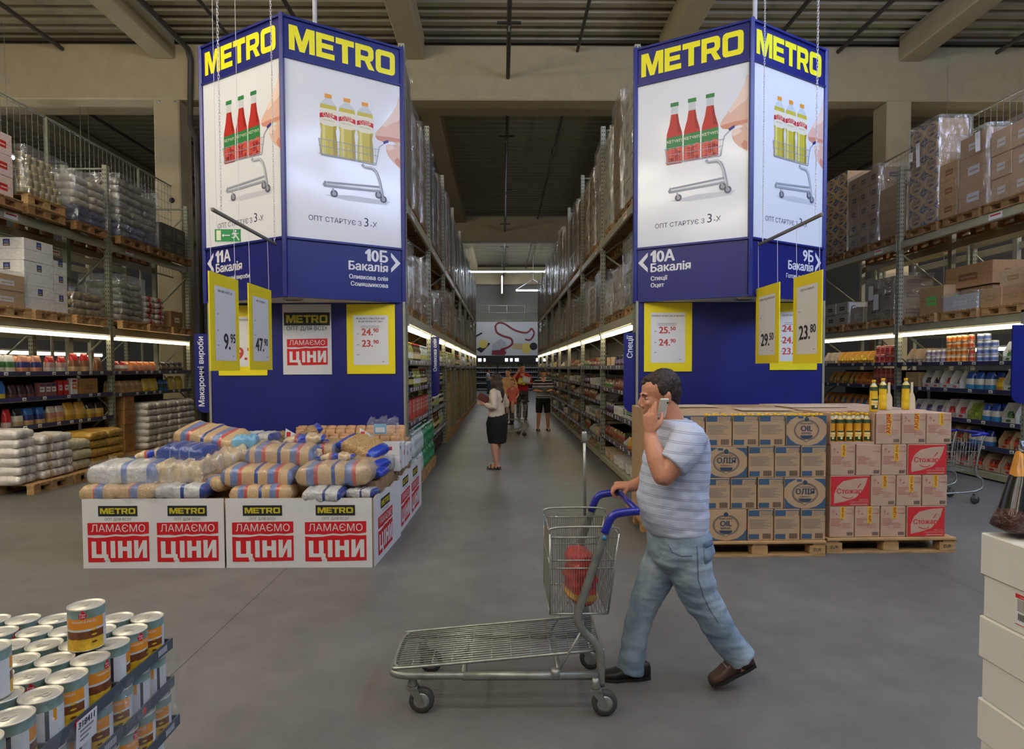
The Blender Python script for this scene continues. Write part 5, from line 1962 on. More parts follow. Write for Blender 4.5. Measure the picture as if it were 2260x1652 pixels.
def hand(q, wrist, palm_dir, side, back, curls, thumb, s=1.0):
    """palm and five fingers. palm_dir: wrist to knuckles; side: towards the thumb; back: out of the back of the hand; curls: per finger (index..little) bend angle"""
    d, t, b = V(palm_dir).normalized(), V(side).normalized(), V(back).normalized()
    w = V(wrist)
    k = w + d * .088 * s
    # palm slab as a flattened loft
    rs = []
    for (u, wd, th) in ((-.01, .027, .021), (.015, .032, .022), (.045, .041, .019), (.075, .043, .016), (.092, .041, .013), (.098, .034, .008)):
        c = w + d * u * s
        rs.append([c + t * wd * s * math.cos(a) + b * th * s * math.sin(a) for a in [2 * PI * j / 14 for j in range(14)]])
    q.rings(rs, SKINM)
    for i, (off, L, r) in enumerate(((.030, .074, .0095), (.0105, .083, .0098), (-.009, .077, .0093), (-.027, .060, .0084))):
        p = k + t * off * s - d * .004 * s - (d * .006 * s if i == 3 else V((0, 0, 0)))
        ang = 0
        pts = [p - d * .012 * s, p]
        for j, f in enumerate((.45, .32, .25)):
            ang += curls[i] * (.75, 1.0, .7)[j]
            pts.append(pts[-1] + (d * math.cos(ang) - b * math.sin(ang)) * L * f * s)
        limb(q, pts, [r * s * 1.05, r * s * 1.06, r * s, r * s * .93, r * s * .8], 10, 2)
    th = [w + d * .022 * s + t * .022 * s] + [w + d * a * s + t * c * s - b * e * s for a, c, e in thumb]
    limb(q, th, [.0165 * s, .0135 * s, .0115 * s, .009 * s][:len(th)], 10, 3)


# ---- the man with the trolley
MR = V((.96, 3.42, 0))
man = thing('person', 'walking man on a phone in a pale striped T-shirt and jeans pushing the flatbed trolley', 'person', MR)
sub = lambda p: V(p) - MR
HM = Matrix.Translation(sub((.852, 3.405, 1.572))) @ Matrix.Rotation(PI + .10, 4, 'Z') @ Matrix.Rotation(.16, 4, 'Y')
q = MB()
head_bits(q, HM)
limb(q, [sub(p) for p in ((.868, 3.405, 1.55), (.895, 3.405, 1.48), (.925, 3.41, 1.40), (.95, 3.41, 1.3))], [.064, .064, .072, .1], 16)
limb(q, [sub(p) for p in ((.945, 3.41, 1.36), (.935, 3.41, 1.2), (.93, 3.41, 1.0), (.95, 3.41, .85))], [.1, .125, .13, .12], 16)
SHL, ELL_, WRL = (.975, 3.215, 1.365), (.812, 3.165, 1.172), (.765, 3.265, 1.388)
SHR, ELR, WRR = (.965, 3.60, 1.365), (.93, 3.66, 1.10), (.722, 3.575, 1.043)
limb(q, [sub(p) for p in (SHL, (.9, 3.18, 1.275), ELL_)], [.06, .062, .054])
limb(q, [sub(p) for p in (ELL_, (.785, 3.195, 1.255), (.768, 3.24, 1.34), WRL)], [.054, .052, .040, .031])
limb(q, [sub(p) for p in (SHR, (.95, 3.635, 1.24), ELR)], [.058, .056, .05])
limb(q, [sub(p) for p in (ELR, (.85, 3.63, 1.075), (.78, 3.6, 1.055), WRR)], [.05, .049, .038, .030])
# left hand holds the phone to the ear, back of the hand to the viewer, index along the phone
hand(q, sub((.764, 3.245, 1.384)), (-.04, .06, 1), (.78, -.62, .05), (-.62, -.78, .05), (.12, .42, .7, .95), ((.045, .045, .012), (.075, .05, .03), (.10, .045, .045)))
# right hand closed round the handle bar
hand(q, sub((.728, 3.572, 1.05)), (-1, -.15, .06), (-.1, -1, -.25), (.0, -.15, 1), (1.0, 1.05, 1.08, 1.1), ((.035, .034, .02), (.055, .04, .045), (.062, .03, .062)))
for pts, rs in ((((.99, 3.345, .80), (1.06, 3.34, .485), (1.18, 3.336, .285), (1.27, 3.335, .10)), (.085, .06, .05, .04)), (((.925, 3.47, .78), (.79, 3.46, .44), (.722, 3.455, .18), (.71, 3.455, .07)), (.085, .055, .045, .04))):
    limb(q, [sub(p) for p in pts], list(rs))
body = fuse('body', q, .0052, SKINM, man, 3)
eyes(HM, man)
q = MB()
for c, r in (((-.022, 0, .05), (.1, .083, .088)), ((-.045, 0, .012), (.072, .079, .075)), ((-.03, 0, .08), (.075, .06, .062)), ((.04, 0, .092), (.04, .05, .028)), ((.074, -.01, .078), (.02, .03, .014)), ((.0, .075, .035), (.03, .012, .04)), ((.0, -.075, .035), (.03, .012, .04)), ((-.06, 0, -.03), (.045, .062, .05))):
    ell(q, c, r, HM)
fuse('hair', q, .006, HAIRD, man, 2, (.004, 60, (1, 1, .5)))


def shirt_mat():
    m = mat('striped_shirt', (196, 204, 224), .8, bump=.12, bscale=12)
    nt = m.node_tree
    b = nt.nodes['Principled BSDF']
    tc = nt.nodes.new('ShaderNodeTexCoord')
    sp = nt.nodes.new('ShaderNodeSeparateXYZ')
    nt.links.new(tc.outputs['Object'], sp.inputs[0])

    def mth(op, a, v=None, v2=None):
        n = nt.nodes.new('ShaderNodeMath')
        n.operation = op
        nt.links.new(a.outputs[0] if hasattr(a, 'outputs') else a, n.inputs[0])
        if v is not None:
            if hasattr(v, 'outputs'):
                nt.links.new(v.outputs[0], n.inputs[1])
            else:
                n.inputs[1].default_value = v
        return n
    tilt = mth('MULTIPLY', sp.outputs[0], .10)
    z = mth('ADD', sp.outputs[2], tilt)
    f = mth('FRACT', mth('MULTIPLY', z, 1 / .0505))
    a = mth('LESS_THAN', mth('ABSOLUTE', mth('SUBTRACT', f, .42)), .026)
    c = mth('LESS_THAN', mth('ABSOLUTE', mth('SUBTRACT', f, .58)), .026)
    k = mth('MAXIMUM', a, c)
    mx = nt.nodes.new('ShaderNodeMix')
    mx.data_type = 'RGBA'
    nt.links.new(k.outputs[0], mx.inputs[0])
    mx.inputs[6].default_value = lin((196, 204, 224))
    mx.inputs[7].default_value = lin((132, 138, 154))
    nt.links.new(mx.outputs[2], b.inputs['Base Color'])
    return m


q = MB()
column(q, [(z, x - MR.x, y - MR.y, rx, ry) for (z, x, y, rx, ry) in
           ((1.445, .925, 3.41, .075, .08), (1.425, .945, 3.41, .095, .125), (1.395, .962, 3.41, .112, .165), (1.325, .955, 3.41, .15, .205), (1.24, .942, 3.41, .172, .2), (1.14, .932, 3.41, .182, .19), (1.03, .922, 3.41, .187, .188), (.945, .923, 3.41, .187, .188), (.885, .935, 3.41, .178, .187), (.842, .944, 3.41, .166, .184), (.828, .946, 3.41, .15, .17))])
limb(q, [sub(p) for p in ((.965, 3.25, 1.372), (.912, 3.19, 1.29), (.85, 3.168, 1.228))], [.098, .09, .078], 18, 4, False)
limb(q, [sub(p) for p in ((.965, 3.575, 1.375), (.955, 3.635, 1.27), (.947, 3.65, 1.2))], [.09, .088, .082], 18, 4, False)
fuse('shirt', q, .0075, shirt_mat(), man, 3, (.007, 9, (1, 1, 1.6)))
DENIM = mat('light_denim', (168, 184, 194), .85, vary=.3, vscale=5, bump=.15, bscale=120, col2=(98, 122, 144))
q = MB()
column(q, [(z, x - MR.x, y - MR.y, rx, ry) for (z, x, y, rx, ry) in
           ((.885, .945, 3.41, .15, .172), (.86, .947, 3.41, .157, .178), (.815, .957, 3.41, .168, .183), (.74, .966, 3.41, .176, .187), (.68, .962, 3.41, .158, .175), (.63, .958, 3.41, .11, .13), (.6, .955, 3.41, .05, .07))])
limb(q, [sub(p) for p in ((.985, 3.345, .735), (1.01, 3.342, .61), (1.06, 3.34, .485), (1.112, 3.338, .405), (1.18, 3.336, .285), (1.245, 3.335, .2), (1.28, 3.335, .155))], [.122, .116, .1, .09, .082, .079, .083], 18, 3, False)
limb(q, [sub(p) for p in ((.925, 3.475, .72), (.85, 3.465, .57), (.79, 3.46, .44), (.75, 3.458, .31), (.722, 3.455, .18), (.708, 3.455, .06), (.705, 3.455, .035))], [.118, .1, .083, .073, .071, .076, .078], 18, 3, False)
jeans = fuse('jeans', q, .0075, DENIM, man, 9, (.007, 9, (.8, .8, 2.2)))

from mathutils.bvhtree import BVHTree


def patch(name, mesh_o, quad, m, lift, nx=8, nz=8):
    """cloth patch lying on the near side of a garment; quad corners in x, z"""
    bv = BVHTree.FromPolygons([v.co for v in mesh_o.data.vertices], [tuple(p.vertices) for p in mesh_o.data.polygons])
    a, b, c, d = [V(p) for p in quad]
    vs = []
    for i in range(nx + 1):
        for j in range(nz + 1):
            u, w = i / nx, j / nz
            p = (a * (1 - u) + b * u) * (1 - w) + (d * (1 - u) + c * u) * w
            hit = bv.ray_cast(V((p.x - MR.x, -1, p.y)), V((0, 1, 0)))
            if hit[0] is None:
                return None
            e = 0 if i in (0, nx) or j in (0, nz) else lift
            vs.append(hit[0] + hit[1] * (e + .0018))
    q = MB()
    q.add(vs, [(i * (nz + 1) + j, (i + 1) * (nz + 1) + j, (i + 1) * (nz + 1) + j + 1, i * (nz + 1) + j + 1) for i in range(nx) for j in range(nz)], m, True)
    return q.build(name, man)


SEAM = mat('denim_seam', (88, 106, 128), .9)
DENIM2 = mat('denim_pocket', (140, 158, 174), .85, vary=.25, vscale=12, col2=(96, 118, 140))
patch('pocket', jeans, [(1.045, .70), (1.105, .715), (1.10, .80), (1.04, .795)], DENIM2, .007)
patch('pocket_flap', jeans, [(1.043, .772), (1.103, .785), (1.10, .815), (1.04, .805)], SEAM, .009, 8, 3)
for nm, pts in (('front_pocket_seam', [(.86, .80), (.875, .765), (.92, .748), (.975, .75)]), ('side_seam', [(1.0, .80), (1.005, .7), (1.01, .62), (1.04, .53), (1.075, .46), (1.12, .39)])):
    for (p0, p1) in zip(pts, pts[1:]):
        dx = .0025
        if nm == 'side_seam':
            patch(nm, jeans, [(p1[0] - dx, p1[1]), (p1[0] + dx, p1[1]), (p0[0] + dx, p0[1]), (p0[0] - dx, p0[1])], SEAM, .002, 1, 20)
        else:
            patch(nm, jeans, [(p0[0], p0[1] - dx), (p1[0], p1[1] - dx), (p1[0], p1[1] + dx), (p0[0], p0[1] + dx)], SEAM, .002, 20, 1)


def shoe(m, sole, toe, heel, up, w=.047, h=.085, name='shoe', parent=None, buckle=False):
    """shoe from toe to heel; points are on the sole"""
    a, b, u = V(toe), V(heel), V(up).normalized()
    d = (b - a).normalized()
    s = d.cross(u).normalized()
    u = s.cross(d).normalized()
    L = (b - a).length
    rs = []
    for (t, ww, hh) in ((0, .3, .25), (.03, .62, .4), (.1, .88, .48), (.25, 1.0, .55), (.4, .95, .75), (.55, .8, .92), (.75, .76, 1.0), (.92, .7, 1.0), (.985, .5, .9), (1, .3, .7)):
        c = a + d * L * t
        ring = []
        for k in range(14):
            an = 2 * PI * k / 14
            ring.append(c + s * math.copysign(abs(math.cos(an)) ** .7, math.cos(an)) * w * ww + u * (hh * h / 2 + math.copysign(abs(math.sin(an)) ** .6, math.sin(an)) * hh * h / 2))
        rs.append(ring)
    q = MB()
    q.rings(rs, m)
    q.rings([[p + u * k for p in [a + d * L * t + s * ww * w * 1.06 for t, ww in ((0, .3), (.05, .75), (.25, 1.02), (.5, .86), (.8, .8), (.98, .6))] + [a + d * L * t - s * ww * w * 1.06 for t, ww in ((.98, .6), (.8, .8), (.5, .86), (.25, 1.02), (.05, .75), (0, .3))]] for k in (-.004, .012)], sole, True, False)
    o = q.build(name, parent)
    if buckle:
        g = MB()
        c = a + d * L * .42 + u * h * .74
        g.tube([c - s * .034 - u * .006, c - s * .02 + u * .004, c + s * .02 + u * .004, c + s * .034 - u * .006], .0035, CHROME, 6)
        g.build('buckle', o)
    return o


SHOEB, SHOEK, SOLE = mat('brown_shoe', (66, 42, 32), .5, bump=.15, bscale=40), mat('black_shoe', (24, 22, 22), .45), mat('sole_dark', (30, 27, 25), .7)
shoe(SHOEB, SOLE, sub((1.108, 3.325, .022)), sub((1.352, 3.335, .128)), (-.4, 0, 1), .05, .09, 'shoe', man, True)
shoe(SHOEK, SOLE, sub((.545, 3.44, .006)), sub((.815, 3.455, .006)), (0, 0, 1), .05, .085, 'shoe', man)
ph = MB()
PHW = mat('phone_white', (228, 226, 204), .25, coat=.4)
ph.box((0, 0, 0), (.012, .05, .115), PHW, ch=.005)
ph.box((-.0005, -.018, .035), (.0135, .008, .01), DARK)
o = ph.build('mobile_phone', None, (.838, 3.296, 1.508), (0.0, -.45, 1.75))
tag(o, 'cream mobile phone the walking man holds to his ear', 'phone')


# ---- the other shoppers
def human(label, loc, rz, h, skin, hair, top, bottom, pose, sleeve=.5, leg='trousers', shoes=None, fem=False, longhair=False, extra=None, topbands=None):
    """figure facing -y before turning; h: standing height"""
    s = h / 1.75
    t = thing('person', label, 'person', loc, rz)
    J = {'shl': (.185, 0, 1.42), 'shr': (-.185, 0, 1.42), 'ell': (.23, .02, 1.14), 'elr': (-.23, .02, 1.14), 'wrl': (.22, -.1, .92), 'wrr': (-.22, -.1, .92),
         'hpl': (.095, 0, .92), 'hpr': (-.095, 0, .92), 'knl': (.1, -.015, .5), 'knr': (-.1, -.015, .5), 'anl': (.1, .02, .085), 'anr': (-.1, .02, .085), 'hd': (0, -.02, 1.605), 'hp': 0, 'hz': 0, 'hs': 1}
    J.update(pose)
    P = lambda k: V(J[k]) * s
    HM = Matrix.Translation(P('hd')) @ Matrix.Rotation(-PI / 2 + J['hz'], 4, 'Z') @ Matrix.Rotation(J['hp'], 4, 'Y') @ Matrix.Scale(s * J['hs'], 4)
    g = .9 if fem else 1
    q = MB()
    head_bits(q, HM)
    limb(q, [P('hd') + V((0, .02, -.03)) * s, V((0, .02, 1.47)) * s, V((0, .03, 1.39)) * s], [.056 * s * g, .054 * s * g, .05 * s], 12)
    limb(q, [V((0, 0, 1.38)) * s, V((0, 0, 1.15)) * s, V((0, 0, .93)) * s], [.12 * s, .11 * s, .12 * s], 12)
    for a in 'lr':
        limb(q, [P('sh' + a).lerp(P('el' + a), .3), (P('sh' + a) + P('el' + a)) / 2, P('el' + a)], [.045 * s * g, .047 * s * g, .042 * s * g], 10)
        limb(q, [P('el' + a), P('el' + a).lerp(P('wr' + a), .4), P('wr' + a)], [.042 * s * g, .042 * s * g, .028 * s * g], 10)
        d = (P('wr' + a) - P('el' + a)).normalized()
        sd = d.cross(V((0, 0, 1)))
        sd = sd.normalized() if sd.length > .1 else V((1, 0, 0))
        hand(q, P('wr' + a), d, V((0, 0, 1)) - d * d.z, sd * (1 if a == 'l' else -1), (.35, .4, .45, .5), ((.045, .04, .01), (.07, .045, .02), (.09, .045, .03)), s * g)
        limb(q, [P('hp' + a), P('hp' + a).lerp(P('kn' + a), .5), P('kn' + a)], [.085 * s, .075 * s, .057 * s], 12)
        lk = 1.15 if fem else 1
        limb(q, [P('kn' + a), P('kn' + a).lerp(P('an' + a), .3), P('an' + a)], [.057 * s * lk, .062 * s * lk, .038 * s], 12)
        limb(q, [P('an' + a) + V((0, .03, -.035)) * s, P('an' + a) + V((0, -.07, -.05)) * s, P('an' + a) + V((0, -.14, -.062)) * s], [.034 * s, .034 * s, .022 * s], 10)
    fuse('body', q, .009, skin, t, 2)
    eyes(HM, t)
    q = MB()
    for c, r in (((-.012, 0, .05), (.103, .083, .086)), ((-.045, 0, .012), (.072, .08, .075)), ((-.055, 0, -.02), (.045, .066, .05)), ((.05, 0, .085), (.045, .055, .03))):
        ell(q, c, r, HM)
    if longhair:
        for c, r in (((-.06, 0, -.1), (.07, .1, .15)), ((-.1, 0, -.24), (.055, .11, .15)), ((-.105, .0, -.35), (.04, .08, .09)), ((.0, .085, -.16), (.05, .03, .15)), ((.0, .075, -.07), (.05, .022, .12)), ((.0, -.075, -.07), (.05, .022, .12)), ((-.03, .05, -.26), (.035, .035, .09)), ((-.03, -.05, -.26), (.035, .035, .09))):
            ell(q, c, r, HM)
    fuse('hair', q, .01 * s, hair, t, 2, (.004, 50, (1, 1, .3)))
    q = MB()
    w = .19 if not fem else .178
    column(q, [(z * s, 0, y * s, rx * s, ry * s) for (z, y, rx, ry) in ((1.475, .01, .075, .07), (1.45, .01, .12, .085), (1.41, .01, w, .105), (1.3, 0, w + .01, .13), (1.15, -.005, w - .01, .135 if not fem else .12), (1.02, -.005, w - .0, .14), (.93, 0, w + .005, .14), (.9, 0, w, .135))])
    for a in 'lr':
        e = P('sh' + a).lerp(P('el' + a), min(1, sleeve * 2))
        pts = [P('sh' + a) * .97 - V((.03 if a == 'l' else -.03, 0, 0)) * s, P('sh' + a).lerp(e, .5), e]
        rs = [.08 * s, .072 * s, .066 * s]
        if sleeve > .5:
            pts.append(P('el' + a).lerp(P('wr' + a), (sleeve - .5) * 2))
            rs = [.078 * s, .068 * s, .058 * s, .05 * s]
        limb(q, pts, rs, 12, 3, True)
    tp = fuse('top', q, .011, top, t, 2, (.008, 11, (1, 1, 1.3)))
    q = MB()
    if leg == 'skirt':
        column(q, [(z * s, 0, 0, rx * s, ry * s) for (z, rx, ry) in ((.99, .16, .14), (.93, .18, .165), (.82, .195, .19), (.65, .185, .18), (.48, .165, .155), (.465, .16, .15))])
    else:
        column(q, [(z * s, 0, 0, rx * s, ry * s) for (z, rx, ry) in ((.96, .155, .125), (.9, .17, .135), (.8, .175, .14), (.76, .14, .11))])
        zl = {'trousers': .08, 'shorts': .47}[leg]
        for a in 'lr':
            A, B, Cc = P('hp' + a), P('kn' + a), P('an' + a)
            pts, rs = [A, A.lerp(B, .5), B], [.105 * s, .1 * s, .085 * s]
            if leg == 'trousers':
                pts += [B.lerp(Cc, .5), Cc + V((0, 0, -.01)) * s]
                rs += [.076 * s, .074 * s]
            limb(q, pts, rs, 14, 3, False)
    fuse('skirt' if leg == 'skirt' else leg, q, .011, bottom, t, 2, (.007, 10, (1, 1, 1)))
    for a in 'lr':
        A = P('an' + a)
        if shoes == 'sandals':
            g2 = MB()
            c = A + V((0, -.05, -.078)) * s
            g2.box(c, (.085 * s, .25 * s, .022 * s), SHOEK, ch=.006)
            for yy in (-.1, -.03, .03):
                g2.tube([A + V((-.045, yy, -.075)) * s, A + V((-.03, yy, -.03)) * s, A + V((.03, yy, -.03)) * s, A + V((.045, yy, -.075)) * s], .009 * s, SHOEK, 6)
            g2.build('sandal', t)
        else:
            shoe(SHOEK, SOLE, A + V((0, -.19, -.08)) * s, A + V((0, .075, -.08)) * s, (0, 0, 1), .046 * s, .085 * s, 'shoe', t)
    return t


def band_mat(name, base, lst):
    """cloth with horizontal bands at given heights (object z)"""
    m = mat(name, base, .85, bump=.1, bscale=14)
    nt = m.node_tree
    b = nt.nodes['Principled BSDF']
    tc = nt.nodes.new('ShaderNodeTexCoord')
    sp = nt.nodes.new('ShaderNodeSeparateXYZ')
    nt.links.new(tc.outputs['Object'], sp.inputs[0])
    mr = nt.nodes.new('ShaderNodeMapRange')
    mr.inputs[1].default_value, mr.inputs[2].default_value = .8, 1.6
    nt.links.new(sp.outputs[2], mr.inputs[0])
    cr = nt.nodes.new('ShaderNodeValToRGB')
    cr.color_ramp.interpolation = 'CONSTANT'
    el = cr.color_ramp.elements
    el[0].position, el[0].color = 0, lin(lst[0][1])
    el[1].position, el[1].color = (lst[1][0] - .8) / .8, lin(lst[1][1])
    for z, c in lst[2:]:
        e = el.new((z - .8) / .8)
        e.color = lin(c)
    nt.links.new(mr.outputs[0], cr.inputs[0])
    nt.links.new(cr.outputs[0], b.inputs['Base Color'])
    return m


CREAMT = mat('cream_blouse', (222, 206, 190), .8, bump=.12, bscale=14)
BLKC = mat('black_cloth', (18, 17, 19), .85, bump=.1, bscale=20)
woman = human('woman with long brown hair in a cream blouse and black skirt holding a wallet', (-.09, 10.82, 0), -1.95, 1.66, SKINP, HAIRB, CREAMT, BLKC,
              {'ell': (.25, .05, 1.13), 'wrl': (.19, -.17, 1.17), 'elr': (-.29, .07, 1.13), 'wrr': (-.2, -.12, 1.2), 'hz': -.5, 'hp': .02, 'anl': (.08, .02, .085), 'anr': (-.09, -.05, .085), 'knr': (-.09, -.03, .5)}, .86, 'skirt', 'sandals', True, True)
q = MB()
q.box((0, 0, 0), (.2, .035, .12), mat('wallet_brown', (104, 52, 40), .5), ch=.012)
tag(q.build('wallet', None, (-.315, 10.72, 1.215), (.15, .5, .25)), 'reddish brown wallet held by the woman in the cream blouse', 'wallet')
POLO = band_mat('striped_polo', (30, 26, 34), [(.8, (150, 156, 150)), (.93, (30, 26, 34)), (.955, (205, 204, 200)), (.975, (150, 156, 150)), (1.10, (206, 204, 200)), (1.125, (40, 34, 40)), (1.16, (110, 116, 112)), (1.21, (206, 204, 200)), (1.235, (36, 30, 38)), (1.28, (206, 204, 200)), (1.305, (30, 26, 34)), (1.37, (206, 204, 200)), (1.39, (34, 30, 38)), (1.44, (205, 204, 200))])
human('man in a striped polo and black shorts looking down by the spice rack', (1.12, 17.35, 0), .1, 1.74, SKINM, HAIRD, POLO, BLKC,
      {'ell': (.25, -.02, 1.12), 'wrl': (.09, -.24, 1.1), 'elr': (-.25, -.02, 1.12), 'wrr': (-.09, -.24, 1.1), 'hp': .42, 'hd': (0, -.05, 1.59), 'anl': (.14, .02, .085), 'anr': (-.14, .02, .085), 'knl': (.12, -.015, .5), 'knr': (-.12, -.015, .5)}, .42, 'shorts', 'sandals')
q = MB()
q.box((0, 0, 0), (.12, .012, .15), mat('leaflet_dark', (70, 66, 66), .5))
tag(q.build('leaflet', None, (1.14, 17.0, 1.13), (-.9, 0, .1)), 'small dark leaflet in the hands of the man in the striped polo', 'paper')
REDT = mat('red_tshirt', (178, 26, 32), .8, bump=.12, bscale=12)
OLIVE = mat('olive_trousers', (70, 68, 58), .85)
human('man in a red T-shirt on the phone carrying packets under his arm in the aisle', (.66, 21.0, 0), .1, 1.87, SKINM, HAIRD, REDT, OLIVE,
      {'elr': (-.33, -.1, 1.2), 'wrr': (-.13, -.09, 1.5), 'ell': (.28, .0, 1.13), 'wrl': (.02, -.26, 1.14), 'hz': .35}, .42, 'trousers', None)
PEACH = mat('peach_top', (222, 172, 122), .8, bump=.12, bscale=12)
GREYT = mat('grey_trousers', (62, 56, 58), .85)
human('person in a peach top standing behind the shopping trolley, mostly hidden by the woman', (.2, 19.4, 0), -.5, 1.72, SKINP, HAIRB, PEACH, GREYT,
      {'ell': (.25, .0, 1.13), 'wrl': (.2, -.24, 1.05), 'elr': (-.25, .0, 1.13), 'wrr': (-.2, -.24, 1.05)}, .45, 'trousers', None, True)
human('distant person in a white T-shirt and blue jeans by the wine department', (-.93, 43, 0), 1.3, 1.68, SKINM, HAIRD, mat('white_tshirt', (206, 206, 210), .8), mat('blue_jeans', (70, 90, 120), .85),
      {'wrl': (.2, -.25, 1.05), 'wrr': (-.2, -.25, 1.05)}, .4, 'trousers', None)
PINKD = mat('pink_dress', (212, 104, 96), .8)
human('small child in a pink dress sitting up in the shopping trolley', (.27, 15.95, .36), -.35, 1.05, SKINP, mat('hair_fair', (150, 104, 60), .5, bump=.5, bscale=50), PINKD, PINKD,
      {'knl': (.12, -.38, .85), 'knr': (-.12, -.38, .85), 'anl': (.12, -.40, .42), 'anr': (-.12, -.40, .42), 'wrl': (.2, -.2, 1.0), 'wrr': (-.2, -.2, 1.0), 'hs': 1.4, 'hd': (0, -.02, 1.66)}, .3, 'shorts', None, True)

# ------------------------------------------------------------------ goods on the rack shelves
def shade(c, k):
    return tuple(max(0, min(255, int(x * k))) for x in c)


def cm(c, gloss=.35, coat=.4):
    return mat('goods_%d_%d_%d' % c, c, gloss, coat=coat, vary=.12, vscale=25, bump=.25, bscale=30)


def mpouch(c1, c2, c3, w, d, h, seed=0):
    """standing bag: body c1, label c2, top c3; front faces -y"""
    q = MB()
    a, b, t = cm(c1), cm(c2), cm(c3)
    rs = []
    rr = random.Random(seed)
    lv = [(0, .9, .9), (.04, 1, 1), (.3, 1, 1), (.62, .98, .85), (.78, .95, .62), (.9, .93, .25), (1, .95, .06)]
    for (z, sx, sy) in lv:
        ring = []
        for k in range(16):
            an = 2 * PI * k / 16
            ring.append((math.copysign(abs(math.cos(an)) ** .6, math.cos(an)) * w / 2 * sx + rr.uniform(-.003, .003), math.copysign(abs(math.sin(an)) ** .6, math.sin(an)) * d / 2 * sy + rr.uniform(-.004, .004), z * h))
        rs.append(ring)
    q.rings(rs, [a, a, b, a if c3 == c1 else t, t, t])
    return q.mesh('bag')


def mbrick(c1, c2, c3, w, d, h, seed=0):
    q = MB()
    a = cm(c1)
    q.box((0, 0, h / 2), (w, d, h), a, ch=.004)
    pl = Pl((-w / 2, -d / 2, 0), EX, EZ)
    q.rect(pl, w * .1, h * .35, w * .8, h * .35, cm(c2), .001)
    q.rect(pl, w * .15, h * .78, w * .7, h * .12, cm(c3), .001)
    q.rect(pl, w * .2, h * .5, w * .5, h * .08, cm(c1), .002)
    return q.mesh('packet')


def mtin(c1, c2, c3, w, d, h, seed=0):
    q = MB()
    r = w / 2
    q.lathe([(r, 0), (r, h * .25), (r, h * .7), (r, h * .95), (r * .98, h), (r * .9, h), (r * .88, h - .004), (.0001, h - .004)], [cm(c2), cm(c1), cm(c2), TINS, TINS, TINS, TINS], n=14)
    return q.mesh('tin')


def mbottle(c1, c2, c3, w, d, h, seed=0):
    q = MB()
    r = w / 2
    q.lathe([(r * .9, 0), (r, .01), (r, h * .18), (r, h * .45), (r, h * .6), (r * .75, h * .7), (r * .36, h * .8), (r * .33, h * .93), (r * .4, h * .935), (r * .4, h), (.0001, h)], [cm(c1, .12), cm(c1, .12), cm(c2), cm(c1, .12), cm(c1, .12), cm(c1, .12), cm(c1, .12)] + [cm(c3)] * 3, n=12)
    return q.mesh('bottle')


def mopen(c1, c2, c3, w, d, h, seed=0):
    """display carton, low cut front"""
    q = MB()
    a = cm(c1, .6, 0)
    q.box((0, 0, .004), (w, d, .008), a)
    q.box((0, d / 2 - .004, h / 2), (w, .008, h), a)
    for s in (-1, 1):
        x = s * (w / 2 - .004)
        q.add([(x - .004, d / 2, 0), (x - .004, -d / 2, 0), (x - .004, -d / 2, h * .45), (x - .004, -d * .2, h), (x - .004, d / 2, h), (x + .004, d / 2, 0), (x + .004, -d / 2, 0), (x + .004, -d / 2, h * .45), (x + .004, -d * .2, h), (x + .004, d / 2, h)],
              [(0, 1, 2, 3, 4), (5, 6, 7, 8, 9), (0, 1, 6, 5), (1, 2, 7, 6), (2, 3, 8, 7), (3, 4, 9, 8)], a)
    q.box((0, -d / 2 + .004, h * .14), (w, .008, h * .28), a)
    q.poly(Pl((-w / 2, -d / 2, 0), EX, EZ), circ(w / 2, h * .14, w * .2, 10, h * .07), cm(c2), .001)
    return q.mesh('display_carton')


def mcarton(c1, c2, c3, w, d, h, seed=0):
    q = MB()
    a = cm(c1, .7, 0)
    q.box((0, 0, h / 2), (w, d, h), a, ch=.004)
    for pl, ww in ((Pl((-w / 2, -d / 2, 0), EX, EZ), w), (Pl((w / 2, -d / 2, 0), EY, EZ), d), (Pl((-w / 2, d / 2, 0), -EY, EZ), d)):
        q.rect(pl, 0, h * .49, ww, h * .02, cm(shade(c1, .8), .6, 0), .001)
        if c2 == NAV:
            q.rect(pl, ww * .5 - .05, h * .62, .1, .1, cm(c2, .7, 0), .0015)
            q.rect(pl, ww * .5 - .035, h * .62 + .014, .07, .012, cm(YL, .7, 0), .002)
            q.rect(pl, ww * .5 - .03, h * .62 + .04, .06, .035, cm((110, 120, 170), .7, 0), .002)
            continue
        q.rect(pl, ww * .3, h * .3, ww * .4, h * .32, cm(c2, .7, 0), .0015)
        q.rect(pl, ww * .34, h * .42, ww * .32, h * .06, cm(c1, .7, 0), .002)
    return q.mesh('carton')


_GM = {}
KN = {'bag': (mpouch, 'food_bag', 'bag', (.17, .11, .26)), 'small': (mpouch, 'food_bag', 'bag', (.11, .06, .17)), 'brick': (mbrick, 'food_packet', 'packet', (.12, .08, .22)), 'tin': (mtin, 'food_tin', 'tin', (.098, .098, .11)),
      'bottle': (mbottle, 'glass_bottle', 'bottle', (.07, .07, .29)), 'water': (mbottle, 'water_bottle', 'bottle', (.09, .09, .32)), 'open': (mopen, 'display_carton', 'carton', (.22, .3, .26)), 'carton': (mcarton, 'carton', 'carton', (.38, .4, .28)),
      'tray': (mopen, 'display_carton', 'carton', (.2, .3, .16)), 'sack': (None, 'food_sack', 'sack', (.5, .36, .14))}


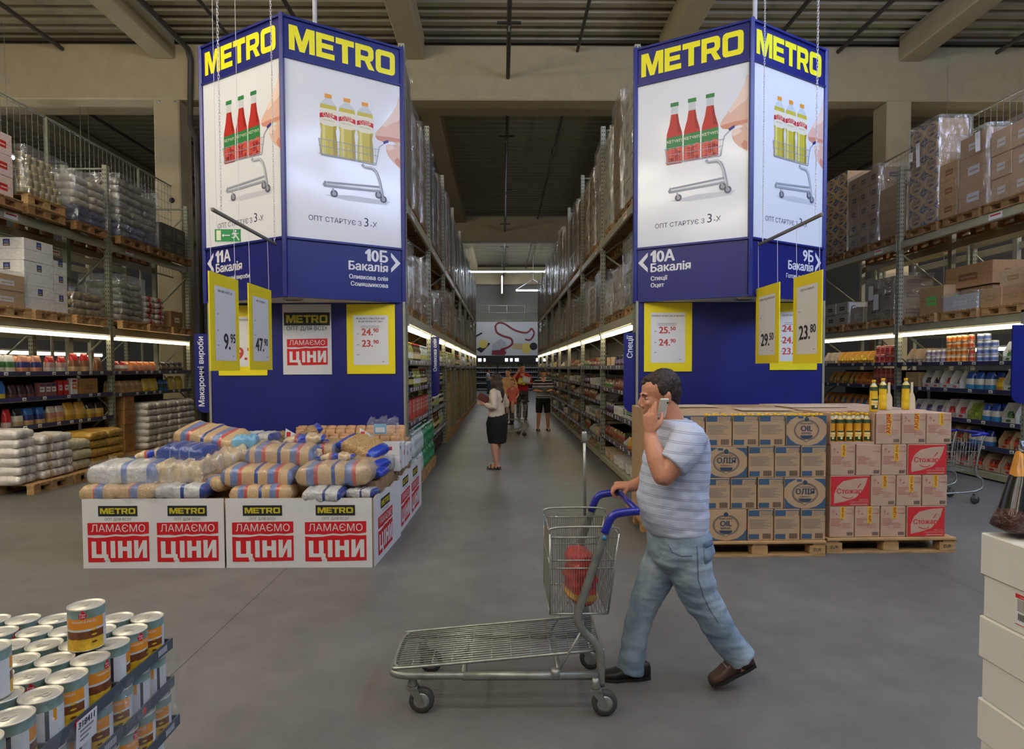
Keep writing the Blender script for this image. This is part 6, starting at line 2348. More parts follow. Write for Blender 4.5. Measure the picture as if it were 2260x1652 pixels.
def gmesh(kind, c1, c2, c3, dims, seed=0):
    k = (kind, c1, c2, c3, dims, seed)
    if k not in _GM:
        if kind == 'sack':
            m1, m2 = mat('sack_%d_%d_%d' % c1, c1, .35, vary=.2, vscale=14, bump=.6, bscale=24, coat=.4), cm(c2)
            _GM[k] = sack(dims[0], dims[1], dims[2], bands(m1, [(-.25, .25, m2)] if c2 != c1 else []), seed, 18, 14).mesh('sack')
        else:
            _GM[k] = KN[kind][0](c1, c2, c3, *dims, seed)
    return _GM[k]


def run(xf, sg, ya, yb, z, kind, cols, label, rows=1, stack=1, dims=None, gap=.012, lean=.06, inset=.05):
    """one kind of goods lined up along a shelf; front faces the aisle"""
    fn, nm, cat, dm = KN[kind]
    dims = dims or dm
    c1, c2, c3 = (cols + cols[-1:] * 2)[:3]
    rr = random.Random(int(ya * 100 + z * 37))
    n = max(1, int((yb - ya) / (dims[0] + gap)))
    rz = (PI / 2 if sg > 0 else -PI / 2)      # -y front turned to face the aisle
    rz = -PI / 2 if sg > 0 else PI / 2
    for r in range(rows):
        for s in range(stack):
            for i in range(n):
                if stack > 1 and s == stack - 1 and rr.random() < .15:
                    continue
                y = ya + (i + .5) * (yb - ya) / n
                x = xf + sg * (inset + dims[1] / 2 + r * (dims[1] + .015)) + rr.uniform(-.008, .012) * sg
                o = link(nm, gmesh(kind, c1, c2, c3, dims, i % 2), None, (x, y, z + s * dims[2] + .001), (0, 0, rz + rr.uniform(-lean, lean)))
                tag(o, label, cat, label)


W_, GR, PK, BR, RD, OR_, YL, BL, DKB, TN, BK, LG, PU, GD, PNK = (226, 224, 216), (70, 120, 60), (206, 140, 110), (140, 92, 62), (196, 40, 36), (226, 124, 40), (232, 200, 60), (52, 110, 180), (60, 40, 40), (206, 172, 128), (30, 30, 34), (150, 190, 60), (96, 76, 130), (210, 160, 50), (214, 110, 104)
CREAM, NAV, DG, GLS, ORD2 = (222, 210, 180), (50, 56, 110), (40, 52, 36), (190, 200, 196), (206, 132, 60)
PR, SR = 'pasta rack', 'sweets rack'
# pasta rack, first and second bays
for (ya, yb, z, k, c, what, kw) in [
    (8.85, 9.5, 1.68, 'bag', [CREAM, GR, W_], 'white and green flour bag, top shelf, near bay', {'rows': 2}),
    (9.52, 10.05, 1.68, 'bag', [PK, NAV, PK], 'pinkish bag with a dark band, top shelf, near bay', {'rows': 2}),
    (10.1, 10.62, 1.68, 'bag', [(210, 200, 188), (180, 150, 140), RD], 'clear bag with a red top, top shelf, near bay', {}),
    (10.66, 11.2, 1.68, 'bag', [TN, BR, RD], 'big tan bag with a red top, top shelf, near bay', {'dims': (.17, .13, .32)}),
    (11.25, 11.6, 1.68, 'bag', [(140, 96, 70), BR, BR], 'brown bag at the upright, top shelf, near bay', {}),
    (11.85, 12.3, 1.68, 'bag', [(176, 120, 84), W_, RD], 'brown and white bag, top shelf, far bay', {'dims': (.17, .12, .2)}),
    (12.4, 13.3, 1.68, 'bag', [(204, 128, 98), PK, OR_], 'orange bag in a loose pile, top shelf, far bay', {'dims': (.2, .12, .2), 'rows': 2}),
    (13.5, 14.4, 1.68, 'bag', [(44, 40, 42), (96, 80, 60), BK], 'black coffee coloured bag, top shelf, far bay', {'dims': (.2, .12, .2)}),
    (8.85, 9.3, 1.3, 'bag', [YL, BL, BL], 'yellow and blue bag, middle shelf, near bay', {}),
    (9.32, 9.85, 1.3, 'bag', [(112, 70, 62), DKB, DKB], 'dark brown bag, middle shelf, near bay', {'rows': 2, 'dims': (.13, .1, .2)}),
    (9.9, 10.3, 1.3, 'brick', [(140, 84, 78), W_, NAV], 'brown packet with a white label, middle shelf, near bay', {}),
    (10.32, 10.62, 1.3, 'brick', [RD, W_, RD], 'red packet, middle shelf, near bay', {'stack': 1, 'dims': (.1, .08, .25)}),
    (10.64, 10.8, 1.3, 'brick', [W_, OR_, RD], 'white packet with a red top, middle shelf, near bay', {'dims': (.14, .08, .28)}),
    (10.85, 11.35, 1.3, 'carton', [(176, 128, 72), BR, BR], 'brown printed carton, middle shelf, near bay', {'dims': (.45, .4, .27)}),
    (11.85, 12.75, 1.27, 'bag', [(196, 150, 96), (176, 130, 80), TN], 'tan paper bag, middle shelf, far bay', {'rows': 2, 'dims': (.16, .12, .24)}),
    (12.8, 13.35, 1.27, 'bag', [YL, (226, 206, 90), YL], 'yellow bag, middle shelf, far bay', {'dims': (.26, .14, .27)}),
    (13.38, 13.75, 1.27, 'bag', [BL, BK, BL], 'blue bag, middle shelf, far bay', {'dims': (.12, .1, .24)}),
    (13.8, 14.4, 1.27, 'bag', [(222, 206, 96), YL, YL], 'big yellow bag by the end upright, middle shelf, far bay', {'dims': (.28, .14, .3)}),
    (8.85, 9.15, .88, 'bag', [(150, 66, 56), RD, (150, 66, 56)], 'reddish brown bag, lowest shelf, near bay', {}),
    (9.17, 9.42, .88, 'bag', [(220, 190, 170), RD, RD], 'red topped pasta bag, lowest shelf, near bay', {'dims': (.115, .1, .27)}),
    (9.44, 9.6, .88, 'bag', [TN, CREAM, BK], 'tan bag, lowest shelf, near bay', {}),
    (9.62, 10.1, .88, 'bag', [(210, 170, 110), NAV, BL], 'blue and tan pasta bag, lowest shelf, near bay', {'rows': 2}),
    (10.12, 10.5, .88, 'bag', [(222, 170, 90), PK, CREAM], 'pale topped pasta bag, lowest shelf, near bay', {}),
    (10.52, 11.05, .88, 'bag', [GD, (226, 184, 84), GD], 'golden pasta bag, lowest shelf, near bay', {'dims': (.25, .16, .3)}),
    (11.08, 11.55, .88, 'bag', [GD, (232, 196, 96), BK], 'golden bag with a dark top, lowest shelf, near bay', {'dims': (.2, .14, .26)}),
]:
    run(XA, -1, ya, yb, z, k, c, what + ' of the ' + PR, **kw)


def stacksacks(xf, sg, y, z0, n, cols, dims, label, cat='sack', across=1, seed=0, nm='food_sack'):
    rr = random.Random(seed + int(y * 10))
    for s in range(n):
        for a in range(across):
            x = xf + sg * (dims[1] / 2 + .02 + a * (dims[1] + .01)) + rr.uniform(-.015, .015)
            o = link(nm, gmesh('sack', cols[0], cols[1], cols[1], dims, s % 3), None, (x, y + rr.uniform(-.015, .015), z0 + s * dims[2] * .93), (0, 0, PI / 2 + rr.uniform(-.06, .06)))
            tag(o, label, cat, label)


def rpallet(x, y, z, label, m=None, rz=0):
    o = link('pallet', m or PAL_A, None, (x, y, z), (0, 0, PI / 2 + rz))
    return tag(o, label, 'pallet', label)


# floor level of the pasta rack
for y in (9.2, 10.05, 10.95):
    rpallet(-6.98, y, 0, 'wooden pallet on the floor under the near bay of the pasta rack')
for y in (12.2, 13.1, 14.0):
    rpallet(-7.3, y, 0, 'wooden pallet on the floor under the far bay of the pasta rack')
PACKW = (234, 226, 212)
for i, (y, n) in enumerate(((8.85, 6), (9.3, 5), (9.62, 5))):
    stacksacks(-6.55, -1, y, .146, n, (PACKW, (196, 170, 140) if i % 2 else (190, 186, 180)), (.36, .5, .135), 'white and tan wrapped flour bundle stacked on the floor pallets of the near bay', 'sack', 1)
stacksacks(-6.6, -1, 10.1, .146, 3, ((208, 198, 160), (208, 198, 160)), (.44, .6, .17), 'pale sack stacked beside the golden sacks under the pasta rack')
for y in (10.55, 11.02):
    stacksacks(-6.62, -1, y, .146, 4, ((190, 148, 58), (190, 148, 58)), (.46, .6, .15), 'shiny golden sack stacked on the floor under the pasta rack')
for li in range(4):
    run(-7.05, -1, 11.85, 12.5, .146 + .27 * li, 'carton', [(176, 128, 72), BR, BR], 'brown oval printed carton stacked on the floor, far bay of the pasta rack', dims=(.32, .38, .265), rows=1)
for y in (12.75, 13.15, 13.55, 13.95, 14.3):
    stacksacks(-6.95, -1, y, .146, 7, ((236, 230, 220), (206, 204, 204)), (.38, .5, .14), 'white wrapped paper bundle stacked on the floor, far bay of the pasta rack')


def gstack(xf, sg, ya, yb, z, hs, cols, label, dep=.6, n=1, nm='carton', kind='carton', jit=.01):
    """cartons stacked on a pallet: one thing each"""
    rr = random.Random(int(ya * 50 + z * 9))
    zz = z
    for h in hs:
        for i in range(n):
            w = (yb - ya) / n - .006
            y = ya + (i + .5) * (yb - ya) / n
            o = link(nm, gmesh(kind, cols[0], cols[1], cols[-1], (round(w, 3), dep, round(h - .003, 3))), None, (xf + sg * (dep / 2 + .02) + rr.uniform(-jit, jit), y, zz), (0, 0, (PI / 2 if sg < 0 else -PI / 2) + rr.uniform(-.02, .02)))
            tag(o, label, 'carton', label)
        zz += h
    return zz


def shell(w, d, h, seed, m=None, name='stretch_film'):
    """crumpled stretch film around a load standing on z=0"""
    k = ('film', w, d, h, seed, m)
    if k in _GM:
        return _GM[k]
    q = MB()
    rr = random.Random(seed)
    n = 28
    rs = []
    for iz in range(11):
        z = h * iz / 10
        ring = []
        for k2 in range(n):
            a = 2 * PI * k2 / n
            c, s = math.cos(a), math.sin(a)
            r = 1 + rr.uniform(0, .035)
            ring.append((math.copysign(abs(c) ** .16, c) * w / 2 * r, math.copysign(abs(s) ** .16, s) * d / 2 * r, z))
        rs.append(ring)
    rs.append([(x * .8, y * .8, h + rr.uniform(0.004, .03)) for x, y, z in rs[-1]])
    q.rings(rs, m or FILM, True, False)
    _GM[k] = q.mesh(name)
    return _GM[k]


def film(x, y, z, w, d, h, label, seed=0):
    return tag(link('stretch_film', shell(w, d, h, seed), None, (x, y, z)), label, 'plastic film', label)


ZL1, ZL2 = 2.478, 4.018
# pasta rack, first pallet level
for y in (9.1, 9.98, 10.9):
    rpallet(-7.45, y, ZL1, 'wooden pallet on the lamp-lit beam, near bay of the pasta rack')
for y in (12.15, 13.05, 13.95):
    rpallet(-7.45, y, ZL1, 'wooden pallet on the lamp-lit beam, far bay of the pasta rack')
z1, z2 = ZL1 + .146, ZL2 + .146
gstack(-6.98, -1, 8.8, 9.46, z1, [.23, .23], [(196, 160, 112), W_, W_], 'tan carton with a white band, wrapped stack beside the white cartons on the pasta rack')
film(-7.3, 9.13, z1, .7, .72, .5, 'stretch film round the tan cartons on the pasta rack')
gstack(-7.0, -1, 9.5, 10.12, z1, [.36, .36, .33], [W_, NAV, NAV], 'large white carton with a navy square emblem on the pasta rack', .5)
gstack(-7.02, -1, 10.14, 10.44, z1, [.3, .3, .22], [W_, NAV, NAV], 'small white carton with a navy emblem beside the large white ones on the pasta rack', .45)
for y in (10.66, 11.12):
    stacksacks(-7.0, -1, y, z1, 3, ((150, 130, 96), (170, 150, 110)), (.42, .6, .14), 'brown wrapped bundle beside the upright on the lamp-lit beam of the pasta rack')
stacksacks(-7.3, -1, 10.9, z1 + .38, 2, ((96, 84, 70), (110, 100, 80)), (.6, .5, .15), 'dark wrapped bundle on top of the brown ones on the pasta rack')
film(-7.36, 10.9, z1, .74, .8, .5, 'stretch film round the brown bundles on the pasta rack', 1)
for y in (11.95, 12.38):
    stacksacks(-7.0, -1, y, z1, 6, ((150, 146, 128), (164, 156, 138)), (.4, .6, .13), 'grey wrapped bundle in the tall stack, far bay of the pasta rack')
film(-7.35, 12.17, z1, .78, .86, .84, 'stretch film round the tall grey bundles on the pasta rack', 2)
for y in (12.85, 13.2):
    stacksacks(-7.0, -1, y, z1, 5, ((214, 204, 198), (196, 70, 64)), (.34, .6, .12), 'white bundle with red bands on the lamp-lit beam, far bay of the pasta rack')
gstack(-6.98, -1, 13.6, 14.1, z1, [.34], [(150, 112, 74), W_, W_], 'single brown carton with a white label ending the lamp-lit beam of the pasta rack')
# second pallet level
for y in (9.0, 9.9, 10.95, 12.15, 13.1, 14.0):
    rpallet(-7.45, y, ZL2, 'wooden pallet on the upper beam of the pasta rack', PAL_B)
rpallet(-7.45, 9.9, ZL2 + .146, 'second wooden pallet stacked under the wrapped jars on the pasta rack', PAL_A)
gstack(-6.98, -1, 8.6, 9.32, z2, [.3, .3, .3], [(214, 190, 180), RD, RD], 'white and red printed carton on the upper beam of the pasta rack', .7, 2)
jm = (120, 106, 56)
for li in range(5):
    run(-6.95, -1, 9.45 + .02 * li, 10.32 - .02 * li, z2 + .146 + li * .125, 'tin', [jm, (160, 144, 84), jm], 'green glass jar in the wrapped heap on the upper beam of the pasta rack', rows=1, dims=(.11, .11, .125), inset=.03 + .02 * li)
film(-7.3, 9.88, z2 + .146, .85, .96, .68, 'glossy film over the green jars on the pasta rack', 3)
for y in (10.75, 11.2):
    stacksacks(-6.95, -1, y, z2, 2, ((40, 44, 96), (40, 44, 96)), (.42, .6, .14), 'navy bundle at the bottom of the white sack stack on the upper beam')
    stacksacks(-6.95, -1, y, z2 + .27, 4, ((200, 192, 172), (206, 198, 180)), (.42, .6, .13), 'white sack stacked above navy bundles on the upper beam of the pasta rack')
film(-7.32, 10.97, z2, .8, .9, .82, 'stretch film round the white sacks on the upper beam', 4)
for y in (11.95, 12.4, 12.85):
    stacksacks(-6.95, -1, y, z2, 2, ((46, 50, 100), (46, 50, 100)), (.42, .6, .14), 'navy bundle at the bottom of the grey sack stack on the upper beam')
    stacksacks(-6.95, -1, y, z2 + .27, 6 - int(y > 12.8), ((140, 134, 122), (150, 142, 130)), (.42, .6, .14), 'grey sack stacked above navy bundles on the upper beam of the pasta rack')
film(-7.34, 12.4, z2, .84, 1.36, 1.12, 'stretch film round the grey sacks on the upper beam', 5)
gstack(-7.0, -1, 13.3, 14.3, z2, [.3, .3], [(84, 80, 66), (120, 112, 90), BK], 'dark carton at the far end of the upper beam of the pasta rack', .7, 2)

# sweets rack shelves
for (ya, yb, z, k, c, what, kw) in [
    (13.9, 14.5, 1.78, 'open', [(190, 176, 156), W_, W_], 'pale open carton, top shelf, far bay', {}),
    (12.5, 13.85, 1.78, 'open', [(214, 160, 72), BR, BR], 'ochre open carton of yellow bags, top shelf, far bay', {'dims': (.21, .3, .26)}),
    (11.8, 12.45, 1.78, 'brick', [PNK, RD, W_], 'red and pink packet in a tall pile, top shelf, far bay', {'dims': (.12, .1, .17), 'stack': 2}),
    (11.0, 11.5, 1.78, 'open', [(170, 150, 124), W_, W_], 'brown open carton by the upright, top shelf, near bay', {}),
    (10.5, 10.98, 1.78, 'tin', [(150, 136, 160), W_, PU], 'lilac tin, top shelf, near bay', {'stack': 2, 'rows': 1}),
    (10.02, 10.48, 1.78, 'tin', [OR_, (236, 200, 150), OR_], 'orange tin in a tall block, top shelf, near bay', {'stack': 4}),
    (9.84, 10.0, 1.78, 'tin', [(206, 80, 50), (230, 170, 140), RD], 'red tin beside the orange block, top shelf, near bay', {'stack': 4, 'dims': (.08, .08, .11)}),
    (9.4, 9.82, 1.78, 'tin', [(96, 116, 180), (206, 212, 226), BL], 'blue and white tin in a tall block, top shelf, near bay', {'stack': 4}),
    (8.95, 9.35, 1.78, 'open', [(216, 214, 206), GR, GR], 'white open carton beside the blue sign, top shelf, near bay', {'dims': (.19, .3, .3)}),
    (13.3, 14.2, 1.35, 'open', [(206, 150, 70), GR, GR], 'ochre open carton of green bags, middle shelf, far bay', {}),
    (12.6, 13.2, 1.35, 'open', [(214, 130, 60), OR_, OR_], 'orange open carton, middle shelf, far bay', {}),
    (11.8, 12.5, 1.35, 'brick', [(220, 130, 110), RD, NAV], 'striped red packet, middle shelf, far bay', {'dims': (.12, .1, .17), 'stack': 2}),
    (11.1, 11.5, 1.35, 'carton', [(190, 160, 116), (206, 180, 140), BR], 'closed brown carton by the upright, middle shelf, near bay', {'dims': (.36, .35, .27)}),
    (10.1, 11.05, 1.35, 'open', [(220, 218, 212), PNK, PNK], 'white open carton of dark and red bags, middle shelf, near bay', {'dims': (.22, .3, .3)}),
    (9.42, 10.05, 1.35, 'bag', [(70, 150, 206), W_, (40, 80, 170)], 'sky blue bag in a heap, middle shelf, near bay', {'rows': 2, 'dims': (.15, .12, .28)}),
    (9.25, 9.4, 1.35, 'bag', [GD, YL, GD], 'golden bag beside the blue heap, middle shelf, near bay', {'dims': (.14, .1, .2)}),
    (8.95, 9.22, 1.35, 'open', [(222, 222, 216), GR, GR], 'white carton of green bags by the sign, middle shelf, near bay', {'dims': (.25, .3, .32)}),
    (12.5, 14.4, .88, 'open', [(206, 140, 70), OR_, BL], 'orange open carton, third shelf down, far bay', {}),
    (10.5, 11.3, .88, 'open', [(214, 212, 208), PU, PU], 'white open carton of purple bags, third shelf down, near bay', {}),
    (9.95, 10.45, .88, 'open', [(212, 206, 200), RD, RD], 'white open carton of red bags, third shelf down, near bay', {'dims': (.22, .3, .3)}),
    (9.7, 9.92, .88, 'open', [(150, 160, 80), LG, LG], 'green open carton, third shelf down, near bay', {}),
    (9.3, 9.68, .88, 'bag', [(60, 140, 206), W_, (40, 70, 160)], 'sky blue bag in a carton row, third shelf down, near bay', {'rows': 2, 'dims': (.14, .12, .27)}),
    (8.95, 9.28, .88, 'open', [(214, 212, 206), GR, GR], 'white open carton of green bags, third shelf down, near bay', {'dims': (.26, .3, .3)}),
    (10.0, 10.8, .5, 'open', [(186, 160, 124), BR, BR], 'brown open carton, second shelf up, near bay', {}),
    (9.45, 9.95, .5, 'bag', [(70, 120, 200), W_, (40, 60, 150)], 'blue bag in a carton row, second shelf up, near bay', {'rows': 1, 'dims': (.15, .12, .24)}),
    (8.95, 9.4, .5, 'open', [(190, 160, 120), RD, RD], 'brown open carton of red bags, second shelf up, near bay', {}),
    (8.95, 10.8, .125, 'open', [(196, 176, 150), RD, BR], 'open carton of red bags on the base shelf, near bay', {'dims': (.27, .3, .26)}),
]:
    run(XD, 1, ya, yb, z, k, c, what + ' of the ' + SR, **kw)
for (ya, yb, z, c, what) in [(12.5, 13.85, 1.79, YL, 'yellow bag inside the ochre cartons, top shelf'), (8.95, 9.35, 1.79, GR, 'green bag inside the white cartons, top shelf'), (13.3, 14.2, 1.36, (60, 100, 60), 'green bag inside the ochre cartons, middle shelf'),
                            (12.6, 13.2, 1.36, OR_, 'orange bag inside the cartons, middle shelf'), (10.6, 11.05, 1.36, (70, 44, 60), 'dark bag inside the white cartons, middle shelf'), (10.35, 10.58, 1.36, (214, 60, 70), 'red bag inside the white carton, middle shelf'), (10.1, 10.33, 1.36, (70, 50, 110), 'purple bag inside the white carton, middle shelf'),
                            (8.95, 9.22, 1.36, GR, 'green bag inside the white carton by the sign, middle shelf'), (12.5, 14.4, .89, BL, 'small bag inside the orange cartons, third shelf down'), (10.5, 11.3, .89, PU, 'purple bag inside the white cartons, third shelf down'), (9.95, 10.45, .89, (214, 50, 56), 'red bag inside the white cartons, third shelf down'),
                            (9.7, 9.92, .89, LG, 'lime bag inside the green carton, third shelf down'), (8.95, 9.28, .89, GR, 'green bag inside the white carton, third shelf down'), (10.0, 10.8, .51, (150, 60, 46), 'brown bag inside the cartons, second shelf up'), (8.95, 9.4, .51, (170, 60, 40), 'red bag inside the brown cartons, second shelf up'), (8.95, 10.8, .135, (176, 60, 40), 'red bag inside the cartons on the base shelf')]:
    run(XD, 1, ya, yb, z, 'small', [c, shade(c, 1.25), shade(c, .8)], what + ' of the ' + SR, dims=(.1, .09, .17), gap=.02, inset=.1, lean=.3)
for y in (9.2, 10.1, 11.05):
    rpallet(7.83, y, ZL1, 'wooden pallet on the lamp-lit beam, near bay of the sweets rack')
    rpallet(7.83, y, ZL2, 'wooden pallet on the upper beam, near bay of the sweets rack', PAL_B)
for y in (12.15, 13.05, 13.95):
    rpallet(7.83, y, ZL1, 'wooden pallet on the lamp-lit beam, far bay of the sweets rack')
    rpallet(7.83, y, ZL2, 'wooden pallet on the upper beam, far bay of the sweets rack', PAL_B)
TB = (172, 138, 98)
gstack(7.33, 1, 10.5, 11.1, z1, [.46], [TB, (96, 190, 90), BR], 'brown carton with a green label on the lamp-lit beam of the sweets rack', .55)
gstack(7.55, 1, 9.7, 10.75, z1 + .38, [.36], [(176, 136, 92), BR, BR], 'wide brown carton lying over the others on the lamp-lit beam of the sweets rack', .6)
gstack(7.6, 1, 9.75, 10.45, z1, [.37], [TB, W_, BR], 'brown carton underneath the wide one on the lamp-lit beam of the sweets rack', .55)
gstack(7.32, 1, 9.72, 10.48, z1, [.24], [(206, 206, 208), (226, 226, 232), BL], 'low white wrapped carton on the lamp-lit beam of the sweets rack', .25)
film(7.47, 10.1, z1, .3, .8, .27, 'crumpled film on the low white carton of the sweets rack', 6)
gstack(7.34, 1, 8.85, 9.68, z1, [.27], [(186, 150, 108), TB, TB], 'plain tan carton in the row at the sign end of the lamp-lit beam', .4, 2)
gstack(7.36, 1, 8.85, 9.35, z1 + .27, [.24], [(200, 172, 134), TB, TB], 'plain tan carton on top of the row at the sign end of the lamp-lit beam', .4)
gstack(7.9, 1, 8.7, 9.75, z1 + .3, [.3], [(130, 40, 44), (110, 30, 36), RD], 'dark red carton deep behind the tan ones on the sweets rack', .4, 2)
gstack(7.33, 1, 13.4, 14.35, z1, [.24, .24], [(186, 176, 156), (60, 60, 70), BK], 'pale tissue carton with dark lettering, far bay of the sweets rack', .6, 2)
q = MB()
pl = Pl((7.36, 13.385, z1 + .02), EX, EZ)
q.rect(pl, 0, 0, .5, .44, PAPER, .004)
q.text(pl, 'Great', .05, .28, .1, INK, .006, 'l', .03)
q.text(pl, 'Great', .05, .05, .1, INK, .006, 'l', .03)
tag(q.build('carton_label'), 'white end sheet with dark lettering on the tissue cartons of the sweets rack', 'label')
gstack(7.33, 1, 12.85, 13.3, z1, [.32], [(176, 160, 140), (196, 190, 180), W_], 'small film wrapped carton beside the tissue cartons of the sweets rack', .5)
gstack(7.33, 1, 11.8, 12.7, z1, [.3, .3, .2], [(150, 128, 100), (110, 96, 86), BK], 'carton in the wrapped stack with paper notes, far bay of the sweets rack', .7, 2)
film(7.7, 12.25, z1, .78, .96, .84, 'stretch film round the stack with paper notes on the sweets rack', 7)
q = MB()
pl = Pl((7.29, 12.55, z1 + .2), -EY, EZ)
q.rect(pl, .0, .2, .16, .28, PAPER, .004)
q.rect(pl, .17, .0, .17, .3, PAPER, .004)
tag(q.build('paper_note'), 'white paper notes taped to the wrapped stack on the sweets rack', 'paper')
OCC = (150, 122, 92)
# upper level of the sweets rack: oil stacks and wrapped cartons


def oilstack(ya, yb, z, n, label):
    for li in range(n):
        for i in range(2):
            w = (yb - ya) / 2 - .006
            k = ('obig', round(w, 3), .5, 1)
            if k not in _CM:
                _CM[k] = carton_mesh(*k)
            tag(link('oil_carton', _CM[k], None, (7.33 + .27, ya + (i + .5) * (yb - ya) / 2, z + li * OH), (0, 0, -PI / 2)), label, 'carton', label)
            k = ('obig', .5, round(w, 3), 3)
            if li >= 0 and i == 0:
                q = 0


oilstack(10.66, 11.42, z2, 6, 'oval printed oil carton in the tallest wrapped stack on the sweets rack')
film(7.6, 11.04, z2, .6, .84, 1.76, 'stretch film round the tallest stack on the sweets rack', 8)
gstack(7.33, 1, 10.2, 10.62, z2, [.3, .3, .3], [TB, BR, BR], 'brown carton between the oil stack and the wrapped stack, upper sweets rack', .6)
gstack(7.33, 1, 9.56, 10.18, z2, [.42, .42, .32], [(176, 136, 100), (206, 200, 206), BR], 'large brown carton with a pale print on the upper beam of the sweets rack', .7)
gstack(7.34, 1, 8.75, 9.52, z2, [.34, .34, .36], [(190, 152, 112), (214, 206, 196), BR], 'tan carton in the wrapped stack nearest the sign on the upper beam', .7, 2)
film(7.7, 9.15, z2, .78, .86, 1.1, 'stretch film round the tan stack nearest the sign', 9)
film(7.7, 9.88, z2, .78, .7, 1.22, 'stretch film round the large brown cartons on the upper beam of the sweets rack', 10)
for (yy, zz, hh, lb) in ((11.15, 5.2, .42, 'long white paper slip hanging on the tallest oil carton stack'), (11.35, 5.35, .16, 'short white paper slip on the tallest oil carton stack'), (9.75, 5.0, .3, 'white paper slip on the large brown cartons of the upper sweets rack')):
    q = MB()
    pl = Pl((7.285, yy, zz), -EY, V((.02, .08, 1)))
    q.rect(pl, 0, 0, .1, hh, PAPER, .0)
    for k in range(4):
        q.rect(pl, .015, hh - .03 - k * .02, .06, .006, GREYTXT, .002)
    tag(q.build('paper_slip'), lb, 'label')
oilstack(13.5, 14.4, z2, 6, 'oval printed oil carton at the tower end of the upper beam of the sweets rack')
gstack(7.33, 1, 12.35, 13.42, z2, [.29, .29, .29, .29, .29], [(140, 112, 82), (44, 44, 60), BK], 'carton with a dark band in the far bay, upper beam of the sweets rack', .7, 3)
film(7.7, 12.88, z2, .78, 1.14, 1.5, 'stretch film round the dark banded cartons on the sweets rack', 11)
gstack(7.33, 1, 11.75, 12.3, z2, [.5, .45], [(150, 126, 100), (140, 116, 92), BR], 'plain wrapped carton by the upright, upper beam of the sweets rack', .7)

# ------------------------------------------------------------------ middle aisle: goods and wrapped loads
BAYN = ['nearest', 'second', 'third', 'fourth', 'fifth', 'sixth', 'seventh', 'farthest']
rr = random.Random(21)
BROWNS = [((164, 132, 94), (140, 108, 74)), ((150, 122, 88), (190, 176, 150)), ((176, 146, 108), (96, 84, 76)), ((130, 108, 82), (150, 130, 100)), ((182, 176, 160), (150, 146, 134)), ((120, 110, 96), (90, 84, 76))]


def loadmesh(v, dense=True):
    k = ('load', v)
    if k in _GM:
        return _GM[k]
    q = MB()
    r = random.Random(v)
    c1, c2 = BROWNS[v % len(BROWNS)]
    nl = 4 + v % 3
    for l in range(nl):
        ny, nx = (2, 2) if (l + v) % 2 else (2, 3)
        for a in range(ny):
            for b in range(nx):
                w, d, h = .8 / ny - .012, 1.05 / nx - .012, 1 / nl - .006
                x, y, z = -.525 + (b + .5) * 1.05 / nx, -.4 + (a + .5) * .8 / ny, (l + .5) / nl
                q.box((x + r.uniform(-.006, .006), y + r.uniform(-.006, .006), z), (d, w, h), cm(c1, .7, 0))
                for s in (-1, 1):
                    q.rect(Pl((x + s * (d / 2 + .007), y + s * w * -.5 * 1, z - h / 2), EY * s, EZ), w * .28, h * .3, w * .44, h * .3, cm(c2, .7, 0), .002)
                q.rect(Pl((x - d / 2, y - w / 2 - .007, z - h / 2), EX, EZ), d * .28, h * .3, d * .44, h * .3, cm(c2, .7, 0), .002)
    _GM[k] = q.mesh('carton_block')
    return _GM[k]


def load(x, y, z, h, v, label):
    t = thing('wrapped_load', label, 'pallet load', (x, y, z), 0, label)
    o = link('carton_block', loadmesh(v), t)
    o.scale = (1, 1, h)
    f = link('stretch_film', shell(1.1, .84, 1.0, 100 + v % 5), t)
    f.scale = (1, 1, h * 1.02)
    return t


for side, xf, sg, nm in (('l', XB, -1, OILR), ('r', XC, 1, SPIR)):
    for b in range(NA):
        for k in range(3):
            y = Y0 + b * BAY + .5 + k * .95
            x = xf + sg * .57
            for lv, z in ((0, ZL1), (1, ZL2)):
                where = '%s bay of the %s' % (BAYN[b], nm)
                lvl = 'lamp-lit' if lv == 0 else 'upper'
                rpallet(x, y, z, 'wooden pallet on the %s beam, %s' % (lvl, where), PAL_A if rr.random() < .6 else PAL_B)
                h = rr.uniform(.55, 1.05) if lv == 0 else rr.uniform(1.5, 1.85)
                if lv == 0 and rr.random() < .12:
                    continue
                load(x, y, z + .146, h, rr.randrange(18), 'film wrapped carton load on the %s beam, %s' % (lvl, where))
# olive oil rack shelves: bottles, tins and cartons
BOTS = [([DG, CREAM, GD], 'dark green bottle with a pale label'), ([(30, 30, 28), (200, 180, 90), BK], 'black bottle with a yellow label'), ([(150, 150, 70), W_, GD], 'olive bottle with a white label'), ([(84, 70, 40), (220, 200, 150), RD], 'amber bottle with a cream label'), ([(170, 180, 170), (190, 190, 90), W_], 'clear bottle with a yellow label')]
for b in (0, 1):
    for si, z in enumerate(BS[b]):
        where = '%s shelf up, %s bay of the %s' % (ORD[si + 1] if b == 0 else ORD[si].replace('lowest', 'first'), BAYN[b], OILR)
        ya, yb = Y0 + b * BAY + .1, Y0 + (b + 1) * BAY - .1
        if b == 0 and si == 0:
            run(XB, -1, ya, yb, z, 'brick', [(206, 74, 56), (226, 190, 180), (230, 200, 190)], 'red oil packet, ' + where, dims=(.14, .1, .3))
            continue
        cuts = sorted([ya, ya + (yb - ya) * .33, ya + (yb - ya) * .66, yb])
        for j in range(3):
            c, d = BOTS[(b * 2 + si + j) % 5]
            run(XB, -1, cuts[j], cuts[j + 1] - .03, z, 'bottle', c, d + ', ' + where, rows=1, gap=.02)
run(XB, -1, Y0 + BAY + .1, Y0 + 2 * BAY - .1, .05, 'bottle', [BK, (60, 56, 50), BK], 'black bottle standing on the floor level, second bay of the olive oil rack', dims=(.09, .09, .34))
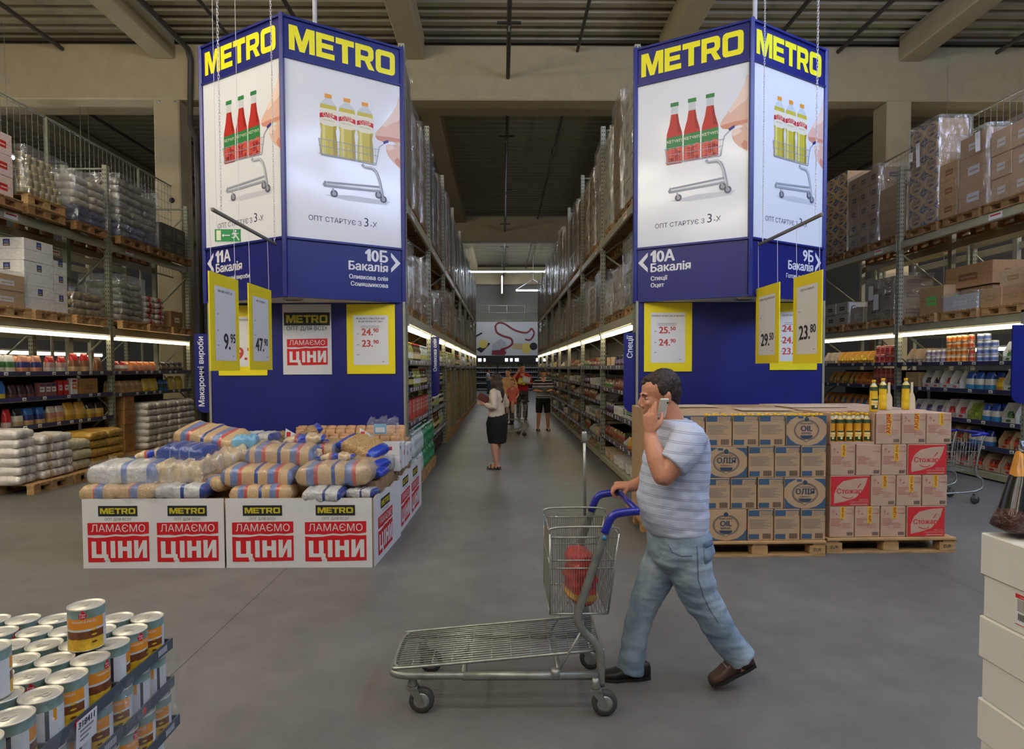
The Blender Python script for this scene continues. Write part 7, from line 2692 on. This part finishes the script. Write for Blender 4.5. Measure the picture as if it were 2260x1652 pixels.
# bottled water or oil standing on a pallet at the floor, first bay
for y in (9.25, 10.2, 11.1):
    rpallet(XB - .42, y, 0, 'wooden pallet on the floor under the nearest bay of the olive oil rack')
run(XB + .12, -1, 8.85, 9.95, .146, 'water', [(184, 196, 190), (200, 210, 204), W_], 'clear plastic bottle on the floor pallet by the pasta display', rows=2, stack=2, dims=(.1, .1, .33))
run(XB + .12, -1, 9.98, 11.5, .146, 'water', [(40, 130, 80), (70, 150, 100), W_], 'green plastic bottle on the floor pallet, nearest bay of the olive oil rack', rows=2, stack=2, dims=(.1, .1, .33))
for b in range(2, NA):
    ya, yb = Y0 + b * BAY + .1, Y0 + (b + 1) * BAY - .1
    c, d = BOTS[b % 5]
    run(XB, -1, ya, yb, 1.8, 'bottle' if b % 2 else 'brick', c, d.replace('bottle', 'bottle' if b % 2 else 'packet') + ', only shelf, %s bay of the %s' % (BAYN[b], OILR), dims=(.12, .1, .32), gap=.05)
    for k in range(3):
        y = ya + .45 + k * .92
        rpallet(XB - .5, y, 0, 'wooden pallet on the floor, %s bay of the %s' % (BAYN[b], OILR))
        for l in range(5 - (k + b) % 2):
            cc = [((176, 158, 116), GR, GR), ((160, 140, 104), BR, BR), ((150, 140, 104), (90, 110, 60), GR)][(b + k) % 3]
            lb = 'stacked carton on the floor pallets, %s bay of the %s' % (BAYN[b], OILR)
            o = link('carton', gmesh('carton', cc[0], cc[1], cc[2], (.42, .9, .3)), None, (XB - .5, y - .22, .146 + l * .302), (0, 0, PI / 2 + rr.uniform(-.02, .02)))
            tag(o, lb, 'carton', lb)
            o = link('carton', gmesh('carton', cc[0], cc[1], cc[2], (.42, .9, .3)), None, (XB - .5, y + .22, .146 + l * .302), (0, 0, PI / 2 + rr.uniform(-.02, .02)))
            tag(o, lb, 'carton', lb)
# spice rack shelves
SPC = [('open', [(190, 160, 120), BR, BR], 'tan open carton', (.24, .3, .17)), ('small', [(110, 52, 40), (150, 96, 60), (120, 40, 36)], 'reddish spice bag', (.13, .07, .18)), ('open', [(206, 204, 196), (160, 90, 80), RD], 'white open carton', (.2, .3, .13)), ('small', [(60, 40, 40), PU, BK], 'dark spice bag', (.13, .08, .18)),
       ('brick', [(214, 214, 210), GR, GR], 'white spice packet', (.12, .08, .16)), ('bottle', [(150, 140, 110), GR, RD], 'spice jar', (.08, .08, .16)), ('small', [(120, 92, 50), (140, 60, 44), (150, 120, 70)], 'ochre spice bag', (.13, .08, .18)), ('carton', [(196, 170, 130), W_, W_], 'low tan carton', (.3, .3, .16)), ('carton', [(222, 220, 214), (200, 196, 190), W_], 'low white carton', (.26, .3, .14))]
for b in range(NA):
    lv = [.125] + CS[min(b, 2)]
    for si, z in enumerate(lv):
        ya, yb = Y0 + b * BAY + .1, Y0 + (b + 1) * BAY - .1
        ng = 3 if b < 3 else 2
        for j in range(ng):
            k, c, d, dm = SPC[(b * 5 + si * 2 + j * 4) % len(SPC)]
            if b == 0 and si == 0:
                k, c, d, dm = SPC[8] if j < 2 else SPC[7]
            a0, a1 = ya + (yb - ya) * j / ng, ya + (yb - ya) * (j + 1) / ng - .04
            if b >= 3:
                dm = (dm[0] * 1.8, dm[1], dm[2] * 1.15)
            run(XC, 1, a0, a1, z, k, c, '%s, %s shelf, %s bay of the %s' % (d, 'base' if si == 0 else ORD[si - 1].replace('lowest', 'first') + ' raised', BAYN[b], SPIR), dims=tuple(round(v, 3) for v in dm), gap=.03, lean=.2)
run(XC - .04, 1, 8.85, 9.3, .53, 'small', [(200, 110, 50), GD, GD], 'orange spice bag in front of the nearest shelf end of the spice rack', dims=(.14, .08, .18))
o = link('food_bag', gmesh('bag', (30, 70, 50), (40, 90, 60), (20, 50, 40), (.2, .14, .27)), None, (XC + .16, 8.98, .29), (0, 0, -1.4))
tag(o, 'dark green bag standing at the near end of the base shelf of the spice rack', 'bag')

# ------------------------------------------------------------------ wine department at the far end
q = MB()
q.box((.4, 49.3, 4.0), (7.6, .12, 2.6), mat('wine_board', (206, 206, 204), .5))
pl = Pl((-3.4, 49.23, 2.7), EX, EZ)
sm = lambda p: [(v.x, v.y) for v in cv([(a, b, 0) for a, b in p], 5)]
WINE, CHEESE, CORK, GLS2 = mat('print_wine', (128, 28, 40), .5), mat('print_cheese', (222, 200, 92), .5), mat('print_cork', (196, 170, 120), .5), mat('print_glass_grey', (176, 176, 182), .5)
stroke(q, pl, sm([(2.9, 2.25), (3.1, 2.5), (3.6, 2.45), (4.4, 1.95), (5.3, 1.75), (5.7, 2.1)]), .14, WINE, .004)
stroke(q, pl, sm([(2.9, 2.3), (3.0, 1.8), (3.5, 1.5), (4.1, 1.3), (4.2, .9), (3.8, .6), (3.3, .45)]), .16, WINE, .005)
stroke(q, pl, sm([(5.7, 2.1), (5.9, 1.7), (5.6, 1.2), (5.2, 1.25)]), .13, WINE, .006)
q.poly(pl, [(2.6, .05), (2.65, .4), (3.6, .45), (3.75, .2), (3.6, .02)], WINE, .005)
q.poly(pl, [(2.5, .1), (2.7, .9), (3.3, 1.3), (3.7, 1.0), (3.8, .3), (3.6, .0), (2.7, .0)], GLS2, .003)
q.poly(pl, circ(1.95, .9, .34), CHEESE, .004)
q.poly(pl, [(1.4, .5), (1.8, .2), (2.5, .9), (2.4, 1.0)], INK, .0035)
q.poly(pl, [(1.2, 1.3), (1.9, 1.7), (1.85, 1.8), (1.15, 1.45)], INK, .0035)
q.poly(pl, [(4.2, .5), (4.25, .95), (5.0, .9), (5.0, .45)], CORK, .004)
q.poly(pl, circ(5.3, .55, .42), CHEESE, .0035)
q.poly(pl, circ(5.85, .7, .3), INK, .0045)
tag(q.build('wine_billboard'), 'white billboard with a red wine splash above the wine department', 'billboard')
WDK = mat('wine_dark_wood', (26, 20, 22), .5)
q = MB()
q.box((.4, 49.4, 2.4), (9, .3, .6), WDK)
q.box((.4, 49.9, 1.2), (9, .1, 2.4), WDK)
tag(q.build('wine_fascia'), 'dark fascia and back of the wine department at the end of the aisle', 'shop fascia')
q = MB()
for x, w in ((-1.9, .35), (-1.45, .2), (.2, .3), (.6, .25), (.95, .4), (2.6, .3), (3.0, .45)):
    q.box((x + w / 2, 49.22, 2.36), (w * .7, .03, .24), mat('lit_letters', (230, 236, 255), .4, emit=1.6))
tag(q.build('lit_sign_blocks'), 'glowing illegible lettering on the dark fascia of the wine department', 'sign', None, 'stuff')
WSH = mat('wine_shelf_light', (214, 200, 150), .5)
for i, x in enumerate((-2.9, -1.2, .5, 2.2, 3.9)):
    t = thing('wine_shelf', 'dark wine shelf unit, %s from the olive oil rack side' % NTH[i], 'shelf unit', (x, 49.5, 0))
    for s in (-1, 1):
        q = MB()
        q.box((s * .83, 0, 1.05), (.05, .4, 2.1), WDK)
        q.build('side_panel', t)
    q = MB()
    q.box((0, .18, 1.9), (1.62, .02, .4), WSH)
    q.box((0, .18, .85), (1.62, .02, 1.6), WDK)
    q.build('back_panel', t)
    for z in (.1, .55, 1.0, 1.4, 1.75):
        q = MB()
        q.box((0, 0, z), (1.62, .38, .03), WDK)
        q.box((0, -.2, z), (1.62, .01, .06), mat('shelf_edge', (190, 190, 200), .4))
        q.build('shelf', t)
    for z in (.565, 1.015, 1.415, 1.765):
        for k in range(10):
            o = link('wine_bottle', gmesh('bottle', BK, (150, 140, 130), (90, 20, 30), (.085, .085, .3)), None, (x - .72 + k * .16, 49.42, z + .001))
            tag(o, 'dark wine bottle on the %s unit of the wine department' % NTH[i], 'bottle', 'wine bottles on the %s unit' % NTH[i])
q = MB()
for x in range(-5, 6):
    q.tube([(x * 1.4 + .4, 49.3, 5.29), (x * 1.4 + .4, 49.3, 6.6)], .03, STEEL, 4)
for z in (5.4, 6.0, 6.55):
    q.tube([(-6.6, 49.3, z), (7.4, 49.3, z)], .025, STEEL, 4)
tag(q.build('mesh_fence'), 'grey wire fence along the top of the wine billboard', 'fence')

for (x, z, c, lb) in ((.62, 1.27, (214, 206, 60), 'yellow packet held by the man in the red T-shirt'), (.76, 1.33, (214, 216, 220), 'white packet held by the man in the red T-shirt')):
    o = link('food_packet', gmesh('bag', c, c, shade(c, .9), (.26, .1, .2)), None, (x, 20.68, z - .08), (0, .3, 0))
    tag(o, lb, 'packet')

bpy.data.scenes.remove(SCR)
